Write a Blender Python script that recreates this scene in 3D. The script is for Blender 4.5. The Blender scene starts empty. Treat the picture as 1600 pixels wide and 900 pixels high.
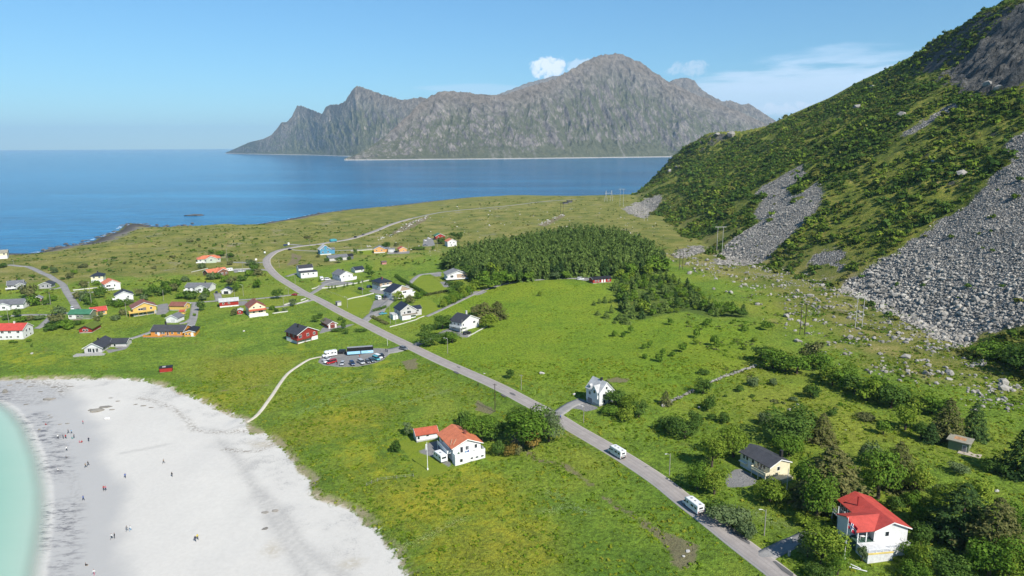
import bpy, bmesh, math, random
import numpy as np
from mathutils import Vector, Matrix
random.seed(7)
RNG = np.random.default_rng(7)
scene = bpy.context.scene
COL = scene.collection
R = math.radians

# ------------------------------------------------------------------ camera
CAM = np.array([0.0, 0.0, 105.0])
F = 1600 * 24.0 / 36.0
PITCH, ROLL = R(11.76), R(0.25)
_f = np.array([0, math.cos(PITCH), -math.sin(PITCH)])
_u0 = np.array([0, math.sin(PITCH), math.cos(PITCH)])
_r0 = np.array([1.0, 0, 0])
RIGHT = _r0 * math.cos(ROLL) - _u0 * math.sin(ROLL)
UP = _u0 * math.cos(ROLL) + _r0 * math.sin(ROLL)
FWD = _f
cam_data = bpy.data.cameras.new('camera')
cam_data.lens = 24.0
cam_data.sensor_width = 36.0
cam_data.clip_start = 1.0
cam_data.clip_end = 150000.0
cam = bpy.data.objects.new('camera', cam_data)
m = Matrix((RIGHT.tolist(), UP.tolist(), (-FWD).tolist())).transposed().to_4x4()
m.translation = CAM.tolist()
cam.matrix_world = m
COL.objects.link(cam)
scene.camera = cam

def ray(px, py):
    u = (px - 800.0) / F
    v = (450.0 - py) / F
    return FWD + RIGHT * u + UP * v

def on_plane(px, py, z=0.0):
    d = ray(px, py)
    t = (z - CAM[2]) / d[2]
    return CAM + d * t

def plane_poly(pts, z=0.0):
    return np.array([on_plane(x, y, z)[:2] for x, y in pts])

# ------------------------------------------------------------------ noise
def _hash(ix, iy, seed):
    h = (ix.astype(np.int64) * 374761393 + iy.astype(np.int64) * 668265263 + seed * 974634777) & 0xFFFFFFFF
    h = ((h ^ (h >> 13)) * 1274126177) & 0xFFFFFFFF
    h = h ^ (h >> 16)
    return (h & 0xFFFFFF).astype(np.float64) / float(0xFFFFFF)

def gnoise(x, y, seed=0):
    x = np.asarray(x, float); y = np.asarray(y, float)
    ix = np.floor(x); iy = np.floor(y)
    fx = x - ix; fy = y - iy
    ux = fx * fx * fx * (fx * (fx * 6 - 15) + 10); uy = fy * fy * fy * (fy * (fy * 6 - 15) + 10)
    def g(dx, dy):
        a = _hash(ix + dx, iy + dy, seed) * 2 * math.pi
        return np.cos(a) * (fx - dx) + np.sin(a) * (fy - dy)
    a = g(0, 0); b = g(1, 0); c = g(0, 1); d = g(1, 1)
    return 1.45 * ((a + (b - a) * ux) * (1 - uy) + (c + (d - c) * ux) * uy)

def fbm(x, y, octv=5, seed=0, gain=0.5, lac=2.03):
    s = 0.0; a = 1.0; t = 0.0
    for i in range(octv):
        s = s + a * gnoise(x, y, seed + i * 17)
        t += a
        x = x * lac + 13.7; y = y * lac - 7.1; a *= gain
    return s / t

def ridged(x, y, octv=5, seed=0, gain=0.5, lac=2.1):
    s = 0.0; a = 1.0; t = 0.0
    for i in range(octv):
        n = 1 - np.abs(gnoise(x, y, seed + i * 31))
        s = s + a * n * n
        t += a
        x = x * lac + 3.1; y = y * lac + 5.7; a *= gain
    return s / t

def sstep(a, b, x):
    t = np.clip((x - a) / (b - a), 0, 1)
    return t * t * (3 - 2 * t)

def in_poly(x, y, P):
    x = np.asarray(x, float); y = np.asarray(y, float)
    ins = np.zeros(x.shape, bool)
    n = len(P)
    for i in range(n):
        x1, y1 = P[i]; x2, y2 = P[(i + 1) % n]
        if y1 == y2: continue
        c = ((y1 > y) != (y2 > y)) & (x < (x2 - x1) * (y - y1) / (y2 - y1) + x1)
        ins ^= c
    return ins

def dist_line(x, y, P, closed=False):
    x = np.asarray(x, float); y = np.asarray(y, float)
    d = np.full(x.shape, 1e18)
    n = len(P)
    for i in range(n if closed else n - 1):
        x1, y1 = P[i]; x2, y2 = P[(i + 1) % n]
        dx, dy = x2 - x1, y2 - y1
        L = dx * dx + dy * dy + 1e-12
        t = np.clip(((x - x1) * dx + (y - y1) * dy) / L, 0, 1)
        d = np.minimum(d, (x - x1 - t * dx) ** 2 + (y - y1 - t * dy) ** 2)
    return np.sqrt(d)

def sdist(x, y, P):
    """signed distance, positive inside"""
    d = dist_line(x, y, P, True)
    return np.where(in_poly(x, y, P), d, -d)

# ------------------------------------------------------------------ coast and relief
outer_px = [(-420, 425), (-300, 412), (-160, 402), (-60, 398), (0, 397), (52, 397), (62, 394), (78, 389), (100, 385), (125, 383),
            (143, 378), (152, 372), (165, 368), (182, 362), (192, 354), (205, 349), (222, 350), (235, 354), (262, 355), (290, 354),
            (330, 352.5), (370, 351.5), (400, 351), (425, 347), (445, 344), (470, 339), (495, 334), (520, 331), (550, 327), (580, 325.5),
            (630, 320), (680, 314), (730, 309), (790, 306), (830, 306), (870, 307), (905, 307.5), (940, 307), (975, 305.5)]
bay_px = [(58, 1000), (72, 900), (79, 850), (84, 800), (82, 760), (70, 710), (50, 664), (30, 640), (12, 628), (-10, 620), (-60, 604), (-140, 590), (-260, 580), (-420, 580)]
outer_w = plane_poly(outer_px)
bay_w = plane_poly(bay_px)
ext1 = np.array([(262, 1475), (330, 1470), (520, 1440), (900, 1330), (1300, 1000), (1300, -400), (-60, -400), (-112, -100), (-122, 60)], float)
LAND = np.vstack([outer_w, ext1, bay_w])
OUTER_LINE = np.vstack([outer_w, ext1[:5]])
BAY_LINE = np.vstack([ext1[-3:], bay_w])

sand_px = [(-420, 588), (-200, 588), (-100, 587), (0, 590), (40, 590), (80, 589), (130, 591), (200, 592), (232, 597), (255, 604), (275, 613), (310, 626),
           (340, 641), (372, 656), (384, 664), (390, 674), (412, 682), (440, 697), (452, 717), (470, 741), (486, 753), (478, 772), (508, 786), (540, 797),
           (562, 812), (582, 832), (600, 852), (618, 872), (630, 892), (648, 925), (690, 1010), (780, 1300), (-400, 1300), (-700, 900)]
SAND = plane_poly(sand_px, 2.0)

# mountain: foot line (y, x) and ridge line (y, x, z); ridge taken from where the skyline stands
FOOT = np.array([(-400, 260), (-100, 240), (150, 228), (258, 207), (330, 214), (434, 217), (568, 178), (700, 186), (850, 200), (1028, 196), (1200, 216), (1350, 246), (1500, 262)], float)
sky_px = [(1600, -12, 840), (1580, 0, 850), (1520, 33, 920), (1450, 75, 1000), (1400, 100, 1050), (1340, 128, 1105), (1300, 150, 1150), (1250, 172, 1195),
          (1200, 195, 1240), (1160, 204, 1265), (1130, 205, 1285), (1108, 207, 1305), (1080, 223, 1330), (1055, 241, 1350), (1035, 263, 1370), (1015, 286, 1392), (1000, 302, 1420)]
_rl = [(-400, 640, 330), (200, 650, 330), (500, 640, 325), (700, 615, 305)]
for px, py, yy in sky_px:
    d = ray(px, py); t = yy / d[1]
    p = CAM + d * t
    _rl.append((yy, p[0], p[2]))
_rl.append((1480, 300, -4)); _rl.append((1700, 300, -6))
RIDGE = np.array(_rl)

def H_raw(x, y, want=False):
    x = np.asarray(x, float); y = np.asarray(y, float)
    ins = in_poly(x, y, LAND)
    dO = dist_line(x, y, OUTER_LINE); dB = dist_line(x, y, BAY_LINE)
    wob = fbm(x / 45, y / 45, 4, 3)
    dOn = np.maximum(dO + np.where(ins, 9, -9) * wob * sstep(0, 12, dO), 0)
    # land rising from the two shores
    beach = 3.0 * (1 - np.exp(-dB / 48.0))
    outer = 4.2 * (1 - np.exp(-dOn / 22.0)) + 1.0 * sstep(0, 60, dO)
    sd_sand = sdist(x, y, SAND) + 2.2 * fbm(x / 14, y / 14, 3, 8)
    dune = 1.5 * sstep(0.5, -4.0, sd_sand) + 2.2 * sstep(0, -120, sd_sand)
    land = np.minimum(outer + 3.0, beach + dune)
    land = np.where(dB > 400, outer + 2.0, land)
    k = 1 - np.exp(-dO / 60.0)
    land = land * (0.25 + 0.75 * k) + 0.0
    xf = np.interp(y, FOOT[:, 0], FOOT[:, 1])
    rise = 7.5 * sstep(-320, 30, x - xf) * sstep(0, 250, dO)
    dome = 4.5 * np.exp(-(((x - 25) / 85) ** 2 + ((y - 470) / 75) ** 2)) - 1.5 * np.exp(-(((x + 10) / 60) ** 2 + ((y - 600) / 60) ** 2))
    far = 5.0 * sstep(900, 1250, y) * sstep(20, 260, dO)
    knoll = np.maximum(0, fbm(x / 38, y / 38, 4, 41)) * 5.0 * sstep(-150, -260, x) * sstep(430, 500, y) * sstep(8, 40, dO)
    grassy = sstep(-1, -8, sd_sand) * sstep(10, 40, dO)
    und = grassy * (0.55 * fbm(x / 26, y / 26, 3, 5) + 0.22 * fbm(x / 6.5, y / 6.5, 2, 6))
    sandrel = sstep(0, 12, sd_sand) * sstep(6, 40, dB) * 0.28 * fbm(x / 22, y / 30, 3, 15)
    z = land + rise + dome + far + knoll + und + sandrel
    # mountain
    xr = np.interp(y, RIDGE[:, 0], RIDGE[:, 1]); zr = np.interp(y, RIDGE[:, 0], RIDGE[:, 2])
    L = np.maximum(xr - xf, 12.0)
    u = (x - xf) / L
    uc = np.clip(u, 0, 1)
    g_lin = 0.86 * uc + 0.14 * uc * uc
    cl = np.exp(-(((y - 800) / 105) ** 2))
    g_cl = np.where(uc < 0.66, uc * 0.90, np.where(uc < 0.78, 0.594 + (uc - 0.66) * 2.6, 0.906 + (uc - 0.78) * 0.4272))
    g = g_lin * (1 - .5 * cl) + g_cl * .5 * cl
    mz = (zr - z) * g
    back = np.maximum(x - xr, 0) * 0.42
    rough = sstep(0.02, 0.25, u) * sstep(1.0, 0.86, uc) + 0.12 * sstep(0.8, 1.0, uc)
    bump = rough * (9.0 * fbm(x / 95, y / 70, 4, 21) + 3.2 * (ridged(x / 34, y / 30, 4, 22) - 0.55) + 0.9 * fbm(x / 7, y / 7, 3, 25))
    cliff = 0.0
    # bluff at the end of the spur
    mnt = np.where(u > 0, mz + bump * np.clip(zr / 120, 0.15, 1) + cliff - back, 0)
    foot_r = sstep(-60, 0, x - xf) * sstep(0.15, 0.0, u) * 0.7 * fbm(x / 9, y / 9, 3, 33)
    z = z + mnt + foot_r
    # sea floor
    floor = np.where(dB < dO, -0.06 * dB - 0.0008 * dB * dB, -0.9 * dO)
    floor = np.maximum(floor, -9.0)
    z = np.where(ins, np.maximum(z, 0.02 + 0.01 * np.minimum(dB, dO)) if False else z, floor)
    if want:
        return z, dict(sd_sand=sd_sand, dO=dO, dB=dB, ins=ins, u=u, xf=xf, cl=cl)
    return z

xs = np.concatenate([np.arange(-1000, -420, 8.0), np.arange(-420, -260, 3.0), np.arange(-260, 420, 1.7), np.arange(420, 700, 2.6), np.arange(700, 1001, 12.0)])
ys = np.concatenate([np.arange(-200, 110, 10.0), np.arange(110, 420, 1.5), np.arange(420, 700, 2.0), np.arange(700, 1100, 3.0), np.arange(1100, 1520, 4.0), np.arange(1520, 1700, 20.0)])
GX, GY = np.meshgrid(xs, ys)
GZ, INFO = H_raw(GX, GY, True)

def _bil(A, x, y):
    x = np.clip(np.asarray(x, float), xs[0], xs[-1] - 1e-6); y = np.clip(np.asarray(y, float), ys[0], ys[-1] - 1e-6)
    i = np.clip(np.searchsorted(xs, x, 'right') - 1, 0, len(xs) - 2); j = np.clip(np.searchsorted(ys, y, 'right') - 1, 0, len(ys) - 2)
    fx = (x - xs[i]) / (xs[i + 1] - xs[i]); fy = (y - ys[j]) / (ys[j + 1] - ys[j])
    return (A[j, i] * (1 - fx) + A[j, i + 1] * fx) * (1 - fy) + (A[j + 1, i] * (1 - fx) + A[j + 1, i + 1] * fx) * fy

def H(x, y):
    return _bil(GZ, x, y)

_T = np.concatenate([np.arange(90, 700, 1.0), np.arange(700, 2200, 2.0)])
def hit(px, py):
    """where the line of sight through a photo pixel meets the terrain"""
    d = ray(px, py)
    P = CAM[None, :] + d[None, :] * _T[:, None]
    h = np.maximum(H(P[:, 0], P[:, 1]), 0.0)
    k = np.argmax(P[:, 2] < h)
    if P[k, 2] >= h[k]: k = len(_T) - 1
    if k == 0: k = 1
    a, b = P[k - 1], P[k]
    da, db = a[2] - h[k - 1], b[2] - h[k]
    t = da / (da - db + 1e-9)
    p = a + (b - a) * min(max(t, 0), 1)
    return np.array([p[0], p[1], float(H(p[0], p[1]))])

def hit_poly(pts):
    return np.array([hit(x, y)[:2] for x, y in pts])

def pxm(p):
    """photo pixels per metre at a point"""
    return F / float(np.dot(np.asarray(p) - CAM, FWD))
# ------------------------------------------------------------------ roads: centre lines, then the ground is levelled under them
ROADS = [  # photo pixels, width in metres, kind
    ([(1450, 1092), (1380, 1035), (1312, 978), (1262, 935), (1215, 895), (1160, 853), (1110, 814), (1072, 784), (1030, 752), (985, 721), (940, 694), (900, 671), (865, 650), (820, 626), (770, 600), (720, 578), (680, 560.5), (640, 541), (600, 522), (560, 501.5), (530, 486), (505, 473), (480, 460.5),
      (455, 446), (437, 434.5), (424, 423), (417, 412), (418.5, 403), (429, 395), (447, 388.5), (472, 384.5), (502, 381), (532, 376.5), (560, 370), (585, 361.5), (612, 350.5), (642, 341.5)], 6.4, 'road'),
    ([(641, 341.8), (682, 333), (722, 328), (762, 324.5), (802, 320.5), (850, 315), (900, 311.5)], 4.6, 'lane'),
    ([(420, 409), (402, 410), (385, 410.5), (357, 409.5)], 3.4, 'lane'),
    ([(424, 423), (405, 421), (385, 422), (366, 424)], 3.6, 'lane'),
    ([(482, 462), (460, 461), (425, 464.5), (390, 467.5), (360, 469.5), (330, 471), (300, 473), (270, 474)], 3.2, 'lane'),
    ([(306, 473), (304, 484), (302, 497), (298, 508), (296, 514)], 4.6, 'lane'),
    ([(301, 497), (292, 503), (280, 506)], 3.0, 'lane'),
    ([(342, 471), (341, 464), (339, 458)], 4.5, 'lane'),
    ([(490, 468), (468, 474), (440, 478.5), (416, 481.5)], 3.2, 'lane'),
    ([(484, 460), (498, 452), (508, 444), (522, 440), (540, 438)], 4.0, 'lane'),
    ([(447, 432), (457, 429), (464, 427)], 3.4, 'lane'),
    ([(568, 503), (578, 494), (592, 484), (604, 475), (612, 468)], 5.0, 'lane'),
    ([(600, 480), (594, 490), (584, 494)], 3.4, 'lane'),
    ([(447, 389), (470, 391.5), (500, 392), (560, 390), (582, 388)], 2.6, 'lane'),
    ([(470, 383.5), (455, 382), (444, 382)], 5.0, 'lane'),
    ([(-40, 415), (0, 414.5), (28, 415), (46, 418), (62, 425), (80, 434), (95, 442), (100, 448), (104, 456), (112, 468), (119, 480), (122, 486)], 4.4, 'lane'),
    ([(99, 447.5), (90, 451), (78, 452)], 3.4, 'lane'),
    ([(-30, 496), (10, 494), (45, 492), (80, 492), (106, 489)], 3.4, 'lane'),
    ([(84, 491), (74, 501), (64, 510), (56, 514)], 3.6, 'lane'),
    ([(110, 458), (122, 456), (142, 457), (160, 456)], 3.4, 'lane'),
    ([(232, 520), (215, 526), (200, 531), (191, 538), (184, 545)], 3.2, 'lane'),
    ([(238, 517), (232, 520)], 2.6, 'lane'),
    ([(666, 495), (690, 484), (715, 472), (745, 458), (770, 449), (800, 441.5), (850, 436.5), (905, 435)], 2.6, 'lane'),
    ([(745, 459), (740, 456)], 6.0, 'lane'),
    ([(630, 455), (652, 432), (668, 428), (690, 426)], 3.4, 'lane'),
    ([(642, 541), (622, 547), (606, 549)], 8.0, 'lane'),
    ([(645, 541), (660, 534), (676, 527), (690, 521), (704, 515)], 4.2, 'lane'),
    ([(866, 651), (878, 641), (893, 632), (906, 627)], 4.6, 'lane'),
    ([(1190, 872), (1215, 858), (1245, 845), (1272, 834), (1296, 826)], 4.2, 'lane'),
    ([(505, 557), (485, 561), (464, 573), (449, 585), (437, 600), (425, 618), (410, 638), (398, 650), (385, 662)], 1.5, 'path'),
]
def catmull(P, step):
    P = np.asarray(P, float)
    Q = np.vstack([2 * P[0] - P[1], P, 2 * P[-1] - P[-2]])
    out = []
    for i in range(1, len(Q) - 2):
        p0, p1, p2, p3 = Q[i - 1], Q[i], Q[i + 1], Q[i + 2]
        n = max(2, int(np.linalg.norm(p2 - p1) / step))
        for t in np.linspace(0, 1, n, endpoint=False):
            out.append(0.5 * ((2 * p1) + (-p0 + p2) * t + (2 * p0 - 5 * p1 + 4 * p2 - p3) * t * t + (-p0 + 3 * p1 - 3 * p2 + p3) * t ** 3))
    out.append(P[-1])
    return np.array(out)
ROAD_LINES = []
for pts, w, kind in ROADS:
    xy = catmull([hit(a, b)[:2] for a, b in pts], 2.5)
    ROAD_LINES.append((xy, w, kind))
_pending = []
for xy, w, kind in ROAD_LINES:
    z = H(xy[:, 0], xy[:, 1])
    k = min(9, len(z) // 2 * 2 - 1)
    if k >= 3: z = np.convolve(np.pad(z, k // 2, 'edge'), np.ones(k) / k, 'valid')
    _pending.append((xy, z, w, kind))
def level(xy, z, half, soft):
    lo = xy.min(0) - half - soft - 2; hi = xy.max(0) + half + soft + 2
    i0, i1 = np.searchsorted(xs, lo[0]), np.searchsorted(xs, hi[0]); j0, j1 = np.searchsorted(ys, lo[1]), np.searchsorted(ys, hi[1])
    sx, sy = GX[j0:j1, i0:i1], GY[j0:j1, i0:i1]
    if sx.size == 0: return
    bd = np.full(sx.shape, 1e18); bz = np.zeros(sx.shape)
    for a in range(len(xy) - 1):
        x1, y1 = xy[a]; dx, dy = xy[a + 1] - xy[a]
        t = np.clip(((sx - x1) * dx + (sy - y1) * dy) / (dx * dx + dy * dy + 1e-9), 0, 1)
        d = (sx - x1 - t * dx) ** 2 + (sy - y1 - t * dy) ** 2
        m_ = d < bd
        bd = np.where(m_, d, bd); bz = np.where(m_, z[a] + (z[a + 1] - z[a]) * t, bz)
    f = sstep(half + soft, half, np.sqrt(bd))
    GZ[j0:j1, i0:i1] = GZ[j0:j1, i0:i1] * (1 - f) + bz * f
for xy, z, w, kind in reversed(_pending):
    level(xy, z, w / 2 + (3.2 if ys[1] else 3.2), 4.0)
# drainage ditch beside the main road
_main = _pending[0][0]
# ------------------------------------------------------------------ node helper
class G:
    def __init__(self, name, world=None):
        if world is not None:
            self.nt = world.node_tree
        else:
            self.mat = bpy.data.materials.new(name); self.mat.use_nodes = True
            self.nt = self.mat.node_tree
        self.nt.nodes.clear()
    def n(self, typ, ins=None, **kw):
        nd = self.nt.nodes.new('ShaderNode' + typ)
        for k, v in kw.items(): setattr(nd, k, v)
        for k, v in (ins or {}).items():
            s = nd.inputs[k]
            self.put(s, v)
        return nd
    def put(self, s, v):
        if v is None: return
        if hasattr(v, 'is_output'):
            self.nt.links.new(v, s)
        elif isinstance(v, tuple) and len(v) == 3 and s.type == 'RGBA':
            s.default_value = (*v, 1)
        else:
            s.default_value = v
    def m(self, op, a, b=None, c=None, clamp=False):
        nd = self.n('Math', operation=op, use_clamp=clamp)
        self.put(nd.inputs[0], a)
        if b is not None: self.put(nd.inputs[1], b)
        if c is not None: self.put(nd.inputs[2], c)
        return nd.outputs[0]
    def mix(self, f, a, b, blend='MIX'):
        nd = self.n('Mix', data_type='RGBA', blend_type=blend)
        self.put(nd.inputs[0], f); self.put(nd.inputs[6], a); self.put(nd.inputs[7], b)
        return nd.outputs[2]
    def noise(self, scale, detail=4, rough=0.55, vec=None, dist=0.0):
        nd = self.n('TexNoise', {'Scale': scale, 'Detail': detail, 'Roughness': rough, 'Distortion': dist})
        if vec is not None: self.put(nd.inputs['Vector'], vec)
        return nd.outputs['Fac']
    def attr(self, name):
        return self.n('Attribute', attribute_name=name).outputs['Fac']
    def ss(self, x, a, b, lo=0.0, hi=1.0):
        nd = self.n('MapRange', {'From Min': a, 'From Max': b, 'To Min': lo, 'To Max': hi}, interpolation_type='SMOOTHSTEP')
        self.put(nd.inputs['Value'], x)
        return nd.outputs[0]
    def ramp(self, f, stops):
        nd = self.n('ValToRGB'); self.put(nd.inputs[0], f)
        cr = nd.color_ramp
        while len(cr.elements) < len(stops): cr.elements.new(0.5)
        for e, (p, c) in zip(cr.elements, stops):
            e.position = p; e.color = (*c, 1)
        return nd.outputs[0]
    def scalev(self, v, s):
        nd = self.n('Mapping'); self.put(nd.inputs['Vector'], v); nd.inputs['Scale'].default_value = s
        return nd.outputs[0]
    def bump(self, h, strength=0.5, dist=0.3, normal=None):
        nd = self.n('Bump', {'Strength': strength, 'Distance': dist, 'Height': h})
        if normal is not None: self.put(nd.inputs['Normal'], normal)
        return nd.outputs[0]
    def out(self, bsdf, vol=None):
        o = self.n('OutputMaterial')
        if bsdf is not None: self.nt.links.new(bsdf, o.inputs['Surface'])
        if vol is not None: self.nt.links.new(vol, o.inputs['Volume'])
        return self.mat
    def bsdf(self, col, rough=0.9, spec=0.2, normal=None, metal=0.0, **kw):
        nd = self.n('BsdfPrincipled', {'Base Color': col, 'Roughness': rough, 'Metallic': metal, 'Specular IOR Level': spec})
        if normal is not None: self.put(nd.inputs['Normal'], normal)
        for k, v in kw.items(): self.put(nd.inputs[k], v)
        return nd.outputs[0]
    def pos(self):
        return self.n('NewGeometry').outputs['Position']
    def obj(self):
        return self.n('TexCoord').outputs['Object']

def mesh_np(name, V, faces_flat, sizes, mats=(), smooth=False, attrs=None, mat_idx=None):
    me = bpy.data.meshes.new(name)
    V = np.asarray(V, np.float32).reshape(-1, 3)
    faces_flat = np.asarray(faces_flat, np.int32).ravel(); sizes = np.asarray(sizes, np.int32)
    me.vertices.add(len(V)); me.vertices.foreach_set('co', V.ravel())
    me.loops.add(len(faces_flat)); me.loops.foreach_set('vertex_index', faces_flat)
    me.polygons.add(len(sizes))
    st = np.zeros(len(sizes), np.int32); st[1:] = np.cumsum(sizes)[:-1]
    me.polygons.foreach_set('loop_start', st)
    if mat_idx is not None: me.polygons.foreach_set('material_index', np.asarray(mat_idx, np.int32))
    for mt in mats: me.materials.append(mt)
    me.update(calc_edges=True)
    me.polygons.foreach_set('use_smooth', np.full(len(sizes), smooth, bool))
    for k, a in (attrs or {}).items():
        at = me.attributes.new(k, 'FLOAT', 'POINT'); at.data.foreach_set('value', np.asarray(a, np.float32).ravel())
    return me

def grid_mesh(name, X, Y, Z, mat, attrs=None):
    h, w = X.shape
    V = np.stack([X, Y, Z], -1).reshape(-1, 3)
    idx = np.arange(h * w).reshape(h, w)
    q = np.stack([idx[:-1, :-1], idx[:-1, 1:], idx[1:, 1:], idx[1:, :-1]], -1).reshape(-1, 4)
    return mesh_np(name, V, q, np.full(len(q), 4), [mat], True, attrs)

def link(name, me, parent=None, **props):
    o = bpy.data.objects.new(name, me); COL.objects.link(o)
    if parent is not None: o.parent = parent
    for k, v in props.items(): o[k] = v
    return o

def structure(name, me): return link(name, me, kind='structure')
def stuff(name, me, label=None, category=None):
    o = link(name, me, kind='stuff')
    if label: o['label'] = label
    if category: o['category'] = category
    return o

# ------------------------------------------------------------------ ground masks
scree_polys = [
    [(1640, 178), (1600, 205), (1570, 225), (1548, 262), (1540, 292), (1505, 326), (1470, 345), (1430, 372), (1392, 398), (1350, 420), (1322, 440), (1310, 455), (1340, 468), (1365, 482), (1400, 497), (1430, 510),
     (1462, 530), (1495, 548), (1515, 540), (1530, 522), (1560, 514), (1600, 508), (1680, 498), (1900, 470), (1900, 100)],
    [(1252, 258), (1225, 272), (1190, 292), (1176, 305), (1192, 312), (1176, 335), (1190, 345), (1160, 362), (1130, 385), (1112, 402), (1122, 413), (1160, 416), (1192, 410), (1215, 388), (1235, 368), (1262, 345), (1284, 318), (1288, 296), (1275, 285), (1255, 300), (1238, 306), (1228, 298), (1262, 268)],
    [(972, 326), (992, 316), (1015, 308), (1031, 303), (1036, 310), (1028, 322), (1014, 336), (1006, 342), (985, 336)],
    [(1252, 412), (1268, 396), (1290, 384), (1318, 380), (1336, 392), (1330, 412), (1318, 432), (1290, 436), (1262, 424)],
    [(1058, 392), (1075, 385), (1098, 384), (1102, 392), (1078, 402), (1050, 404)],
    [(1405, 212), (1440, 190), (1490, 160), (1500, 150), (1508, 158), (1470, 182), (1425, 210)],
]
scree_w = [hit_poly(p) for p in scree_polys]
sd_scree = np.full(GX.shape, -200.0)
_rag = 5.5 * fbm(GX / 17, GY / 17, 4, 96) - 18 * sstep(0.20, 0.42, fbm(GX / 20, GY / 30, 4, 97))
for k_, P in enumerate(scree_w):
    sd_scree = np.maximum(sd_scree, sdist(GX, GY, P) + _rag - (5 if k_ == 3 else 0))
cliff_w = hit_poly([(1640, -20), (1592, 4), (1572, 22), (1545, 52), (1520, 75), (1500, 98), (1470, 112), (1462, 128), (1492, 140), (1500, 152), (1540, 152), (1575, 142), (1600, 136), (1680, 128)])
sd_cliff = sdist(GX, GY, cliff_w) + 10 * fbm(GX / 30, GY / 30, 4, 93)
_cm = sstep(-6, 10, sd_cliff)
GZ += _cm * (13 * (ridged(GX / 34, GY / 26, 5, 94) - 0.6) + 4.0 * np.round(2.2 * fbm(GX / 26, GY / 34, 3, 95)))
def sd_of(polys):
    s = np.full(GX.shape, -200.0)
    for p in polys: s = np.maximum(s, sdist(GX, GY, hit_poly(p)))
    return s
yellow_px = [[(265, 590), (300, 600), (400, 595), (395, 625), (350, 640), (300, 625)], [(0, 540), (60, 545), (130, 560), (120, 575), (0, 572)], [(520, 625), (560, 632), (585, 650), (560, 665), (505, 665), (440, 690), (470, 660), (500, 640)],
             [(500, 690), (600, 655), (640, 690), (560, 770), (530, 760), (520, 720)], [(640, 735), (760, 720), (860, 800), (860, 900), (640, 900), (560, 790)], [(545, 560), (600, 545), (640, 580), (600, 610), (520, 600)], [(452, 530), (480, 545), (520, 545), (500, 560), (450, 545)],
             [(455, 488), (475, 483), (480, 490), (460, 500)], [(590, 710), (640, 690), (650, 745), (560, 770)]]
lawn_px = [[(622, 690), (640, 682), (690, 690), (700, 735), (660, 748)], [(752, 712), (770, 690), (815, 690), (800, 715), (765, 722)], [(515, 462), (540, 452), (580, 466), (585, 480), (555, 492), (525, 475)], [(636, 432), (672, 431), (700, 450), (668, 462)],
           [(645, 470), (672, 468), (690, 482), (650, 502)], [(455, 525), (480, 542), (448, 545)], [(487, 440), (520, 430), (535, 420), (560, 430), (540, 440), (500, 452)], [(1335, 815), (1320, 870), (1370, 885), (1400, 880)], [(560, 387), (584, 392), (580, 398), (560, 397)], [(430, 425), (455, 432), (500, 420), (460, 420), (440, 430)]]
dirt_px = [[(1050, 845), (1075, 850), (1085, 870), (1070, 882), (1040, 862)], [(1000, 808), (1040, 830), (1050, 850), (1042, 850), (1012, 822)], [(625, 565), (650, 560), (655, 575), (635, 580)], [(742, 622), (772, 638), (770, 650), (742, 640)], [(950, 588), (985, 592), (975, 600), (950, 597)], [(455, 395), (472, 400), (466, 412), (448, 415), (440, 425), (455, 405)],
           [(790, 672), (812, 700), (830, 715), (838, 712), (815, 690), (800, 672)], [(838, 714), (880, 722), (905, 738), (925, 755), (922, 760), (900, 742), (870, 726), (838, 720)], [(940, 770), (985, 795), (1020, 825), (1014, 830), (980, 802), (938, 775)], [(600, 372), (640, 347), (672, 336), (665, 345), (640, 358)], [(838, 352), (880, 334), (884, 337), (852, 354)]]
forest_px = [(690, 416), (716, 402), (765, 390), (850, 374), (905, 367), (960, 371), (1010, 390), (1036, 406), (1042, 424), (1000, 434), (960, 431), (900, 434), (850, 437), (800, 442), (748, 446), (715, 428)]
grove_px = [(958, 452), (970, 436), (1000, 428), (1050, 436), (1085, 452), (1110, 470), (1165, 488), (1168, 496), (1100, 494), (1072, 486), (1045, 490), (1000, 500), (972, 494)]
gravel_px = [[(497, 566), (501, 558), (512, 552), (530, 549), (560, 546), (590, 544), (606, 545), (614, 545), (612, 551), (604, 557), (598, 563), (580, 569), (558, 573), (530, 573.5), (508, 571)],
             [(868, 640), (885, 630), (905, 622), (914, 625), (917, 629), (936, 637), (930, 640), (916, 643), (905, 639), (885, 638), (870, 643)], [(1133, 748), (1137, 740), (1150, 733), (1158, 732), (1176, 742), (1184, 752), (1178, 758), (1158, 761), (1138, 762), (1133, 755)],
             [(650, 706), (664, 702), (668, 692), (690, 688), (692, 700), (706, 728), (698, 730), (684, 716), (664, 710)], [(246, 476), (262, 474), (264, 486), (258, 491), (244, 492), (246, 484)], [(270, 474), (290, 472), (292, 476), (268, 478)],
             [(366, 426), (364, 421), (392, 420), (388, 424)], [(500, 442), (516, 436), (534, 439), (556, 442), (536, 445), (512, 447)], [(576, 455), (590, 447), (596, 454), (612, 458), (598, 460), (584, 458)], [(584, 470), (598, 466), (612, 466), (616, 470), (606, 480), (588, 490), (576, 492)], [(372, 471), (386, 470), (388, 476), (372, 478)], [(183, 546), (192, 536), (200, 534), (202, 540), (196, 546), (170, 552), (164, 546)],
             [(504, 512), (516, 510), (545, 507), (556, 506), (540, 512), (512, 518), (498, 522)], [(672, 428), (688, 424), (690, 432), (680, 432)], [(660, 385), (662, 374), (676, 372), (680, 384)], [(687, 440), (698, 440), (704, 448), (694, 449)], [(690, 517), (706, 512), (722, 520), (738, 522), (732, 528), (704, 524)], [(746, 455), (762, 455), (752, 460), (742, 462)], [(896, 436), (914, 433), (928, 436), (915, 439)], [(604, 395), (640, 392), (640, 396), (606, 397)]]
sd_gravel = sd_of(gravel_px)
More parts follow.
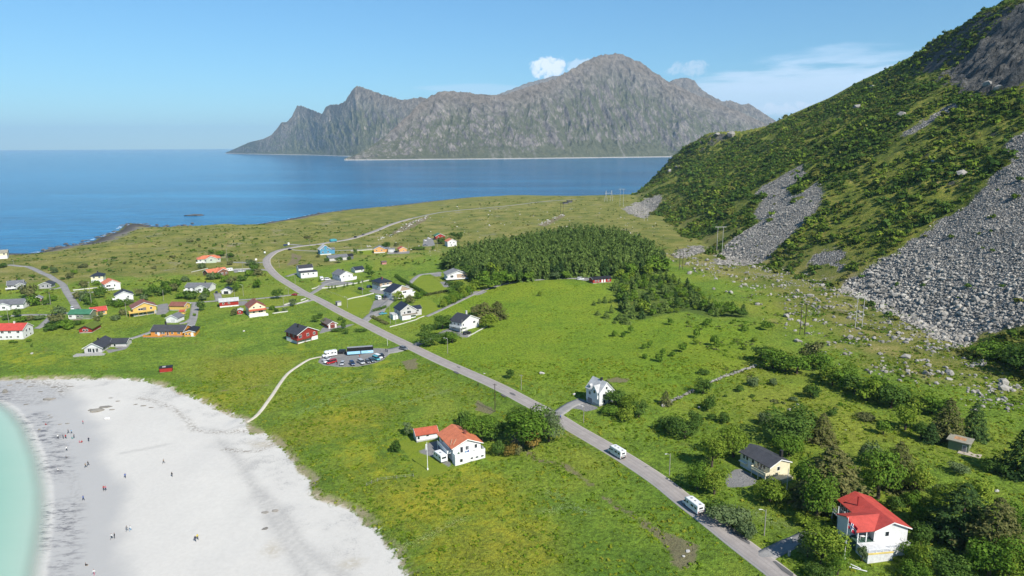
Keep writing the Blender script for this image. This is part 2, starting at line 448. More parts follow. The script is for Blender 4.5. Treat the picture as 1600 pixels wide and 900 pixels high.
def band(lines, w):
    o_ = np.zeros(GX.shape)
    for l_ in lines: o_ = np.maximum(o_, np.exp(-(dist_line(GX, GY, hit_poly(l_)) / w) ** 2))
    return o_
dkg = band([[(655, 850), (700, 822), (760, 792), (800, 782), (860, 788)], [(430, 690), (480, 700), (520, 695), (560, 680), (600, 668)], [(540, 655), (590, 650), (640, 640)], [(500, 755), (560, 735), (600, 720), (625, 700)], [(520, 800), (580, 830), (620, 870), (650, 910)], [(860, 860), (930, 850), (1000, 880)], [(880, 880), (960, 905), (1040, 900)]], 4.0)
dkg = np.maximum(dkg, 0.9 * band([[(640, 552), (720, 589), (800, 627), (860, 660)], [(900, 688), (985, 738), (1075, 805), (1160, 870), (1210, 910)]], 2.6))
dkg = np.maximum(dkg, 0.8 * np.exp(-((INFO['sd_sand'] + 6) / 5.0) ** 2))
white = band([[(622, 856), (650, 848), (690, 826), (720, 810)], [(470, 645), (510, 628), (560, 612), (590, 605)], [(520, 600), (560, 592), (620, 600)], [(850, 800), (890, 790), (920, 800)], [(620, 632), (660, 622), (700, 610)], [(860, 768), (880, 780)], [(1180, 800), (1200, 815), (1225, 820)]], 1.6)
field = sstep(-12, 12, sd_of([[(690, 470), (740, 452), (800, 442), (900, 438), (950, 446), (960, 500), (1050, 500), (1180, 510), (1190, 565), (1040, 630), (960, 600), (860, 600), (760, 580), (690, 555), (650, 540)]]))
olive = np.clip(sstep(-10, 8, sd_of([[(590, 760), (660, 745), (760, 745), (800, 765), (700, 800), (640, 820), (590, 790)], [(690, 840), (760, 815), (850, 820), (870, 860), (850, 905), (680, 905)], [(400, 690), (470, 660), (560, 630), (620, 640), (590, 660), (480, 690), (420, 700)], [(320, 560), (470, 555), (440, 585), (400, 600), (320, 590)]])), 0, 1)
track = np.maximum(band([[(345, 690), (368, 712), (388, 745), (410, 785), (436, 830), (460, 872), (480, 900)], [(400, 760), (440, 800), (470, 850), (500, 880), (540, 900)]], 1.6), 0.8 * band([[(190, 708), (225, 702), (262, 694)], [(384, 664), (350, 674), (310, 668)]], .9))
wrack_l = band([[(215, 622), (240, 626), (270, 638), (292, 656), (305, 672), (345, 676), (390, 674)], [(430, 690), (410, 703), (385, 706), (350, 702)], [(100, 830), (120, 800), (118, 770), (110, 740)]], 1.0)
wrack_l = np.maximum(wrack_l, sstep(-3, 4, sd_of([[(-60, 592), (60, 590), (112, 600), (104, 622), (60, 634), (0, 626), (-60, 615)], [(1, 600), (40, 596), (60, 606), (20, 614)]])))
brown_p = sstep(-2, 3, sd_of([[(528, 882), (548, 872), (570, 874), (560, 886), (538, 890)], [(410, 862), (425, 845), (440, 860), (430, 872)], [(385, 690), (430, 688), (440, 696), (400, 700)]]))
sd_yellow = sd_of(yellow_px); sd_lawn = sd_of(lawn_px); sd_dirt = sd_of(dirt_px)
forest_w, grove_w = hit_poly(forest_px), hit_poly(grove_px)
_ditch = [[(790, 672), (812, 700), (838, 715), (880, 722), (905, 738), (925, 755)], [(938, 772), (985, 798), (1020, 828), (1045, 850)]]
for l_ in _ditch:
    dd_ = dist_line(GX, GY, hit_poly(l_)); sd_dirt = np.maximum(sd_dirt, 0.75 - dd_); GZ -= 0.7 * np.exp(-(dd_ / 1.6) ** 2)
sd_dirt = np.maximum(sd_dirt, 0.35 - 0.9 * dist_line(GX, GY, hit_poly([(436, 601), (405, 603), (380, 608), (352, 610), (330, 613)])))
sd_dirt = np.maximum(sd_dirt, sdist(GX, GY, hit_poly([(1032, 832), (1060, 838), (1090, 852), (1092, 872), (1072, 888), (1050, 884), (1040, 860)])) )
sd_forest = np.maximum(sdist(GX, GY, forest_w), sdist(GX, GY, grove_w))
heath = np.clip(sstep(560, 760, GY + 0.25 * np.abs(GX)) + sstep(520, 640, GY - 0.4 * (GX + 150)) * (GX < -150), 0, 1)
heath = np.maximum(heath, 0.95 * sstep(-85, -25, GX - INFO['xf'] + 14 * fbm(GX / 30, GY / 30, 3, 12)) * sstep(225, 290, GY))
hill = sstep(0.0, 0.12, INFO['u'])
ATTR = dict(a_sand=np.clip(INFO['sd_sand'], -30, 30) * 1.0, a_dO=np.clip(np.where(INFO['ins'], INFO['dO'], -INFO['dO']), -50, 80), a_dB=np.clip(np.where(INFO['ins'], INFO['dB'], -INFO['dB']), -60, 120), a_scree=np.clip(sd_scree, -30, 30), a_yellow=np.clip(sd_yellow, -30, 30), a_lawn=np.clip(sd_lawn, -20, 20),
            a_dirt=np.clip(sd_dirt, -20, 20), a_forest=np.clip(sd_forest, -20, 20), a_heath=heath, a_dkg=dkg, a_white=white, a_field=field, a_olive=olive, a_track=track, a_wrack=wrack_l, a_brownp=brown_p, a_gravel=np.clip(sd_gravel, -20, 20), a_hill=hill, a_cliff=np.clip(sd_cliff, -20, 20))

def ground_material():
    g = G('ground')
    P = g.pos()
    n80 = g.noise(0.014, 5, 0.55, P)
    n20 = g.noise(0.055, 6, 0.62, P)
    n5 = g.noise(0.22, 6, 0.65, P)
    n1 = g.noise(0.9, 6, 0.7, P)
    n01 = g.noise(3.2, 5, 0.7, P)
    hsv = lambda c, f: c
    # meadow
    mf = g.m('ADD', g.m('MULTIPLY', n20, 0.6), g.m('MULTIPLY', n5, 0.4))
    mf = g.m('ADD', g.m('MULTIPLY', g.m('SUBTRACT', mf, 0.5), 1.65), 0.5)
    mead = g.ramp(mf, [(0.0, (.055, .098, .014)), (0.28, (.092, .152, .017)), (0.5, (.130, .203, .021)), (0.75, (.180, .238, .026)), (1.0, (.245, .263, .040))])
    warm = g.ss(n80, 0.45, 0.68)
    mead = g.mix(g.m('MULTIPLY', warm, 0.62), mead, (.215, .225, .028))
    brn = g.ss(g.noise(0.035, 5, 0.7, g.n('VectorMath', {0: P, 1: (310, 77, 0)}, operation='ADD').outputs[0]), 0.60, 0.74)
    mead = g.mix(g.m('MULTIPLY', brn, 0.4), mead, (.195, .165, .055))
    mead = g.mix(g.m('MULTIPLY', g.attr('a_field'), 0.65), mead, g.ramp(n20, [(0.3, (.118, .205, .012)), (0.7, (.190, .250, .014))]))
    lushd = g.m('MULTIPLY', g.attr('a_dkg'), g.ss(n5, 0.35, 0.6))
    mead = g.mix(g.m('MULTIPLY', lushd, 0.75), mead, (.055, .125, .014))
    mead = g.mix(g.m('MULTIPLY', g.attr('a_olive'), 0.7), mead, g.ramp(n5, [(0.3, (.165, .185, .018)), (0.7, (.250, .232, .030))]))
    fine = g.m('MULTIPLY', g.ss(n1, 0.28, 0.72, 0.55, 1.40), g.ss(n01, 0.28, 0.72, 0.62, 1.36))
    mead = g.mix(1.0, mead, g.n('CombineColor', {0: fine, 1: fine, 2: fine}).outputs[0], 'MULTIPLY')
    # heath of the far land and the slope foot
    hf = g.m('ADD', g.m('MULTIPLY', n20, 0.5), g.m('MULTIPLY', n1, 0.5))
    hf = g.m('ADD', g.m('MULTIPLY', g.m('SUBTRACT', hf, 0.5), 3.2), 0.48)
    hea = g.ramp(hf, [(0.0, (.052, .078, .016)), (0.3, (.115, .138, .026)), (0.55, (.180, .180, .040)), (0.8, (.250, .220, .070)), (1.0, (.32, .27, .125))])
    barer = g.ss(g.m('ADD', g.m('MULTIPLY', g.noise(0.03, 6, 0.72, P), 0.7), g.m('MULTIPLY', n1, 0.3)), 0.56, 0.62)
    hea = g.mix(g.m('MULTIPLY', barer, 0.55), hea, g.ramp(n01, [(0.3, (.19, .155, .10)), (0.7, (.34, .30, .24))]))
    rust = g.ss(g.noise(0.08, 5, 0.7, P), 0.56, 0.70)
    hea = g.mix(g.m('MULTIPLY', rust, 0.45), hea, (.18, .125, .050))
    speck = g.ss(n01, 0.70, 0.76)
    hea = g.mix(g.m('MULTIPLY', speck, 0.5), hea, (.32, .30, .27))
    hw = g.ss(g.m('ADD', g.attr('a_heath'), g.m('MULTIPLY', g.m('SUBTRACT', n20, 0.5), 1.3)), 0.15, 0.75)
    col = g.mix(hw, mead, hea)
    # hillside
    hlf = g.m('ADD', g.m('MULTIPLY', g.m('SUBTRACT', g.m('ADD', g.m('MULTIPLY', n5, 0.5), g.m('MULTIPLY', n20, 0.5)), 0.5), 2.6), 0.5)
    hil = g.ramp(hlf, [(0.0, (.045, .068, .012)), (0.35, (.100, .128, .018)), (0.6, (.165, .178, .026)), (0.82, (.235, .210, .046)), (1.0, (.30, .24, .11))])
    hil = g.mix(1.0, hil, g.n('CombineColor', {0: fine, 1: fine, 2: fine}).outputs[0], 'MULTIPLY')
    col = g.mix(g.ss(g.m('ADD', g.attr('a_hill'), g.m('MULTIPLY', g.m('SUBTRACT', n20, 0.5), 1.1)), 0.1, 0.9), col, hil)
    # flowers, lawns
    yl = g.m('MULTIPLY', g.ss(g.m('ADD', g.attr('a_yellow'), g.m('MULTIPLY', g.m('SUBTRACT', n5, 0.5), 16)), -3, 8), g.ss(g.m('ADD', g.m('MULTIPLY', n5, 0.5), g.m('ADD', g.m('MULTIPLY', n20, 0.35), g.m('MULTIPLY', n01, 0.75))), 0.72, 0.96))
    col = g.mix(g.m('MULTIPLY', yl, 0.42), col, (.42, .36, .012))
    wh = g.m('MULTIPLY', g.ss(n01, 0.68, 0.74), g.ss(g.noise(0.045, 4, 0.6, P), 0.56, 0.66))
    wh = g.m('MAXIMUM', g.m('MULTIPLY', wh, g.m('SUBTRACT', 1.0, g.attr('a_hill'))), g.m('MULTIPLY', g.attr('a_white'), g.ss(n01, 0.52, 0.66)))
    col = g.mix(g.m('MULTIPLY', wh, 0.55), col, (.50, .55, .40))
    lw = g.ss(g.m('ADD', g.attr('a_lawn'), g.m('MULTIPLY', g.m('SUBTRACT', n5, 0.5), 2)), -0.4, 0.4)
    lawn = g.ramp(n5, [(0.2, (.145, .205, .016)), (0.8, (.205, .245, .024))])
    col = g.mix(lw, col, lawn)
    di = g.ss(g.m('ADD', g.attr('a_dirt'), g.m('ADD', g.m('MULTIPLY', g.m('SUBTRACT', n1, 0.5), 3.5), g.m('MULTIPLY', g.m('SUBTRACT', n5, 0.5), 5))), -0.3, 0.8)
    dirt = g.ramp(n01, [(0.25, (.085, .065, .035)), (0.75, (.26, .21, .145))])
    col = g.mix(g.m('MULTIPLY', di, 0.8), col, dirt)
    gr = g.ss(g.m('ADD', g.attr('a_gravel'), g.m('MULTIPLY', g.m('SUBTRACT', n1, 0.5), 1.2)), -0.3, 0.3)
    col = g.mix(gr, col, g.ramp(g.m('ADD', g.m('MULTIPLY', n01, 0.5), g.m('MULTIPLY', n5, 0.5)), [(0.3, (.175, .172, .168)), (0.7, (.275, .265, .252))]))
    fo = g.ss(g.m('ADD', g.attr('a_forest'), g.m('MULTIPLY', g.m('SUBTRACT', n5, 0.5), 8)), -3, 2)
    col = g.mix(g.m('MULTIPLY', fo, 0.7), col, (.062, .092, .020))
    # rock on steep ground
    nz = g.n('SeparateXYZ', {0: g.n('NewGeometry').outputs['Normal']}).outputs[2]
    rk = g.m('MULTIPLY', g.ss(g.m('ADD', nz, g.m('MULTIPLY', g.m('SUBTRACT', n5, 0.5), 0.30)), 0.735, 0.64), g.attr('a_hill'))
    rk = g.m('MAXIMUM', rk, g.ss(g.m('ADD', g.attr('a_cliff'), g.m('MULTIPLY', g.m('SUBTRACT', n5, 0.5), 60)), -1.0, 4.0))
    vr = g.n('TexVoronoi', {'Vector': P, 'Scale': 0.16}, feature='DISTANCE_TO_EDGE').outputs['Distance']
    rockc = g.ramp(g.m('ADD', g.m('MULTIPLY', n1, 0.6), g.m('MULTIPLY', n5, 0.4)), [(0.34, (.022, .023, .022)), (0.47, (.062, .062, .058)), (0.60, (.14, .137, .127)), (0.74, (.33, .315, .29))])
    col = g.mix(rk, col, rockc)
    sc = g.ss(g.m('ADD', g.attr('a_scree'), g.m('MULTIPLY', g.m('SUBTRACT', n5, 0.5), 14)), -1.0, 1.5)
    vs = g.n('TexVoronoi', {'Vector': P, 'Scale': 0.9, 'Randomness': 1.0}).outputs
    screec = g.ramp(g.n('SeparateColor', {0: vs['Color']}).outputs[0], [(0.0, (.085, .08, .07)), (0.4, (.17, .16, .145)), (0.8, (.26, .245, .22)), (1.0, (.36, .34, .30))])
    col = g.mix(sc, col, screec)
    # rocky outer shore
    dO = g.attr('a_dO')
    co = g.ss(g.m('ADD', dO, g.m('MULTIPLY', g.m('SUBTRACT', n20, 0.5), 70)), 34, 22)
    co = g.m('MULTIPLY', co, g.ss(g.attr('a_dB'), 60, 110))
    shore = g.ramp(g.m('ADD', g.m('MULTIPLY', n1, 0.6), g.m('MULTIPLY', g.ss(dO, 0, 30), 0.3)), [(0.2, (.035, .032, .028)), (0.45, (.085, .078, .068)), (0.65, (.20, .185, .165)), (0.85, (.36, .34, .31))])
    col = g.mix(co, col, shore)
    # sand
    sa = g.ss(g.m('ADD', g.attr('a_sand'), g.m('ADD', g.m('MULTIPLY', g.m('SUBTRACT', n5, 0.5), 9), g.m('MULTIPLY', g.m('SUBTRACT', n1, 0.5), 6))), -0.6, 0.6)
    dB = g.attr('a_dB')
    Ps = g.scalev(P, (1.0, 0.35, 1.0))
    sv = g.noise(0.05, 6, 0.6, Ps)
    sand = g.ramp(sv, [(0.25, (.465, .446, .408)), (0.5, (.49, .470, .430)), (0.75, (.52, .498, .452))])
    warmb = g.ss(g.m('ADD', g.m('MULTIPLY', g.m('SUBTRACT', g.noise(0.02, 3, 0.5, P), 0.5), 90), dB), 78, 110)
    sand = g.mix(g.m('MULTIPLY', warmb, 0.7), sand, g.ramp(n1, [(0.3, (.40, .385, .355)), (0.7, (.53, .505, .45))]))
    grey = g.m('MULTIPLY', g.ss(g.m('ADD', g.m('MULTIPLY', g.noise(0.10, 7, 0.78, P), 0.6), g.m('MULTIPLY', n01, 0.4)), 0.52, 0.60), g.ss(g.attr('a_sand'), 24, 5))
    sand = g.mix(g.m('MULTIPLY', grey, 0.75), sand, (.255, .247, .236))
    wrack = g.m('MULTIPLY', g.ss(n01, 0.60, 0.70), g.ss(g.noise(0.07, 6, 0.7, P), 0.48, 0.58))
    sand = g.mix(g.m('MULTIPLY', g.m('MULTIPLY', wrack, g.ss(g.attr('a_sand'), 30, 8)), 0.75), sand, (.10, .085, .06))
    sand = g.mix(g.m('MULTIPLY', g.attr('a_track'), g.ss(n1, 0.3, 0.6, 0.25, 0.65)), sand, (.285, .275, .258))
    sand = g.mix(g.m('MULTIPLY', g.m('MULTIPLY', g.attr('a_wrack'), g.ss(n1, 0.46, 0.56)), 0.8), sand, (.12, .095, .065))
    sand = g.mix(g.m('MULTIPLY', g.m('MULTIPLY', g.attr('a_brownp'), g.ss(n1, 0.35, 0.55)), 0.7), sand, (.30, .255, .175))
    rip = g.noise(0.8, 6, 0.7, P)
    rf = g.ss(rip, 0.3, 0.7, 0.955, 1.035)
    sand = g.mix(1.0, sand, g.n('CombineColor', {0: rf, 1: rf, 2: rf}).outputs[0], 'MULTIPLY')
    wet = g.ss(g.m('ADD', dB, g.m('MULTIPLY', g.m('SUBTRACT', g.noise(0.03, 4, 0.6, P), 0.5), 18)), 22, 13)
    sand = g.mix(g.m('MULTIPLY', g.m('MULTIPLY', wet, 0.75), g.ss(dB, -0.5, 1.0)), sand, (.335, .328, .315))
    # dark streaks of magnetite and weed along the water's edge
    Pw = g.scalev(P, (0.5, 1.5, 1.0))
    wk = g.m('MULTIPLY', g.ss(g.noise(0.34, 7, 0.78, Pw), 0.47, 0.60), g.m('MULTIPLY', g.ss(dB, -5.0, -1.5), g.ss(dB, 10, 4)))
    wk = g.m('MULTIPLY', wk, g.ss(g.noise(0.028, 3, 0.5, P), 0.36, 0.52))
    sand = g.mix(g.m('MULTIPLY', wk, 0.8), sand, (.085, .083, .092))
    col = g.mix(sa, col, sand)
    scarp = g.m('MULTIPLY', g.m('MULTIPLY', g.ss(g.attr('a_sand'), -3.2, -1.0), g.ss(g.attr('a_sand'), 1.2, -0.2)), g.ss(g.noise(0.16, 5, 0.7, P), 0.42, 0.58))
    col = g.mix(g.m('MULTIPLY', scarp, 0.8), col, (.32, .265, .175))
    # bump
    hgt = g.m('ADD', g.m('MULTIPLY', n1, 1.0), g.m('MULTIPLY', n01, 0.45))
    hgt = g.m('ADD', hgt, g.m('MULTIPLY', g.m('MULTIPLY', vs['Distance'], -1.6), sc))
    hgt = g.m('ADD', hgt, g.m('MULTIPLY', g.m('MULTIPLY', n5, 5.0), rk))
    bs = g.ss(sa, 0, 1, 0.85, 0.10)
    nd = g.n('Bump', {'Strength': bs, 'Distance': 0.9, 'Height': hgt}).outputs[0]
    rough = g.m('SUBTRACT', 0.95, g.m('MULTIPLY', g.m('MULTIPLY', wet, sa), 0.4))
    return g.out(g.bsdf(col, rough, 0.15, nd))

MAT_GROUND = ground_material()
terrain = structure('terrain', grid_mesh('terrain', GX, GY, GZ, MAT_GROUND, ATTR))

# ------------------------------------------------------------------ sea
def sea_material():
    g = G('sea_water')
    P = g.pos()
    d = g.attr('depth')
    big = g.noise(0.0028, 5, 0.6, g.scalev(P, (0.30, 1.6, 1)))
    mid = g.noise(0.02, 5, 0.6, g.scalev(P, (0.4, 1.3, 1)))
    chop = g.noise(0.055, 6, 0.72, g.scalev(P, (0.30, 1.5, 1)))
    dd = g.m('ADD', d, g.m('MULTIPLY', g.m('SUBTRACT', mid, 0.5), 0.5))
    col = g.ramp(g.m('DIVIDE', dd, 10.0), [(0.0, (.34, .42, .36)), (0.05, (.29, .42, .345)), (0.13, (.20, .375, .295)), (0.28, (.125, .315, .25)), (0.62, (.02, .15, .22)), (1.0, (.006, .085, .205))])
    deepc = g.ramp(big, [(0.36, (.001, .078, .180)), (0.52, (.003, .104, .230)), (0.66, (.008, .140, .280))])
    cf = g.ss(chop, 0.32, 0.68, 0.74, 1.30)
    deepc = g.mix(1.0, deepc, g.n('CombineColor', {0: cf, 1: cf, 2: cf}).outputs[0], 'MULTIPLY')
    col = g.mix(g.m('MAXIMUM', g.ss(d, 5.0, 9.0), g.attr('surf')), col, deepc)
    w1 = g.noise(0.35, 5, 0.65, g.scalev(P, (0.55, 1.2, 1)))
    w2 = g.noise(0.045, 4, 0.6, g.scalev(P, (0.4, 1.2, 1)))
    foam = g.m('MULTIPLY', g.ss(d, 7.0, 1.0), g.m('MULTIPLY', g.attr('surf'), g.ss(g.noise(0.10, 6, 0.72, P), 0.53, 0.62)))
    hgt = g.m('ADD', g.m('MULTIPLY', w1, 0.5), g.m('MULTIPLY', w2, 1.5))
    cam_far = g.ss(d, 0.0, 4.0, 0.15, 1.0)
    nd = g.n('Bump', {'Strength': g.m('MULTIPLY', cam_far, 0.55), 'Distance': 0.8, 'Height': hgt}).outputs[0]
    col = g.mix(foam, col, (.8, .82, .82))
    b = g.bsdf(col, g.m('ADD', 0.16, g.m('MULTIPLY', foam, 0.6)), 0.05, nd, IOR=1.33)
    tr = g.n('BsdfTransparent').outputs[0]
    mx = g.n('MixShader', {0: g.m('MAXIMUM', g.ss(d, -0.02, 0.42), foam), 1: tr, 2: b}).outputs[0]
    return g.out(mx)
MAT_SEA = sea_material()
rad = np.concatenate([np.linspace(20, 400, 190), np.geomspace(403, 1800, 230), np.geomspace(1850, 45000, 50)])
ang = np.concatenate([np.linspace(R(40), R(150), 420), np.linspace(R(153), R(397), 80)])
A, RR = np.meshgrid(ang, rad)
SX, SY = RR * np.cos(A), RR * np.sin(A)
inside = (SX > xs[0]) & (SX < xs[-1]) & (SY > ys[0]) & (SY < ys[-1])
SD = np.where(inside, -H(SX, SY), 60.0)
SURF = np.where(dist_line(SX, SY, OUTER_LINE) < dist_line(SX, SY, BAY_LINE), 1.0, 0.0)
sea = structure('sea', grid_mesh('sea', SX, SY, np.zeros_like(SX), MAT_SEA, dict(depth=np.clip(SD, -2, 60), surf=SURF)))

# ------------------------------------------------------------------ mountains across the water
def far_material():
    g = G('far_rock')
    P = g.pos()
    sl = g.attr('slope'); gu = g.attr('gully'); hh = g.attr('rel')
    n1 = g.noise(0.005, 6, 0.68, P); n2 = g.noise(0.022, 7, 0.74, g.scalev(P, (1, 1, 0.30)))
    rock = g.ramp(n2, [(0.34, (.085, .072, .068)), (0.47, (.19, .165, .148)), (0.58, (.30, .262, .228)), (0.72, (.47, .415, .36))])
    green = g.ramp(n2, [(0.3, (.074, .088, .044)), (0.55, (.118, .126, .060)), (0.8, (.165, .156, .090))])
    gf = g.m('ADD', g.m('MULTIPLY', g.m('SUBTRACT', n1, 0.5), 3.0), g.m('ADD', g.m('MULTIPLY', sl, -2.0), g.m('MULTIPLY', gu, 0.9)))
    col = g.mix(g.m('MULTIPLY', g.m('MULTIPLY', g.ss(gf, -1.8, -0.9), 0.9), g.ss(hh, 1.0, 0.5)), rock, green)
    top = g.ss(g.m('ADD', hh, g.m('MULTIPLY', g.m('SUBTRACT', n1, 0.5), 0.5)), 0.72, 0.98)
    col = g.mix(g.m('MULTIPLY', top, 0.6), col, g.mix(g.ss(n2, 0.4, 0.6), (.15, .118, .075), (.215, .17, .12)))
    scr = g.m('MULTIPLY', g.m('MULTIPLY', g.ss(g.attr('chute'), 0.78, 0.92), g.ss(hh, 0.62, 0.25)), g.ss(n2, 0.40, 0.58))
    col = g.mix(g.m('MULTIPLY', scr, 0.7), col, (.27, .245, .215))
    z = g.n('SeparateXYZ', {0: P}).outputs[2]
    col = g.mix(g.ss(z, 9, 5), col, (.50, .47, .42))
    nd = g.bump(n2, 1.0, 60.0)
    return g.out(g.bsdf(col, 0.95, 0.1, nd))
MAT_FAR = far_material()

def far_range(name, sky, shore, depth_k, seed, n=420, mv=110, amp=1.0):
    px = np.linspace(sky[0][0], sky[-1][0], n)
    sy = np.interp(px, [a for a, b in sky], [b for a, b in sky])
    shy = np.interp(px, [a for a, b in shore], [b for a, b in shore])
    base = np.array([on_plane(a, b, 0.0) for a, b in zip(px, shy)])
    dirs = np.array([ray(a, b) for a, b in zip(px, sy)])
    D0 = np.hypot(base[:, 0], base[:, 1])
    hd = np.hypot(dirs[:, 0], dirs[:, 1])
    tanel = dirs[:, 2] / hd
    az = dirs[:, :2] / hd[:, None]
    W = np.full(n, 600.0)
    for _ in range(30):
        Hr = 105 + tanel * (D0 + W)
        W = 0.5 * W + 0.5 * np.maximum(60, Hr * depth_k)
    k = np.ones(9) / 9
    W = np.convolve(np.pad(W, 4, 'edge'), k, 'valid')
    Hr = np.maximum(105 + tanel * (D0 + W), 6)
    v = np.concatenate([np.linspace(-0.06, 1.0, int(mv * 0.75)), np.linspace(1.03, 1.6, int(mv * 0.25))])
    Vv, I = np.meshgrid(v, np.arange(n), indexing='ij')
    dist = D0[None, :] + W[None, :] * Vv
    X = az[None, :, 0] * dist; Y = az[None, :, 1] * dist
    S = X + 0.2 * Y
    spur = ridged(S / 420 + 0.25 * fbm(X / 500, Y / 500, 3, seed + 3), Vv * 0.6 + 0.11 * S / 420, 5, seed, 0.55)
    fine = ridged(S / 110, Vv * 2.2 + S / 300, 4, seed + 50)
    vc = np.clip(Vv, 0, 1)
    fr = vc * (1 - vc) * 4
    prof = np.where(vc < 0.22, vc * 0.62, 0.1364 + (vc - 0.22) * 1.1072)
    prof = prof + fr * (0.30 * (spur - 0.55) + 0.06 * (fine - 0.55)) * amp
    wS = S + 40 * fbm(X / 130, Y / 130, 3, seed + 33)
    rough = ((ridged(wS / 150, Vv * 3.2 + S / 260, 5, seed + 61, .6) - .6) * 62 * amp + (ridged(wS / 52, Vv * 9 + S / 90, 4, seed + 71, .6) - .6) * 24 * amp) * np.clip(fr * 1.3, 0, 1) * np.clip(Hr[None, :] / 700, .2, 1) + fbm(X / 60, Y / 60, 4, seed + 9) * 14 * np.clip(fr, 0, 1) + (ridged(S / 90, dist / 90, 4, seed + 12) - 0.62) * np.minimum(30, 0.035 * Hr[None, :]) * sstep(0.55, 1.0, vc)
    Z = np.where(Vv <= 1, Hr[None, :] * prof + rough, Hr[None, :] * (1 - 0.55 * (Vv - 1)) + 12 * fbm(X / 90, Y / 90, 3, seed) * np.clip((Vv - 1) * 10, 0, 1))
    Z = np.where(Vv < 0, Vv * 120, Z)
    gz = np.abs(np.gradient(Z, axis=0)) / (np.gradient(dist, axis=0) + 1e-6)
    attrs = dict(slope=np.clip(gz, 0, 3) / 1.6, gully=1 - spur, rel=np.clip(Z / np.maximum(Hr[None, :], 250), 0, 1.2), chute=ridged(S / 170 + 0.1 * Vv, Vv * 0.35, 2, seed + 80) * (fbm(S / 300, Vv * 0.5, 2, seed + 5) > -0.05))
    me = grid_mesh(name, X, Y, Z, MAT_FAR, attrs)
    me.flip_normals() if False else None
    return structure(name, me)

sky_main = [(538, 247.5), (552, 243), (575, 232), (600, 214), (620, 196), (640, 178), (655, 162), (672, 150), (688, 143), (705, 142.5), (735, 145), (765, 149), (790, 147), (812, 140), (840, 131), (868, 123), (890, 109), (912, 97), (930, 88), (945, 85), (962, 83), (972, 84), (988, 93), (1005, 99), (1022, 112), (1040, 124), (1060, 134), (1085, 147), (1105, 153), (1130, 164), (1160, 176), (1190, 190), (1230, 212), (1270, 235), (1300, 246)]
shore_main = [(538, 250.5), (600, 250.2), (800, 248.5), (1040, 245.6), (1300, 243)]
far_range('mountain', sky_main, shore_main, 1.25, 101, 900, 210)
sky_left = [(352, 239), (368, 232), (390, 222), (412, 217), (424, 211), (430, 204), (440, 191), (448, 191), (456, 182), (464, 165.5), (470, 165), (486, 171), (503, 178), (509, 167), (516, 163.5), (530, 163), (540, 157), (549, 143), (556, 135), (562, 134), (574, 139), (585, 143), (600, 148), (615, 152), (630, 156), (648, 153), (660, 151.5), (675, 158), (720, 175), (760, 200)]
shore_left = [(352, 240), (400, 241.2), (480, 242.6), (555, 245), (760, 246)]
far_range('mountain', sky_left, shore_left, 1.15, 211, 640, 150, 1.0)
sky_back = [(1000, 170), (1030, 150), (1048, 126), (1060, 122.5), (1072, 121), (1085, 126), (1096, 139), (1110, 148), (1128, 158), (1142, 157), (1158, 163), (1170, 161), (1182, 170), (1205, 184), (1235, 205), (1270, 228), (1290, 240)]
shore_back = [(1000, 241), (1290, 240.0)]
far_range('mountain', sky_back, shore_back, 1.1, 307, 300, 70, 0.8)
sky_rear = [(740, 175), (770, 150), (800, 139), (822, 130), (845, 124), (865, 119), (885, 118), (905, 125), (960, 150)]
far_range('mountain', sky_rear, [(740, 238.8), (960, 238)], 1.1, 401, 160, 50, 0.6)

# ------------------------------------------------------------------ sky, sun, air
SUN_EL, SUN_AZ = R(43), R(143)   # azimuth clockwise from +Y
sun_dir = Vector((math.sin(SUN_AZ) * math.cos(SUN_EL), math.cos(SUN_AZ) * math.cos(SUN_EL), math.sin(SUN_EL)))
sl = bpy.data.lights.new('sun', 'SUN'); sl.energy = 4.6; sl.angle = R(0.53); sl.color = (1.0, 0.955, 0.88)
so = bpy.data.objects.new('sun', sl); so.rotation_euler = (-sun_dir).to_track_quat('-Z', 'Y').to_euler(); so.location = (0, 0, 500); COL.objects.link(so)
world = bpy.data.worlds.new('World'); scene.world = world; world.use_nodes = True
g = G('world', world)
skyt = g.n('TexSky'); skyt.sky_type = 'NISHITA'; skyt.sun_disc = False; skyt.sun_elevation = SUN_EL; skyt.sun_rotation = SUN_AZ
skyt.altitude = 100; skyt.air_density = 1.0; skyt.dust_density = 0.0; skyt.ozone_density = 2.0
dirv = g.n('TexCoord').outputs['Generated']
sep = g.n('SeparateXYZ', {0: dirv})
azi = g.m('ARCTAN2', sep.outputs[0], sep.outputs[1]); ele = g.m('ARCSINE', sep.outputs[2])
def dirpx(px, py):
    d = ray(px, py); return math.atan2(d[0], d[1]), math.asin(d[2] / np.linalg.norm(d))
skyv = g.n('CombineXYZ', {0: azi, 1: ele, 2: 0.3}).outputs[0]
NZ_puff = g.noise(75.0, 6, 0.62, skyv, 0.4)
NZ_veil = g.noise(5.0, 4, 0.6, g.scalev(skyv, (1.0, 9.0, 1.0)), 0.3)
def cloud(px, py, w, h, nz, lo, hi):
    a, e = dirpx(px, py)
    da = g.m('DIVIDE', g.m('SUBTRACT', azi, a), w / F); de = g.m('DIVIDE', g.m('SUBTRACT', ele, e), h / F)
    r2 = g.m('ADD', g.m('MULTIPLY', da, da), g.m('MULTIPLY', de, de))
    return g.m('MULTIPLY', g.ss(g.m('ADD', g.m('MULTIPLY', nz, 1.25), g.m('MULTIPLY', g.ss(r2, 1.15, 0.0), 0.5)), lo, hi), g.ss(r2, 1.7, 0.5))
sky = g.mix(1.0, skyt.outputs[0], g.mix(g.ss(ele, 0.0, 0.35), (0.42, 0.67, 0.82), (0.51, 0.84, 1.0)), 'MULTIPLY')
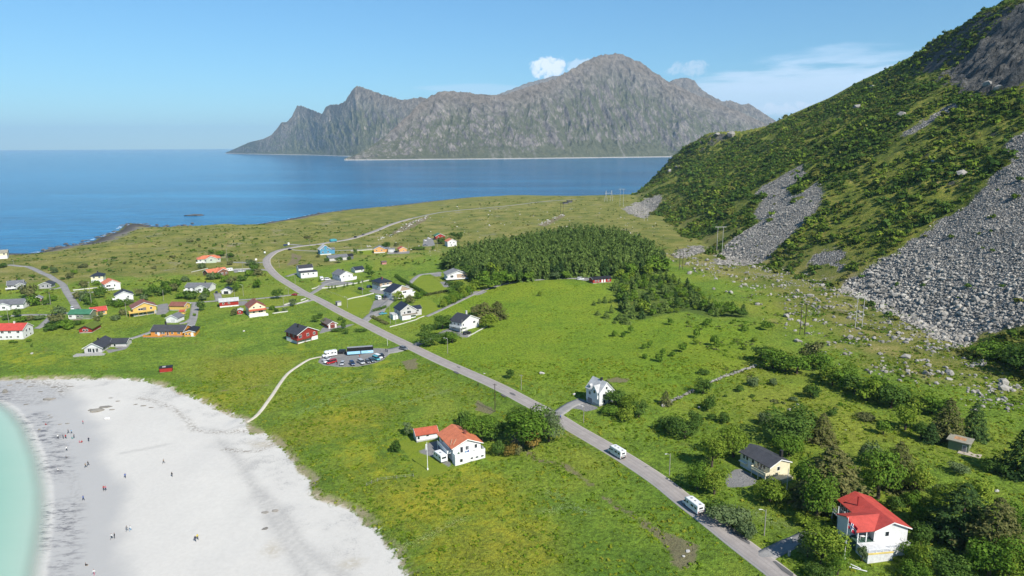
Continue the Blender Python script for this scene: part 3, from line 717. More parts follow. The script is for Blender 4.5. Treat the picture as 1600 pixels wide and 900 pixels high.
for a_, op, cc in (((1270, 150, 260, 50, NZ_veil, 0.68, 1.05), 0.8, (5.4, 6.6, 8.0)), ((1290, 120, 220, 30, NZ_veil, 0.85, 1.2), 0.6, (5.0, 6.4, 8.0)), ((1330, 86, 190, 20, NZ_veil, 0.88, 1.2), 0.6, (4.8, 6.3, 8.0)), ((740, 142, 120, 16, NZ_veil, 0.9, 1.2), 0.4, (5.0, 6.4, 8.0)),
                  ((1075, 108, 50, 18, NZ_puff, 0.94, 1.25), 0.6, (5.2, 6.2, 7.4)), ((857, 106, 36, 22, NZ_puff, 0.86, 1.12), 0.9, (7.4, 8.0, 8.8)), ((905, 102, 44, 14, NZ_puff, 0.95, 1.2), 0.5, (6.8, 7.4, 8.2)), ((1230, 170, 90, 14, NZ_puff, 0.88, 1.15), 0.7, (7.0, 7.7, 8.6))):
    sky = g.mix(g.m('MULTIPLY', cloud(*a_), op), sky, cc)
world.cycles.sampling_method = 'MANUAL'; world.cycles.sample_map_resolution = 256
bg = g.n('Background', {'Color': sky, 'Strength': 0.088})
wo = g.n('OutputWorld'); g.nt.links.new(bg.outputs[0], wo.inputs['Surface'])

def box_mesh(name, x0, x1, y0, y1, z0, z1, mat):
    V = [(x0, y0, z0), (x1, y0, z0), (x1, y1, z0), (x0, y1, z0), (x0, y0, z1), (x1, y0, z1), (x1, y1, z1), (x0, y1, z1)]
    Fc = [0, 3, 2, 1, 4, 5, 6, 7, 0, 1, 5, 4, 1, 2, 6, 5, 2, 3, 7, 6, 3, 0, 4, 7]
    return mesh_np(name, V, Fc, [4] * 6, [mat])
gh = G('haze')
vol = gh.n('VolumePrincipled', {'Color': (.50, .76, 1.0), 'Density': 3.5e-5, 'Anisotropy': 0.0})
gh.out(None, vol.outputs[0])
haze = link('haze', box_mesh('haze', -46000, 46000, -46000, 46000, -160, 1400, gh.mat), kind='stuff')

scene.view_settings.view_transform = 'Standard'; scene.view_settings.look = 'None'
scene.view_settings.exposure = 0.72; scene.view_settings.gamma = 1.0; scene.view_settings.use_curve_mapping = False
scene.cycles.max_bounces = 6; scene.cycles.diffuse_bounces = 3; scene.cycles.glossy_bounces = 2; scene.cycles.transmission_bounces = 2; scene.cycles.transparent_max_bounces = 12; scene.cycles.volume_bounces = 0
scene.cycles.caustics_reflective = False; scene.cycles.caustics_refractive = False
scene.cycles.use_denoising = True
# ------------------------------------------------------------------ small mesh builder
class MB:
    def __init__(s): s.v = []; s.f = []; s.mi = []
    def add(s, V, Fs, mi=0):
        b = len(s.v); s.v += [tuple(map(float, p)) for p in V]
        for f in Fs: s.f.append([b + i for i in f]); s.mi.append(mi)
        return s
    def box(s, x0, x1, y0, y1, z0, z1, mi=0):
        V = [(x0, y0, z0), (x1, y0, z0), (x1, y1, z0), (x0, y1, z0), (x0, y0, z1), (x1, y0, z1), (x1, y1, z1), (x0, y1, z1)]
        return s.add(V, [(0, 3, 2, 1), (4, 5, 6, 7), (0, 1, 5, 4), (1, 2, 6, 5), (2, 3, 7, 6), (3, 0, 4, 7)], mi)
    def tube(s, pts, rad, n=8, mi=0, cap=True):
        pts = [Vector(p) for p in pts]
        rs = rad if isinstance(rad, (list, tuple)) else [rad] * len(pts)
        rings = []
        for i, p in enumerate(pts):
            d = (pts[min(i + 1, len(pts) - 1)] - pts[max(i - 1, 0)]).normalized()
            a = d.orthogonal().normalized() if abs(d.z) < 0.95 else Vector((1, 0, 0))
            a = (a - d * a.dot(d)).normalized(); b = d.cross(a)
            rings.append([p + (a * math.cos(2 * math.pi * k / n) + b * math.sin(2 * math.pi * k / n)) * rs[i] for k in range(n)])
        V = [q for r in rings for q in r]; Fs = []
        for i in range(len(pts) - 1):
            for k in range(n):
                Fs.append((i * n + k, i * n + (k + 1) % n, (i + 1) * n + (k + 1) % n, (i + 1) * n + k))
        if cap:
            Fs.append(tuple(range(n - 1, -1, -1))); Fs.append(tuple((len(pts) - 1) * n + k for k in range(n)))
        return s.add(V, Fs, mi)
    def prism(s, poly, ax, t0, t1, mi=0):
        """extrude a 2-D polygon; ax='x': poly in (y,z), 'y': poly in (x,z), 'z': poly in (x,y)"""
        def P(a, b, t): return (t, a, b) if ax == 'x' else ((a, t, b) if ax == 'y' else (a, b, t))
        n = len(poly)
        V = [P(a, b, t0) for a, b in poly] + [P(a, b, t1) for a, b in poly]
        Fs = [tuple(range(n - 1, -1, -1)), tuple(range(n, 2 * n))] + [(i, (i + 1) % n, n + (i + 1) % n, n + i) for i in range(n)]
        return s.add(V, Fs, mi)
    def mesh(s, name, mats, smooth=False):
        me = bpy.data.meshes.new(name); me.from_pydata(s.v, [], s.f)
        for mt in mats: me.materials.append(mt)
        if len(mats) > 1: me.polygons.foreach_set('material_index', s.mi)
        bm = bmesh.new(); bm.from_mesh(me); bmesh.ops.recalc_face_normals(bm, faces=bm.faces); bm.to_mesh(me); bm.free()
        if smooth: me.polygons.foreach_set('use_smooth', [True] * len(me.polygons))
        me.update(); return me
    def build(s, name, mats, parent=None, smooth=False):
        return link(name, s.mesh(name, mats if isinstance(mats, (list, tuple)) else [mats], smooth), parent)

def thing(name, loc, rz, label, cat, group=None):
    o = bpy.data.objects.new(name, None); COL.objects.link(o)
    o.empty_display_size = 0.5
    o.location = [float(c) for c in loc]; o.rotation_euler = (0, 0, rz)
    o['label'] = label; o['category'] = cat
    if group: o['group'] = group
    return o
def tag(o, label, cat, group=None):
    o['label'] = label; o['category'] = cat
    if group: o['group'] = group
    return o
def dup(o, loc=None, rz=None, label=None, parent=None):
    c = o.copy(); COL.objects.link(c)
    if parent is not None: c.parent = parent
    if loc is not None: c.location = [float(a) for a in loc]
    if rz is not None: c.rotation_euler = (0, 0, rz)
    if label: c['label'] = label
    for ch in list(o.children): dup(ch, parent=c)
    return c

# ------------------------------------------------------------------ plain materials
_mc = {}
def paint(name, col, rough=0.6, spec=0.3, var=0.12, scale=1.2, metal=0.0):
    if name in _mc: return _mc[name]
    g = G(name); P = g.obj()
    n = g.noise(scale, 5, 0.6, P)
    f = g.ss(n, 0.3, 0.7, 1 - var, 1 + var)
    c = g.mix(1.0, col, g.n('CombineColor', {0: f, 1: f, 2: f}).outputs[0], 'MULTIPLY')
    _mc[name] = g.out(g.bsdf(c, rough, spec, g.bump(n, 0.15, 0.02), metal))
    return _mc[name]
def cladding(name, col, var=0.10, horizontal=True):
    key = 'clad_' + name
    if key in _mc: return _mc[key]
    g = G(key); P = g.obj()
    z = g.n('SeparateXYZ', {0: P}).outputs
    axis = z[2] if horizontal else g.m('ADD', z[0], z[1])
    fr = g.m('FRACT', g.m('MULTIPLY', axis, 5.0))
    gap = g.ss(fr, 0.90, 1.0)
    n = g.noise(0.8, 5, 0.6, P); n2 = g.noise(6.0, 4, 0.6, g.scalev(P, (1, 1, 0.2)))
    f = g.ss(g.m('ADD', g.m('MULTIPLY', n, 0.6), g.m('MULTIPLY', n2, 0.4)), 0.3, 0.7, 1 - var, 1 + var * 0.6)
    f = g.m('MULTIPLY', f, g.m('SUBTRACT', 1.0, g.m('MULTIPLY', gap, 0.22)))
    c = g.mix(1.0, col, g.n('CombineColor', {0: f, 1: f, 2: f}).outputs[0], 'MULTIPLY')
    _mc[key] = g.out(g.bsdf(c, 0.6, 0.25, g.bump(fr, 0.5, 0.03)))
    return _mc[key]
def roofing(name, col, kind='tile', var=0.22):
    key = 'roof_' + name
    if key in _mc: return _mc[key]
    g = G(key); P = g.obj()
    sx = g.n('SeparateXYZ', {0: P}).outputs
    n = g.noise(0.6, 5, 0.65, P); n2 = g.noise(4.0, 5, 0.7, P)
    f = g.ss(g.m('ADD', g.m('MULTIPLY', n, 0.55), g.m('MULTIPLY', n2, 0.45)), 0.32, 0.68, 1 - var, 1 + var)
    if kind == 'turf':
        col2 = g.ramp(n2, [(0.3, (.07, .11, .02)), (0.7, (.13, .16, .03))])
        _mc[key] = g.out(g.bsdf(col2, 0.95, 0.1, g.bump(n2, 1.0, 0.3))); return _mc[key]
    fz = g.m('FRACT', g.m('MULTIPLY', sx[2], 6.5))
    f = g.m('MULTIPLY', f, g.ss(fz, 0.0, 0.25, 0.86, 1.0))
    if kind == 'sheet':
        fx = g.m('FRACT', g.m('MULTIPLY', sx[0], 0.55))
        f = g.m('MULTIPLY', f, g.ss(g.m('ABSOLUTE', g.m('SUBTRACT', fx, 0.5)), 0.05, 0.0, 1.0, 0.72))
    c = g.mix(1.0, col, g.n('CombineColor', {0: f, 1: f, 2: f}).outputs[0], 'MULTIPLY')
    _mc[key] = g.out(g.bsdf(c, 0.62, 0.3, g.bump(fz, 0.4, 0.05)))
    return _mc[key]
WHITE = (.70, .70, .68)
M_TRIM = paint('white_trim', (.72, .72, .70))
M_GLASS = paint('window_glass', (.020, .026, .032), 0.06, 0.7, 0.3, 3.0)
M_CONC = paint('concrete', (.36, .355, .34), 0.9, 0.15, 0.2, 0.8)
M_WOOD = paint('weathered_wood', (.21, .175, .135), 0.85, 0.15, 0.25, 3.0)
M_DARKWOOD = paint('dark_pole_wood', (.055, .042, .034), 0.85, 0.15, 0.25, 3.0)
M_GREYWOOD = paint('grey_pole_wood', (.27, .25, .22), 0.85, 0.15, 0.2, 3.0)
M_STEEL = paint('galvanised_steel', (.46, .47, .47), 0.45, 0.5, 0.1, 3.0, 0.6)
M_BLACK = paint('black_metal', (.016, .016, .017), 0.55, 0.3)
M_RUBBER = paint('tyre_rubber', (.014, .014, .015), 0.85, 0.2)
M_DECK = paint('grey_decking', (.31, .30, .285), 0.85, 0.15, 0.2, 2.0)

# ------------------------------------------------------------------ roads
def asphalt(name, c0, c1, track=0.0):
    g = G(name); P = g.pos()
    n = g.noise(0.25, 6, 0.65, P); n2 = g.noise(3.0, 5, 0.7, P)
    c = g.mix(g.ss(g.m('ADD', g.m('MULTIPLY', n, 0.6), g.m('MULTIPLY', n2, 0.4)), 0.35, 0.65), c0, c1)
    a = g.m('ABSOLUTE', g.attr('across'))
    if track:
        tr = g.m('ABSOLUTE', g.m('SUBTRACT', a, 0.46))
        c = g.mix(g.ss(tr, 0.22, 0.05, 0.0, 0.35), c, (.205, .184, .170))
        c = g.mix(g.ss(g.m('ADD', a, g.m('MULTIPLY', g.m('SUBTRACT', n2, 0.5), 0.10)), 0.84, 0.90, 0.0, 0.75), c, (.43, .395, .35))
        cen = g.ss(a, 0.05, 0.02, 0.0, 0.35)
        c = g.mix(cen, c, (.19, .172, .16))
    return g.out(g.bsdf(c, 0.9, 0.15, g.bump(n2, 0.25, 0.05)))
M_ROAD = asphalt('asphalt', (.255, .228, .210), (.325, .292, .268), 1)
M_LANE = asphalt('lane_gravel', (.180, .175, .168), (.275, .265, .250))
M_PATH = asphalt('sand_path', (.40, .36, .28), (.52, .48, .40))
M_PATCH = asphalt('asphalt_patch', (.085, .083, .083), (.12, .117, .115))

def strip(name, xy, z, w, mat, lift):
    n = len(xy)
    t = np.gradient(xy, axis=0); t /= np.linalg.norm(t, axis=1)[:, None] + 1e-9
    nr = np.stack([-t[:, 1], t[:, 0]], 1)
    off = [-1.02, -1, -0.5, 0, 0.5, 1, 1.02]; dz = [-0.7, 0, 0.025, 0.04, 0.025, 0, -0.7]
    rows = []
    for o, d in zip(off, dz):
        ww = w / 2 * (1 + (0.0 if abs(o) < 0.9 else 0))
        rows.append(np.column_stack([xy + nr * o * ww, z + lift + d]))
    X = np.array(rows)
    return grid_mesh(name, X[:, :, 0], X[:, :, 1], X[:, :, 2], mat, dict(across=np.repeat(np.array(off)[:, None], n, 1)))
for i, (xy, z, w, kind) in enumerate(_pending):
    zz = H(xy[:, 0], xy[:, 1])
    me = strip(kind, xy, zz, w, {'road': M_ROAD, 'lane': M_LANE, 'path': M_PATH}[kind], {'road': 0.16, 'lane': 0.10, 'path': 0.06}[kind] + 0.002 * i)
    structure({'road': 'road', 'lane': 'driveway', 'path': 'path'}[kind], me)

def flat_patch(name, pts, mat, lift=0.2):
    w = [hit(a, b) for a, b in pts]
    V = [(p[0], p[1], float(H(p[0], p[1])) + lift) for p in w]
    c = np.mean(V, 0)
    n = len(V)
    me = mesh_np(name, V + [tuple(c)], [[i, (i + 1) % n, n] for i in range(n)], [3] * n, [mat], False, dict(across=np.zeros(n + 1)))
    return structure(name, me)
def ell(cx, cy, a, b, n=14, rot=0.5):
    return [(cx + a * math.cos(2 * math.pi * k / n) , cy + b * math.sin(2 * math.pi * k / n) + rot * a * math.cos(2 * math.pi * k / n)) for k in range(n)][::-1]
for cx, cy, a, b in ((713, 582.6, 4.5, 1.5), (787, 618.8, 4.5, 1.4), (801, 616.5, 5, 1.7), (716.5, 574.6, 3, 0.8)):
    flat_patch('asphalt_patch', ell(cx, cy, a, b, 14, 0.4), M_PATCH, 0.24)
flat_patch('asphalt_patch', [(1143, 832), (1150, 834), (1172, 849), (1171, 852), (1158, 845), (1146, 837)][::-1], M_PATCH, 0.24)
flat_patch('asphalt_patch', [(1207, 878), (1212, 878), (1240, 898), (1238, 903), (1222, 893)][::-1], M_PATCH, 0.24)
# ------------------------------------------------------------------ houses
def roof_prism(mb, x0, x1, y0, y1, z, ridge, pitch, over, t, hip=False):
    tp = math.tan(R(pitch))
    if hip:
        X0, X1, Y0, Y1 = x0 - over, x1 + over, y0 - over, y1 + over
        zb = z - over * tp
        if ridge == 'x':
            hw = (Y1 - Y0) / 2; k = min(hw, (X1 - X0) / 2 - 0.05); r0, r1 = (X0 + k, (Y0 + Y1) / 2), (X1 - k, (Y0 + Y1) / 2)
        else:
            hw = (X1 - X0) / 2; k = min(hw, (Y1 - Y0) / 2 - 0.05); r0, r1 = ((X0 + X1) / 2, Y0 + k), ((X0 + X1) / 2, Y1 - k)
        zr = zb + hw * tp
        V = [(X0, Y0, zb), (X1, Y0, zb), (X1, Y1, zb), (X0, Y1, zb), (X0, Y0, zb + t), (X1, Y0, zb + t), (X1, Y1, zb + t), (X0, Y1, zb + t), (*r0, zr + t), (*r1, zr + t)]
        Fs = [(0, 3, 2, 1), (0, 1, 5, 4), (1, 2, 6, 5), (2, 3, 7, 6), (3, 0, 4, 7)]
        Fs += [(4, 5, 9, 8), (5, 6, 9), (6, 7, 8, 9), (7, 4, 8)] if ridge == 'x' else [(4, 5, 8), (5, 6, 9, 8), (6, 7, 9), (7, 4, 8, 9)]
        mb.add(V, Fs); return zr
    if ridge == 'x': a0, a1, L0, L1, ax = y0, y1, x0, x1, 'x'
    else: a0, a1, L0, L1, ax = x0, x1, y0, y1, 'y'
    mid = (a0 + a1) / 2; zr = z + (a1 - a0) / 2 * tp; ze = z - over * tp
    poly = [(a0 - over, ze), (mid, zr), (a1 + over, ze), (a1 + over, ze + t), (mid, zr + t), (a0 - over, ze + t)]
    mb.prism(poly, ax, L0 - over * 0.8, L1 + over * 0.8)
    return zr
def wall_prism(mb, x0, x1, y0, y1, z0, z, ridge, pitch, hip=False):
    tp = math.tan(R(pitch)); e = 0.02
    if ridge in ('flat', 'mono') or hip:
        mb.box(x0, x1, y0, y1, z0, z - e); return
    if ridge == 'x': a0, a1, ax, t0, t1 = y0, y1, 'x', x0, x1
    else: a0, a1, ax, t0, t1 = x0, x1, 'y', y0, y1
    mid = (a0 + a1) / 2; zr = z + (a1 - a0) / 2 * tp
    mb.prism([(a0, z0), (a1, z0), (a1, z - e), (mid, zr - e), (a0, z - e)], ax, t0, t1)
def volume(par, x0, x1, y0, y1, z0, z, ridge, pitch, wall, roof, pre='', over=0.45, t=0.2, hip=False, trim=None):
    mb = MB(); wall_prism(mb, x0, x1, y0, y1, z0, z, ridge, pitch, hip); w = mb.build(pre + 'wall', wall, par)
    mb = MB()
    if ridge == 'flat': mb.box(x0 - over, x1 + over, y0 - over, y1 + over, z, z + t + 0.05); zr = z
    elif ridge == 'mono':
        dz = (y1 - y0 + 2 * over) * math.tan(R(pitch))
        V = [(x0 - over, y0 - over, z), (x1 + over, y0 - over, z), (x1 + over, y1 + over, z + dz), (x0 - over, y1 + over, z + dz)]
        mb.add(V + [(a, b, c + t) for a, b, c in V], [(0, 3, 2, 1), (4, 5, 6, 7), (0, 1, 5, 4), (1, 2, 6, 5), (2, 3, 7, 6), (3, 0, 4, 7)]); zr = z + dz
    else: zr = roof_prism(mb, x0, x1, y0, y1, z, ridge, pitch, over, t, hip)
    r = mb.build(pre + 'roof', roof, par)
    if trim is not None and not hip and ridge in ('x', 'y'):
        tp = math.tan(R(pitch))
        a0, a1, L0, L1, ax = (y0, y1, x0, x1, 'x') if ridge == 'x' else (x0, x1, y0, y1, 'y')
        mid = (a0 + a1) / 2; ze = z - over * tp; zz = z + (a1 - a0) / 2 * tp
        for s, e in ((L0 - over * 0.8, -0.06), (L1 + over * 0.8, 0.06)):
            mb = MB(); d = 0.12
            mb.prism([(a0 - over, ze - d), (mid, zz - d), (a1 + over, ze - d), (a1 + over, ze + t * 0.8), (mid, zz + t * 0.8), (a0 - over, ze + t * 0.8)], ax, min(s + e * 0.05, s + e), max(s + e * 0.05, s + e))
            mb.build('gable_trim', trim, r)
    return w, r, zr
def put(par, side, s, zc, w, h, ext, fm, pm, name='window', pane='pane', bars=True):
    """a window or door on one side of the box ext=(x0,x1,y0,y1); s runs 0..1 along the side"""
    x0, x1, y0, y1 = ext
    def bx(mb, a0, a1, za, zb, d0, d1):
        if side == 'f': mb.box(a0, a1, y0 - d1, y0 - d0, za, zb)
        elif side == 'b': mb.box(a0, a1, y1 + d0, y1 + d1, za, zb)
        elif side == 'l': mb.box(x0 - d1, x0 - d0, a0, a1, za, zb)
        else: mb.box(x1 + d0, x1 + d1, a0, a1, za, zb)
    lo, hi = (x0, x1) if side in 'fb' else (y0, y1)
    c = lo + (hi - lo) * s
    f = 0.11
    mb = MB(); bx(mb, c - w / 2 - f, c + w / 2 + f, zc - h / 2 - f, zc + h / 2 + f, -0.01, 0.05)
    if bars and w > 0.9:
        bx(mb, c - 0.04, c + 0.04, zc - h / 2, zc + h / 2, 0.05, 0.095)
    o = mb.build(name, fm, par)
    mb = MB(); bx(mb, c - w / 2, c + w / 2, zc - h / 2, zc + h / 2, 0.05, 0.075)
    mb.build(pane, pm, o)
    return o
def railing(par, pts, z, h, mat, name='railing', panel=True):
    mb = MB()
    for (xa, ya), (xb, yb) in zip(pts[:-1], pts[1:]):
        a = Vector((xa, ya, 0)); b = Vector((xb, yb, 0)); d = (b - a); L = d.length; d.normalize(); nn = Vector((-d.y, d.x, 0)) * 0.03
        for za, zb in (((z + 0.08, z + h),) if panel else ((z + h - 0.1, z + h), (z + h * 0.5 - 0.05, z + h * 0.5 + 0.05))):
            V = [a - nn, b - nn, b + nn, a + nn]
            mb.add([(p.x, p.y, za) for p in V] + [(p.x, p.y, zb) for p in V], [(0, 3, 2, 1), (4, 5, 6, 7), (0, 1, 5, 4), (1, 2, 6, 5), (2, 3, 7, 6), (3, 0, 4, 7)])
        for k in range(int(L / 1.8) + 1):
            p = a + d * min(k * 1.8 + 0.06, L - 0.06)
            mb.box(p.x - 0.05, p.x + 0.05, p.y - 0.05, p.y + 0.05, z, z + h + 0.04)
    return mb.build(name, mat, par)
HOUSES = {}
def house(key, A, B, D, h, ridge, pitch, wall, roof, label, name='house', cat='house', win=(), door=(), chim=None, base=(None, 0.45), over=0.5, hip=False, trim=M_TRIM, y0=0.0, wm=None, t=0.2, drop=1.6, L=None):
    a, b = hit(*A), hit(*B)
    d = b - a
    if L is None: L = float(math.hypot(d[0], d[1]))
    rz = math.atan2(d[1], d[0])
    zb = max(a[2], b[2]) * 0.5 + min(a[2], b[2]) * 0.5
    o = thing(name, (a[0], a[1], zb), rz, label, cat)
    bm_, bh = base
    if bh > 0:
        mb = MB(); mb.box(0.04, L - 0.04, y0 + 0.04, y0 + D - 0.04, -drop, bh); mb.build('foundation', bm_ or M_CONC, o)
    w, r, zr = volume(o, 0, L, y0, y0 + D, bh if bh > 0 else -0.5, h, ridge, pitch, wall, roof, '', over, t, hip, trim)
    ext = (0, L, y0, y0 + D)
    for side, ss_, zc, ww, hh in win:
        for s in ss_: put(o, side, s, zc, ww, hh, ext, wm or M_TRIM, M_GLASS)
    for side, s, dm in door:
        put(o, side, s, bh + 1.02, 0.95, 2.0, ext, wm or M_TRIM, dm, 'door', 'door_leaf', False)
    if chim:
        cx, cy, cm = chim
        x, y = L * cx, y0 + D * cy
        mb = MB(); mb.box(x - 0.35, x + 0.35, y - 0.35, y + 0.35, zr - 1.3, zr + 0.95); mb.box(x - 0.42, x + 0.42, y - 0.42, y + 0.42, zr + 0.95, zr + 1.08)
        mb.build('chimney', cm, r)
    HOUSES[key] = (o, L, D, h, zr)
    if __name__ != '__main__' or VERBOSE: print(key, 'L=%.1f' % L, 'rz=%.0f' % math.degrees(rz), 'at', np.round(a, 0), 'ppm %.2f' % pxm(a))
    return o, L
VERBOSE = False
W_white = cladding('white', (.66, .66, .645)); W_cream = cladding('cream', (.66, .60, .42)); W_grey = cladding('grey', (.33, .33, .325)); W_lgrey = cladding('light_grey', (.47, .46, .44))
W_red = cladding('barn_red', (.30, .028, .020)); W_dred = cladding('dark_red', (.24, .030, .022)); W_yellow = cladding('yellow', (.60, .40, .11)); W_orange = cladding('orange', (.58, .235, .045)); W_blue = cladding('blue', (.075, .25, .38))
W_tan = cladding('tan', (.36, .27, .19)); W_brick = cladding('brown_brick', (.17, .085, .058)); W_green = cladding('green', (.16, .20, .12)); W_pink = cladding('faded_pink', (.42, .19, .17)); W_pgreen = cladding('pale_green', (.42, .47, .38)); W_dgrey = cladding('dark_grey', (.12, .12, .125))
W_amber = cladding('amber', (.62, .33, .12)); W_yor = cladding('deep_orange', (.56, .26, .035))
RF_dark = roofing('charcoal', (.040, .042, .048)); RF_slate = roofing('slate', (.135, .138, .145)); RF_navy = roofing('blue_black', (.020, .026, .042)); RF_red = roofing('bright_red', (.42, .060, .045)); RF_orange = roofing('orange_tile', (.50, .155, .075))
RF_brown = roofing('brown_tile', (.20, .080, .055)); RF_lgrey = roofing('light_grey', (.42, .42, .41)); RF_green = roofing('green_sheet', (.045, .155, .085)); RF_grey = roofing('mid_grey', (.21, .21, .205)); RF_turf = roofing('turf', (.1, .14, .03), 'turf'); RF_sheet = roofing('black_sheet', (.055, .055, .060), 'sheet'); RF_ftan = roofing('felt_tan', (.255, .24, .185)); RF_bri = roofing('rust_red', (.37, .085, .045)); RF_bk = roofing('black_felt', (.018, .018, .020)); RF_brg = roofing('brown_grey', (.13, .10, .085))
DR = paint('door_brown', (.14, .06, .03)); DW = paint('door_white', (.62, .62, .6)); DG = paint('door_grey', (.2, .2, .2)); CH = paint('chimney_dark', (.030, .028, .028)); CHR = paint('chimney_brick', (.20, .07, .05)); CHW = paint('chimney_white', (.6, .59, .57))
BW = paint('plaster_white', (.62, .615, .6), 0.85, 0.15)
GAR = paint('garage_door', (.52, .52, .51))
def garage_door(o, side, s, ext, w=2.6, h=2.2, m=GAR, z=0.1):
    return put(o, side, s, z + h / 2, w, h, ext, M_TRIM, m, 'garage_door', 'door_panel', False)

# far left and shore
o, L = house('shore', (-14, 404), (12, 404), 9, 5.2, 'x', 24, W_cream, RF_ftan, 'cream two storey house with a white ground floor at the edge of the sea', win=[('f', (.2, .5, .82), 3.9, 1.3, 1.2), ('r', (.3, .7), 3.9, 1.1, 1.1)], base=(BW, 2.6))
o, L = house('slategrey', (12, 453.5), (37, 451.5), 9, 3.6, 'x', 26, W_grey, RF_slate, 'grey house with slate roof and white balcony beside the lane near the sea', win=[('f', (.15, .5, .8), 2.4, 1.5, 1.2), ('r', (.5,), 2.3, 1.2, 1.1)], chim=(.6, .5, CH), base=(None, .9))
volume(o, L * .56, L * 1.12, -1.6, 6, 0.3, 3.5, 'y', 26, W_grey, RF_slate, 'wing_', .5, .2, False, M_TRIM); put(o, 'f', .5, 2.5, 1.4, 1.1, (L * .56, L * 1.12, -1.6, 6), M_TRIM, M_GLASS)
mb = MB(); mb.box(-.8, L * .54, -2.2, -.02, 1.0, 1.15); [mb.box(x, x + .14, -2.15, -2.0, -1.2, 1.0) for x in (-.7, L * .25, L * .48)]; bal = mb.build('balcony', M_DECK, o); railing(o, [(-.8, -.1), (-.8, -2.15), (L * .54, -2.15)], 1.15, .9, M_TRIM)
o, L = house('greygarage', (62, 450.5), (80, 450), 7, 2.7, 'y', 24, W_grey, RF_dark, 'small grey cabin with open front porch beside the bend of the left lane', 'cabin', 'cabin', win=[('f', (.3,), 1.6, 1.6, 1.2)], door=[('f', .72, M_GLASS)], over=.7)
mb = MB(); [mb.box(x, x + .14, -1.6, -1.46, -.4, 2.5) for x in (.2, L - .3)]; mb.box(0, L, -1.7, -.02, -.6, .12); mb.build('porch', M_DECK, o)
o, L = house('navyhip', (143, 442.5), (162, 441), 8, 5.2, 'x', 26, W_cream, RF_navy, 'cream house with blue black hipped roof up behind the white houses', win=[('f', (.25, .7), 4.0, 1.2, 1.1), ('f', (.3,), 1.4, 1.1, 1.1)], base=(BW, 2.5), hip=True, chim=(.5, .5, CH))
o, L = house('orangewhite', (165, 454.5), (189, 452), 11, 4.6, 'y', 27, W_white, RF_orange, 'white house with orange tiled roof just behind the slate roofed white house', win=[('f', (.22,), 3.3, 2.6, 1.3), ('f', (.62,), 3.3, .8, 1.4), ('l', (.3, .7), 3.2, 1.4, 1.1)], base=(BW, 2.0))
mb = MB(); mb.box(-1.7, L * .55, -1.5, -.02, 1.95, 2.1); mb.box(-1.7, -.02, 0, 7, 1.95, 2.1); [mb.box(x, x + .14, -1.45, -1.3, -1.2, 1.95) for x in (-1.6, L * .4)]; mb.build('balcony', M_TRIM, o); railing(o, [(-1.7, 7), (-1.7, -1.5), (L * .55, -1.5)], 2.1, .9, M_TRIM)
o, L = house('slatewhite', (181, 473.5), (209, 470.5), 9, 4.6, 'y', 26, W_white, RF_dark, 'white house with charcoal roof standing in front of the orange roofed white house', win=[('f', (.72,), 3.4, 1.0, 1.2), ('l', (.25, .6), 3.3, 1.4, 1.2), ('l', (.4,), 1.2, 2.0, 1.2)], base=(BW, 2.0), chim=(.45, .6, CH))
mb = MB(); mb.box(-1.6, -.02, .3, 6, 1.95, 2.1); [mb.box(-1.55, -1.4, y, y + .15, -1.2, 1.95) for y in (.4, 5.7)]; mb.build('balcony', M_TRIM, o); railing(o, [(-.1, .3), (-1.6, .3), (-1.6, 6)], 2.1, .9, M_TRIM)
o, L = house('biggrey', (-16, 485.5), (37, 482.5), 10, 3.4, 'x', 24, W_white, RF_slate, 'long low white house with grey roof cut by the left edge of the photo', win=[('f', (.15, .45, .62, .85), 2.0, 1.5, 1.2), ('r', (.5,), 2.0, 1.2, 1.2)])
volume(o, L * .3, L * .66, -2.5, 4.5, .2, 3.3, 'y', 24, W_white, RF_slate, 'wing_', .5, .2, False, M_TRIM); put(o, 'f', .5, 1.9, 1.5, 1.2, (L * .3, L * .66, -2.5, 4.5), M_TRIM, M_GLASS)
mb = MB(); mb.box(L * .05, L * .28, -2.6, -.02, -.5, .4); mb.build('terrace', M_WOOD, o)
house('pinkshed', (53, 472.8), (65, 472.2), 4.5, 2.6, 'y', 33, W_pink, RF_grey, 'small faded red shed with white trim in the shrubs beside the left lane', 'shed', 'shed', win=[('f', (.35,), 1.5, .8, .8)], door=[('f', .72, DW)], base=(None, .2))
o, L = house('greenroof', (107.5, 499.5), (141, 498.5), 8, 3.3, 'x', 24, W_green, RF_green, 'low house with green sheet roof in the shrubs left of the red turf cabin', win=[('f', (.1, .45, .62), 1.9, 1.3, 1.1)], door=[('f', .3, DW)])
mb = MB(); mb.box(.04, L * .3, -.06, -.02, .4, 3.0); mb.build('white_panel', W_white, o)
mb = MB(); mb.box(L * .3, L * .62, -2.4, -.05, -.6, .35); mb.build('terrace', M_WOOD, o)
house('yellowcot', (143, 494.8), (167.5, 490.8), 7, 2.9, 'x', 26, W_yellow, RF_red, 'low yellow cottage with red roof behind the end of the green roofed house', 'cottage', 'cottage', win=[('f', (.2, .5, .8), 1.7, 1.1, 1.0)])
o, L = house('redwhite', (-14, 531), (37, 530), 9, 5.2, 'x', 30, W_white, RF_red, 'big white two storey house with bright red roof at the left edge', win=[('f', (.14, .38, .6, .86), 4.1, 1.4, 1.2), ('f', (.1, .32, .5, .62, .84), 1.4, 1.0, .9), ('r', (.35, .65), 4.1, 1.1, 1.2), ('r', (.3, .7), 1.5, .9, .8)], chim=(.62, .5, CHW), base=(BW, .5))
o, L = house('turfred', (124, 520.8), (144, 520), 11, 2.3, 'y', 27, W_red, RF_turf, 'red wooden cabin with a grass turf roof on the slope below the yellow cottage', 'cabin', 'cabin', win=[('f', (.38, .62), 1.6, .9, 1.1)], t=.4, trim=M_DARKWOOD, over=.6)
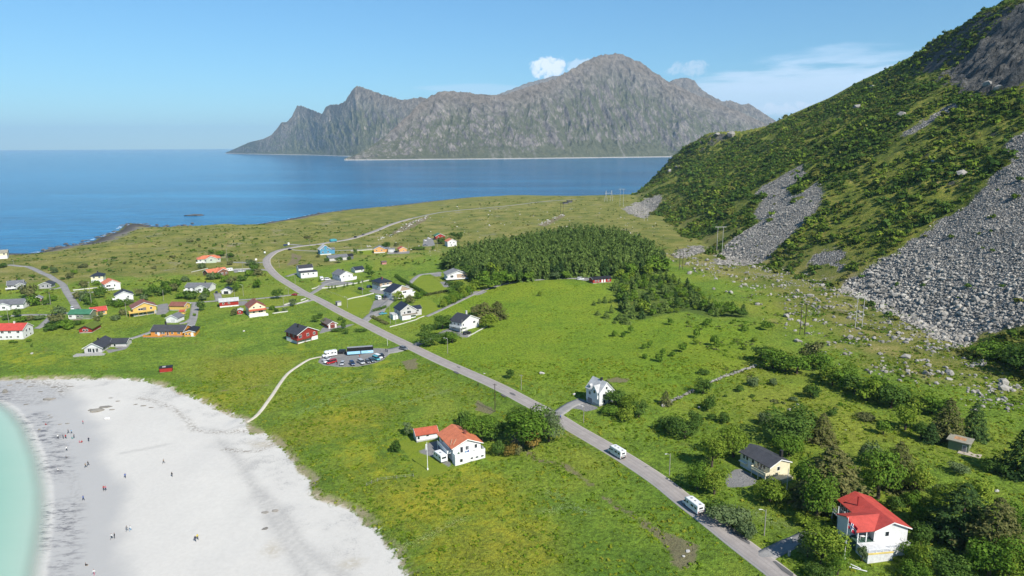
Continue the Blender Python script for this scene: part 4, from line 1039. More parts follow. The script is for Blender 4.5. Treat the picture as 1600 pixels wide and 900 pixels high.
o, L = house('greycabin', (132.5, 553.5), (160, 551), 13, 3.1, 'y', 29, W_lgrey, RF_dark, 'modern grey cabin with white gable and wide deck above the beach', 'cabin', 'cabin', win=[('f', (.3,), 1.7, 1.7, 1.9), ('f', (.72,), 1.7, 1.2, 1.9), ('r', (.2, .5), 1.6, 1.2, 1.4)], door=[('f', .52, M_GLASS)], chim=(.5, .45, CH), over=.8)
mb = MB(); mb.prism([(.5, 3.1), (L - .5, 3.1), (L / 2, 3.1 + (L / 2 - .5) * math.tan(R(29)) - .25)], 'y', -.06, -.02); mb.build('gable_panel', W_white, o)
mb = MB(); mb.box(-3.8, L + 2.5, -3.6, -.1, -.9, .22); mb.box(L + .1, L + 3.0, -.1, 8, -.9, .2); mb.build('deck', M_DECK, o)
volume(o, L + .3, L + 8, 8.5, 14.5, -.6, 2.9, 'x', 26, W_lgrey, RF_dark, 'wing_', .6, .2, False, M_TRIM); put(o, 'f', .25, 1.6, .9, 1.2, (L + .3, L + 8, 8.5, 14.5), M_TRIM, M_GLASS)
o, L = house('yellow', (209, 495), (245, 489.5), 10, 5.0, 'y', 24, W_yellow, RF_brown, 'large yellow house with brown tiled roof and wrap balcony', win=[('f', (.32,), 3.9, 2.4, 1.2), ('f', (.78,), 3.9, 1.2, 1.3), ('f', (.3, .5), 1.2, 1.5, 1.1), ('l', (.5,), 3.8, 1.2, 1.2)], base=(M_CONC, 2.4), over=.7, chim=(.55, .5, CHR))
mb = MB(); mb.box(-2.4, L * .9, -2.0, -.02, 2.3, 2.5); mb.box(-2.4, -.02, -.02, 6, 2.3, 2.5); [mb.box(x, x + .16, -1.9, -1.75, -1, 2.3) for x in (-2.3, L * .2, L * .55, L * .87)]; mb.build('balcony', W_yellow, o); railing(o, [(-2.4, 6), (-2.4, -2.0), (L * .9, -2.0)], 2.5, .9, W_yellow)
mb = MB(); mb.box(L * .42, L * .56, -1.1, -.03, 2.5, 4.9); mb.build('porch', M_WOOD, o)
house('yellowgar', (265, 485), (288, 485), 7, 2.9, 'x', 25, W_yellow, RF_brown, 'yellow garage with brown tiled roof beside the gravel lane', 'garage', 'garage', win=[('r', (.5,), 1.7, 1.0, .9)])
house('tinyshed', (281, 491.3), (288.5, 491), 2.6, 1.9, 'x', 24, W_yellow, RF_bri, 'tiny yellow shed with red roof in front of the yellow garage', 'shed', 'shed', base=(None, .15))
o, L = house('whitegar', (260, 505), (277.5, 504.5), 7, 3.0, 'y', 27, W_white, RF_slate, 'white garage with grey roof behind the long orange house', 'garage', 'garage', over=.5)
garage_door(o, 'f', .62, (0, L, 0, 7), 2.8, 2.2); put(o, 'f', .25, 1.5, 1.0, 1.9, (0, L, 0, 7), M_TRIM, DW, 'door', 'door_leaf', False)
o, L = house('orangelong', (236, 525.5), (287, 525.5), 9.5, 3.0, 'x', 24, W_orange, RF_sheet, 'long orange house with dark sheet roof facing the beach meadow', win=[('f', (.17, .33, .4, .66), 1.9, 1.0, 1.1), ('f', (.86,), 1.9, 1.4, 1.1), ('r', (.5,), 2.0, 1.0, 1.1)], door=[('f', .24, DW), ('f', .52, DR)], chim=(.28, .75, CH))
mb = MB(); mb.box(-3, L * .42, -2.6, -.02, -.9, .4); mb.box(L * .46, L * .98, -1.8, -.02, -.9, .35); mb.build('deck', M_WOOD, o); railing(o, [(-3, -.2), (-3, -2.6), (L * .42, -2.6)], .4, .8, W_orange)
o, L = house('orangesmall', (288, 526.5), (305, 526), 9.5, 2.7, 'y', 17, W_yor, RF_bk, 'small bright orange outbuilding with black roof joined to the end of the long orange house', 'outbuilding', 'outbuilding', win=[('f', (.2, .5), 1.6, .8, .9)], door=[('f', .75, DW)], base=(None, .2))
o, L = house('whitewing', (290, 456), (328, 456), 9, 3.4, 'x', 25, W_white, RF_slate, 'white house with slate roof and front gable behind a clump of dark bushes', win=[('f', (.15, .35), 2.1, 1.5, 1.1)], chim=(.72, .5, CH))
volume(o, L * .5, L * .97, -2.6, 4.5, .1, 3.3, 'y', 25, W_white, RF_slate, 'wing_', .5, .2, False, M_TRIM); put(o, 'f', .35, 2.0, 1.8, 1.3, (L * .5, L * .97, -2.6, 4.5), M_TRIM, M_GLASS); put(o, 'f', .75, .8, 1.0, .6, (L * .5, L * .97, -2.6, 4.5), M_TRIM, M_GLASS)
mb = MB(); mb.box(-.4, L * .47, -1.8, -.02, .9, 1.1); mb.build('balcony', M_TRIM, o); railing(o, [(-.4, -.1), (-.4, -1.8), (L * .47, -1.8)], 1.1, .85, M_TRIM)
o, L = house('navygar', (346.5, 460), (360.5, 459.5), 6.5, 2.7, 'y', 28, W_white, RF_navy, 'small white garage with blue black roof beside the short grey drive', 'garage', 'garage'); garage_door(o, 'f', .5, (0, L, 0, 6.5), 3.0, 2.1, M_GLASS)
o, L = house('redbarn', (343.5, 481), (373, 478), 7, 3.6, 'x', 22, W_red, RF_lgrey, 'red barn with pale grey roof beside the village lane', 'barn', 'barn', win=[('f', (.2, .5), 2.4, .9, .8), ('r', (.5,), 2.3, .8, .8)], base=(BW, .9), trim=None)
house('redhut', (371, 491.5), (379, 491), 3.4, 2.6, 'y', 25, W_red, RF_lgrey, 'little red hut with white front below the red barn', 'shed', 'shed', win=[('f', (.45,), 1.5, .8, .9)], base=(None, .2))
o, L = house('creamtall', (390, 494.5), (415.5, 491.5), 10, 5.4, 'y', 33, W_cream, RF_brown, 'tall cream house with red edged roof and low porch roof across its front', win=[('f', (.3, .7), 5.2, .9, .9), ('f', (.28,), 2.3, 1.1, 1.1), ('f', (.7,), 2.3, 2.4, 1.2), ('l', (.3, .7), 2.4, 1.0, 1.1)], base=(BW, 1.0), trim=paint('red_trim', (.38, .05, .035)), chim=(.5, .5, CHR))
mb = MB(); V = [(-.3, -1.5, 3.3), (L + .3, -1.5, 3.3), (L + .3, -.02, 3.95), (-.3, -.02, 3.95)]; mb.add(V + [(a, b, c + .14) for a, b, c in V], [(0, 3, 2, 1), (4, 5, 6, 7), (0, 1, 5, 4), (1, 2, 6, 5), (2, 3, 7, 6), (3, 0, 4, 7)]); mb.build('porch_roof', RF_bri, o)
mb = MB(); mb.box(-.6, L + .8, -2.8, -.02, -.9, .8); mb.build('terrace', BW, o)
o, L = house('orangehip', (309, 410), (345, 409.3), 9, 3.3, 'x', 24, W_pgreen, RF_orange, 'pale house with orange tiled roof farthest back above the bushes left of the road bend', win=[('f', (.12,), 2.0, 1.4, 1.2), ('f', (.92,), 2.0, 1.2, 1.2)], hip=True)
volume(o, L * .35, L * .8, -2.6, 5, -.5, 3.4, 'y', 26, W_pgreen, RF_orange, 'wing_', .6, .2, False, M_TRIM); put(o, 'f', .5, 2.1, 1.6, 1.3, (L * .35, L * .8, -2.6, 5), M_TRIM, M_GLASS)
mb = MB(); mb.box(-1.5, L * .33, -2.4, -.02, -.4, 1.0); mb.build('terrace', BW, o)
o, L = house('brickred', (326.5, 432), (356, 430.6), 9, 3.2, 'x', 26, W_brick, RF_orange, 'brown brick house with orange red roof and white windows beside a parked camper', win=[('f', (.1, .25), 1.8, 1.1, 1.3)])
volume(o, L * .42, L * .98, -1.8, 6, -.6, 3.5, 'y', 26, W_brick, RF_orange, 'wing_', .6, .2, False, M_TRIM)
for s in (.15, .3, .45, .8): put(o, 'f', s, 1.8, 1.0, 1.3, (L * .42, L * .98, -1.8, 6), M_TRIM, M_GLASS)
# along the road, right of it
o, L = house('blue', (500.5, 398.5), (517.5, 397.6), 9, 5.0, 'y', 38, W_blue, RF_lgrey, 'blue house with white trimmed gable right of the road bend', win=[('f', (.32, .68), 5.6, 1.1, 1.0), ('f', (.25, .72), 2.6, 1.5, 1.2)], base=(BW, .9))
volume(o, L + .02, L + 4.2, 3, 8, -.6, 4.2, 'x', 26, W_blue, RF_slate, 'annex_', .4, .2, False, M_TRIM)
o, L = house('greylong', (515, 408.5), (543.5, 406), 8, 3.0, 'x', 24, W_lgrey, RF_slate, 'long grey bungalow below the blue house with a black panel on its roof end', 'bungalow', 'bungalow', win=[('f', (.3, .6), 1.8, 1.3, 1.1), ('l', (.5,), 1.8, 1.4, 1.4)])
volume(o, L + .02, L + 6, 2, 8, -.6, 3.1, 'x', 22, W_dgrey, RF_bk, 'annex_', .4, .2, False, None)
o, L = house('whitetwin', (470.5, 435.5), (496.5, 432.8), 8, 4.4, 'flat', 4, W_white, RF_dark, 'white house in two blocks with dark roofs on the inside of the road bend', win=[('f', (.15, .45, .75), 3.2, 1.1, 1.1), ('l', (.5,), 3.2, 1.2, 1.1)], over=.25)
volume(o, .5, L * .92, 8.5, 15.5, -.4, 6.6, 'x', 27, W_white, RF_dark, 'rear_', .3, .2, False, M_TRIM)
o, L = house('greygable', (531.5, 439.3), (551.5, 436.5), 13, 4.2, 'y', 27, W_white, RF_slate, 'white house with slate roof and front gable above a paved yard', win=[('f', (.28, .72), 3.0, 1.3, 1.0), ('l', (.2, .5, .8), 3.0, 1.0, 1.1)], base=(BW, 1.2), chim=(.5, .4, CH))
mb = MB(); mb.box(-.2, L + 2.2, -2.2, -.02, 1.3, 1.5); mb.box(-.1, L + 2.1, -2.1, -.02, -.8, 1.28); mb.build('balcony', BW, o); railing(o, [(-.2, -.1), (-.2, -2.2), (L + 2.2, -2.2), (L + 2.2, 2)], 1.5, .85, M_TRIM)
house('navysmall', (555, 426.6), (569, 424.5), 6, 2.6, 'x', 30, W_white, RF_navy, 'small white outbuilding with blue black roof behind the slate roofed house', 'outbuilding', 'outbuilding', win=[('f', (.75,), 1.6, 1.0, 1.0)])
o, L = house('amber', (584.5, 395.6), (601.5, 394.8), 9, 3.8, 'y', 26, W_amber, RF_slate, 'yellow orange house with grey roof on the upper lane', win=[('f', (.25, .7), 2.6, 1.2, 1.1)], base=(BW, .8))
volume(o, L + .02, L + 4, 4, 9, -.5, 3.2, 'x', 24, W_amber, RF_slate, 'annex_', .4, .2, False, M_TRIM)
o, L = house('greyflat', (606.5, 394.5), (617, 394), 6.5, 3.0, 'flat', 3, W_lgrey, RF_grey, 'plain grey flat roofed garage between the yellow orange house and the small red roofed one', 'garage', 'garage', over=.2); garage_door(o, 'f', .5, (0, L, 0, 6.5), 2.8, 2.2)
o, L = house('ambersmall', (624, 394), (635.5, 393.3), 7, 2.8, 'y', 27, W_amber, RF_bri, 'small orange garage with red roof at the end of the upper lane', 'garage', 'garage', win=[('f', (.6,), 1.5, .9, .9)])
house('pinkhut', (597, 413.4), (604, 412.8), 3, 2.2, 'x', 20, W_pink, RF_brg, 'small pinkish hut alone in the upper field', 'shed', 'shed', base=(None, .1), trim=None)
o, L = house('tandark', (594, 454), (612.5, 450.5), 11, 5.3, 'y', 26, W_tan, RF_navy, 'dark roofed house with tan upper gable and white ground floor', win=[('f', (.3, .65), 4.0, 1.6, 1.1), ('l', (.2, .55, .85), 4.0, 1.0, 1.1), ('l', (.3,), 1.6, 1.0, 1.0)], base=(BW, 2.7), chim=(.4, .3, CHR), hip=True)
mb = MB(); mb.box(.3, L + .4, -1.5, -.02, 2.5, 2.7); [mb.box(x, x + .15, -1.4, -1.25, -1, 2.5) for x in (.4, L)]; mb.build('balcony', M_TRIM, o); railing(o, [(.3, -1.5), (L + .4, -1.5), (L + .4, 3)], 2.7, .85, M_TRIM)
o, L = house('navywhite', (612.5, 468.8), (644.5, 461.5), 9.5, 4.6, 'y', 24, W_white, RF_navy, 'white house with navy roof and white balcony above the gravel drive', win=[('f', (.2,), 3.4, 1.0, 1.2), ('f', (.62,), 3.4, 2.6, 1.1), ('l', (.3, .7), 3.2, 1.0, 1.1)], base=(BW, 2.0))
mb = MB(); mb.box(L * .35, L + 1.2, -1.8, -.02, 2.0, 2.2); mb.box(L * .4, L, -1.7, -.02, -.8, 1.98); mb.build('balcony', BW, o); railing(o, [(L * .35, -1.8), (L + 1.2, -1.8), (L + 1.2, 1.5)], 2.2, .9, M_TRIM)
mb = MB(); mb.prism([(L * .4, 4.62), (L - .4, 4.62), (L * .5, 4.5 + L * .42 * math.tan(R(24)))], 'y', -.06, -.02); mb.build('gable_panel', W_tan, o)
o, L = house('greynavy', (626.5, 500), (650, 495.5), 10.5, 5.2, 'y', 33, W_lgrey, RF_navy, 'grey house with steep navy roof on a white basement beside the main road', win=[('f', (.5,), 6.1, 1.3, 1.2), ('f', (.25,), 3.7, .8, 1.1), ('f', (.55,), 3.9, 2.2, 1.4), ('l', (.25, .6), 3.7, 1.1, 1.1)], base=(BW, 2.3))
volume(o, L + .02, L + 5, 3.5, 9, -.6, 4.4, 'x', 24, W_lgrey, RF_navy, 'annex_', .4, .2, False, M_TRIM); put(o, 'f', .5, 3.2, 1.4, 1.1, (L, L + 5, 3.5, 9), M_TRIM, M_GLASS)
mb = MB(); mb.box(.1, L + .4, -1.6, -.02, 2.2, 2.4); mb.box(.2, L * .6, -1.5, -.02, -.8, 2.18); mb.build('balcony', BW, o); railing(o, [(.1, -1.6), (L + .4, -1.6), (L + .4, 3)], 2.4, .85, M_WOOD)
volume(o, -3.6, -.5, 3, 9, -.6, 2.4, 'flat', 3, W_white, RF_lgrey, 'carport_', .2)
o, L = house('broadgrey', (699.5, 439), (733, 434.8), 12, 3.9, 'y', 19, W_white, RF_grey, 'broad white house with pale grey hipped roof at the edge of the conifer wood', win=[('f', (.2,), 2.6, 2.2, 1.7), ('l', (.2, .5, .8), 2.6, 1.1, 1.1)], base=(BW, 1.4), over=.9)
mb = MB(); mb.box(L * .42, L * .98, -.1, -.03, 1.4, 4.1); mb.build('clad_panel', W_tan, o); [put(o, 'f', s, 2.8, 1.0, 1.0, (0, L, -.1, 12), M_TRIM, M_GLASS) for s in (.68, .82)]
mb = MB(); mb.box(-1.6, L + 3.5, -2.6, -.12, .8, 1.4); mb.build('terrace', BW, o)
volume(o, L + .02, L + 5.5, 4, 11, -.4, 3.4, 'y', 19, W_white, RF_grey, 'annex_', .6, .2, False, M_TRIM)
o, L = house('redgreen', (681, 375), (695, 374), 9, 4.0, 'y', 26, W_red, RF_green, 'red house with green roof among cars and shrubs above the wood', win=[('f', (.3, .7), 2.6, 1.1, 1.1)])
o, L = house('whiteorange', (699.5, 385.8), (713.5, 384.3), 9, 5.0, 'y', 26, W_white, RF_orange, 'white house with orange roof at the corner of the conifer wood', win=[('f', (.3, .7), 3.8, 1.1, 1.1), ('f', (.4,), 1.5, 1.1, 1.1), ('l', (.4,), 3.8, 1.1, 1.1)], base=(BW, 1.6))
o, L = house('redblack', (466, 537.5), (497, 529.3), 11, 4.9, 'y', 26, W_dred, RF_dark, 'dark red house with charcoal roof and white basement beside the meadow', win=[('f', (.5,), 3.7, 1.2, 1.3), ('f', (.82,), 3.7, 1.1, 1.2), ('l', (.35, .75), 3.6, 1.0, 1.3), ('f', (.12,), 3.6, 1.6, 1.4)], base=(BW, 2.1), over=.7, chim=(.35, .5, CH))
mb = MB(); mb.box(-1.5, L * .62, -1.5, -.02, 2.05, 2.25); mb.box(-1.5, -.02, -.02, 4, 2.05, 2.25); [mb.box(x, x + .15, -1.4, -1.25, -1.2, 2.05) for x in (-1.4, L * .3, L * .58)]; mb.build('balcony', W_dred, o); railing(o, [(-1.5, 4), (-1.5, -1.5), (L * .62, -1.5)], 2.25, .9, W_dred)
o, L = house('redgar', (513, 513.8), (526.5, 511.5), 10, 2.5, 'y', 27, W_dred, RF_brg, 'red garage with brown roof behind the dark red house', 'garage', 'garage', over=.6); garage_door(o, 'f', .5, (0, L, 0, 10), 2.6, 2.1, paint('garage_door_brown', (.15, .04, .03)))
[put(o, 'f', s, 1.2, .5, 2.2, (0, L, 0, 10), M_TRIM, DW, 'side_panel', 'panel', False) for s in (.12, .88)]
o, L = house('whitedark', (721.5, 518.5), (748.5, 510), 9.5, 4.7, 'y', 24, W_white, RF_dark, 'white house with charcoal roof alone on the upper side of the main road', win=[('f', (.72,), 3.5, 1.6, 1.1), ('f', (.1,), 3.4, .7, 1.3), ('l', (.25, .55, .85), 3.5, 1.0, 1.0), ('l', (.6,), 1.4, 2.2, 1.0)], base=(BW, 1.6), chim=(.72, .62, CHW))
mb = MB(); mb.box(-2.2, -.02, -1.2, 7, 2.2, 2.4); mb.box(-2.2, 3.2, -1.2, -.02, 2.2, 2.4); [mb.box(x, x + .15, -1.1, -.95, -1, 2.2) for x in (-2.1, 2.9)]; mb.build('balcony', BW, o); railing(o, [(-2.2, 7), (-2.2, -1.2), (3.2, -1.2)], 2.4, .85, M_TRIM)
house('redforest', (926.5, 443.2), (955, 441), 6, 2.9, 'x', 18, W_red, RF_bk, 'red cabin with black roof and white doors at the foot of the conifer wood', 'cabin', 'cabin', win=[('f', (.15, .3, .85), 1.7, 1.1, .9)], door=[('f', .5, DW), ('f', .64, DW)])
o, L = house('beachhut', (249.5, 582.5), (269, 580.5), 3.0, 2.0, 'flat', 3, W_red, RF_bk, 'low red hut with flat black roof in the grass above the beach', 'hut', 'hut', over=.25, base=(None, .1))
mb = MB(); mb.box(1.2, 2.6, .4, 1.6, 2.26, 2.5); mb.build('roof_hatch', M_CONC, HOUSES['beachhut'][0])
o, L = house('shelter', (527.5, 478.3), (533.5, 477.3), 2.6, 2.4, 'flat', 3, W_lgrey, RF_grey, 'small grey bus shelter beside the main road', 'bus_shelter', 'shelter', base=(None, .1), over=.2)
put(o, 'l', .5, 1.2, 1.6, 1.9, (0, L, 0, 2.6), M_STEEL, M_GLASS, 'opening', 'dark_opening', False)
# the near houses
o, L = house('white_steep', (915.6, 627.3), (936.2, 635.4), 6.8, 5.6, 'x', 46, W_white, RF_lgrey, 'tall narrow white house with steep pale roof beside the main road', win=[('f', (.28,), 4.0, 1.0, 1.2), ('f', (.8,), 3.7, .9, 1.2), ('r', (.3, .7), 4.2, .9, 1.2), ('r', (.5,), 6.9, .8, 1.0), ('r', (.35, .7), 1.8, .9, 1.2)], door=[('f', .78, DW)], base=(M_CONC, 1.0), over=.35, chim=(.62, .5, CH))
garage_door(o, 'f', .3, (0, L, 0, 6.8), 2.6, 2.0, DG, .1)
volume(o, L * .50, L * .92, -.55, 3.0, 3.0, 5.8, 'y', 52, W_white, RF_lgrey, 'dormer_', .25, .16, False, M_TRIM); put(o, 'f', .5, 5.6, .9, 1.2, (L * .50, L * .92, -.55, 3), M_TRIM, M_GLASS)
volume(o, L * .12, L * .32, .15, 2.2, 5.2, 6.7, 'y', 35, W_white, RF_lgrey, 'small_dormer_', .15, .12); put(o, 'f', .5, 6.2, .6, .6, (L * .12, L * .32, .15, 2.2), M_TRIM, M_GLASS)

o, L = house('orange_roof', (713, 727.8), (756, 715.8), 12.5, 4.9, 'y', 23, W_white, RF_orange, 'white two storey house with orange tiled roof and front terrace in the meadow', y0=2.4, win=[('f', (.5,), 3.9, 1.0, 1.2), ('f', (.82,), 3.9, .9, 1.2), ('f', (.3,), 3.6, .9, 1.9), ('l', (.12, .22), 3.9, .8, 1.3), ('l', (.8,), 3.8, 2.2, 1.2), ('l', (.3, .6), 1.4, 1.0, 1.0), ('r', (.2, .5, .8), 3.8, 1.1, 1.2)], base=(BW, 2.5), over=.75, chim=(.62, .35, CHR))
mb = MB(); mb.box(-.35, L + .5, 0, 2.42, -1.5, 2.5); mb.build('terrace', BW, o)
[put(o, 'f', s, 1.2, w_, h_, (-.35, L + .5, 0, 2.4), M_TRIM, M_GLASS) for s, w_, h_ in ((.2, .9, 1.0), (.55, .8, .5), (.72, .9, .5), (.9, .9, .5))]
railing(o, [(-.35, 2.4), (-.35, .03), (L + .47, .03), (L + .47, 4.5)], 2.5, 1.0, M_TRIM)
mb = MB(); mb.box(-1.5, -.03, 4, 13, 2.35, 2.5); [mb.box(-1.45, -1.3, y, y + .15, -1, 2.35) for y in (4.2, 8.5, 12.7)]; mb.build('balcony', M_TRIM, o); railing(o, [(-.1, 4), (-1.47, 4), (-1.47, 13)], 2.5, .95, M_TRIM)
mb = MB(); mb.tube([(-.4, 3.5, 5.55), (1.2, 6.2, 6.15)], .06, 5); mb.tube([(.4, 3.2, 5.6), (2.2, 5.2, 6.3)], .06, 5); mb.build('roof_ladder', paint('pale_wood', (.5, .42, .28)), HOUSES['orange_roof'][0])
orange_o, orange_L = o, L
o, L = house('red_gar', (651, 691.6), (684, 685.2), 5.2, 2.6, 'x', 25, W_white, RF_bri, 'white garage with red roof behind the orange roofed house', 'garage', 'garage', win=[('f', (.1,), 1.5, .7, 1.0), ('f', (.52,), 1.9, .9, .5)])
garage_door(o, 'l', .5, (0, L, 0, 5.2), 2.6, 2.1)

o, L = house('cream_black', (1156, 727.5), (1201.5, 753), 8.0, 4.5, 'x', 21, W_cream, RF_sheet, 'cream house with black sheet roof among the trees above the road', win=[('f', (.13, .24, .44, .62, .72, .82), 3.6, .8, 1.2), ('f', (.88,), 1.3, .9, .8), ('r', (.42,), 3.4, .9, 1.1), ('b', (.3, .7), 3.4, 1.2, 1.1)], door=[('f', .33, DW), ('f', .68, DG)], base=(paint('pale_blue_base', (.52, .56, .58)), .9), over=.45)
mb = MB(); mb.box(L * .52, L + .1, -1.7, -.02, 2.1, 2.3); [mb.box(x, x + .2, -1.65, -1.45, -1, 2.1) for x in (L * .53, L * .75, L - .2)]; mb.build('balcony', W_cream, o); railing(o, [(L * .52, -.1), (L * .52, -1.7), (L + .1, -1.7), (L + .1, -.1)], 2.3, .75, W_cream)
mb = MB(); mb.box(L * .02, L * .26, -.9, -.03, 1.9, 2.15); mb.build('window_hood', M_TRIM, o)
mb = MB(); mb.box(L + .05, L + 2.6, -.6, 6.6, -1.2, 1.4); mb.build('terrace', W_cream, o)
mb = MB(); mb.box(L * .72, L * .72 + .7, 7.0, 7.7, 4.5, 6.9); mb.box(L * .72 - .08, L * .72 + .78, 6.92, 7.78, 6.9, 7.02); mb.build('chimney', CH, [c for c in o.children if c.name.split('.')[0] == 'roof'][0])

o, L = house('red_roof', (1365, 859.5), (1415.5, 853.5), 14, 5.2, 'y', 22, W_white, RF_red, 'white house with bright red roof and a flag in front at the lower right', win=[('f', (.36,), 3.9, .9, 1.1), ('l', (.7, .82, .92), 3.9, 1.2, 1.4), ('l', (.7, .9), 1.4, 1.2, 1.2), ('r', (.2, .5, .8), 4.0, 1.2, 1.1)], base=(BW, .8), over=.65)
volume(o, -4.4, -.02, 3.2, 8.0, -.8, 5.0, 'x', 1, W_white, RF_red, 'wing_', .05, .06)
mb = MB(); tpz = math.tan(R(22)); zr_ = 4.98 + 4.2 * tpz; V = [(-5.1, -.3, 4.98), (-.28, -.3, 4.98), (3.75, 3.9, zr_), (-5.1, 3.9, zr_), (-5.1, 8.1, 4.98), (-.28, 8.1, 4.98)]
mb.add(V + [(a, b, c + .17) for a, b, c in V], [(0, 3, 2, 1), (3, 4, 5, 2), (6, 7, 8, 9), (9, 8, 11, 10), (0, 1, 7, 6), (4, 10, 11, 5), (0, 6, 9, 3), (3, 9, 10, 4), (1, 2, 8, 7), (2, 5, 11, 8)]); mb.build('wing_gable_roof', RF_red, o)
mb = MB(); mb.prism([(.1, 4.96), (7.7, 4.96), (3.9, 4.9 + 3.8 * tpz)], 'x', -4.5, -4.42); mb.build('wing_gable', W_white, o)
mb = MB(); [mb.box(x - .1, x + .1, y - .1, y + .1, -1.2, 5.0) for x, y in ((-4.4, .15), (-4.4, 3.0), (-2.2, .15), (-.15, .15))]; mb.build('porch_post', M_TRIM, o)
mb = MB(); mb.box(-4.5, -.02, 0, 3.18, -1.2, 2.2); mb.build('porch_floor', paint('green_carpet', (.035, .075, .055), .9), o)
mb = MB(); mb.box(-4.6, 1.7, -4.3, -.02, -1.4, 2.15); mb.box(1.72, 7.0, -3.0, -.02, -1.4, 2.1); mb.build('deck', paint('deck_grey_wall', (.56, .56, .55), .8), o)
mb = MB(); mb.box(-4.62, 1.72, -4.36, -4.3, 1.75, 2.2); mb.build('deck_edge', paint('yellow_board', (.62, .48, .16)), o)
railing(o, [(-4.55, 0), (-4.55, -4.25), (1.65, -4.25)], 2.15, .85, M_TRIM, 'railing', False); railing(o, [(1.75, -2.95), (6.95, -2.95), (6.95, -.2)], 2.1, .85, M_TRIM, 'railing', False)
mb = MB(); mb.box(-2.4, -.03, 8.3, 13.6, 2.4, 2.6); [mb.box(-2.35, -2.2, y, y + .15, -1.2, 5.2) for y in (8.5, 11, 13.3)]; mb.build('balcony', M_TRIM, o); railing(o, [(-2.37, 8.3), (-2.37, 13.6), (-.1, 13.6)], 2.6, .9, M_TRIM)
mb = MB(); mb.tube([(L * .2, 9.5, 5.8), (L * .2, 9.5, 8.3)], .17, 8); mb.tube([(L * .2, 9.5, 8.3), (L * .2, 9.5, 8.45)], .26, 8); mb.build('chimney', paint('flue_red', (.25, .02, .02)), [c for c in o.children if c.name.split('.')[0] == 'roof'][0])
red_o, red_L = o, L

o, L = house('green_shed', (1480.5, 700.5), (1512.5, 708), 4.6, 2.9, 'flat', 3, W_green, RF_ftan, 'green shed with flat felted roof and wooden deck beside two dark spruces', 'shed', 'shed', win=[('r', (.5,), 1.8, 1.0, .8)], door=[('f', .8, DG)], base=(None, .15), over=.55)
mb = MB(); mb.box(L * .55, L + 3.4, -2.0, -.02, -.4, .14); mb.box(L + .02, L + 3.4, -.02, 3.8, -.4, .14); mb.build('deck', paint('bleached_boards', (.36, .31, .25), .85), o)
mb = MB(); mb.box(L * .2, L * .78, 1.2, 3.8, 3.16, 3.175); mb.build('rust_stain', paint('rusty_felt', (.34, .19, .10), .9, .15, .4, 1.5), o)
# ------------------------------------------------------------------ foliage
def leaf_mat(name, dark, mid, light, tip=None):
    g = G(name)
    ri = g.n('NewGeometry').outputs['Random Per Island']
    orr = g.n('ObjectInfo').outputs['Random']
    n = g.noise(0.35, 3, 0.6, g.pos())
    f = g.m('ADD', g.m('MULTIPLY', ri, 0.62), g.m('ADD', g.m('MULTIPLY', n, 0.55), g.m('MULTIPLY', orr, 0.26)))
    c = g.ramp(g.m('SUBTRACT', f, 0.22), [(0.0, dark), (0.5, mid), (1.0, light)])
    if tip: c = g.mix(g.ss(g.m('ADD', n, g.m('MULTIPLY', ri, 0.3)), 0.62, 0.85), c, tip)
    d = g.n('BsdfDiffuse', {'Color': c}).outputs[0]
    t = g.n('BsdfTranslucent', {'Color': g.mix(0.5, c, (.20, .28, .03))}).outputs[0]
    return g.out(g.n('MixShader', {0: 0.24, 1: d, 2: t}).outputs[0])
L_green = leaf_mat('leaf_green', (.040, .090, .012), (.098, .178, .022), (.20, .29, .040))
L_dark = leaf_mat('leaf_dark', (.030, .066, .014), (.066, .122, .024), (.135, .205, .040))
L_yell = leaf_mat('leaf_yellow_green', (0.061, 0.105, 0.014), (0.150, 0.224, 0.025), (0.297, 0.332, 0.051))
L_brown = leaf_mat('leaf_brownish', (0.054, 0.071, 0.024), (0.119, 0.133, 0.048), (0.212, 0.196, 0.085))
L_rust = leaf_mat('leaf_rusty', (0.085, 0.082, 0.020), (0.212, 0.156, 0.037), (0.399, 0.255, 0.068))
L_spruce = leaf_mat('needle_dark', (.020, .046, .015), (.046, .088, .026), (.10, .155, .044))
L_pine = leaf_mat('needle_forest', (.050, .088, .022), (.112, .172, .040), (.22, .28, .072))
L_sprbr = leaf_mat('needle_brownish', (.045, .062, .020), (.118, .125, .042), (.23, .21, .08))
L_grey = leaf_mat('leaf_grey_green', (0.051, 0.082, 0.034), (0.105, 0.150, 0.061), (0.187, 0.238, 0.102))
L_hill = leaf_mat('leaf_hill', (.038, .072, .012), (.088, .142, .020), (.165, .215, .036))
L_olive = leaf_mat('leaf_olive', (.050, .068, .016), (.115, .130, .026), (.20, .195, .05))
M_BARK = paint('bark', (.085, .066, .050), 0.95, 0.1, 0.3, 6.0)

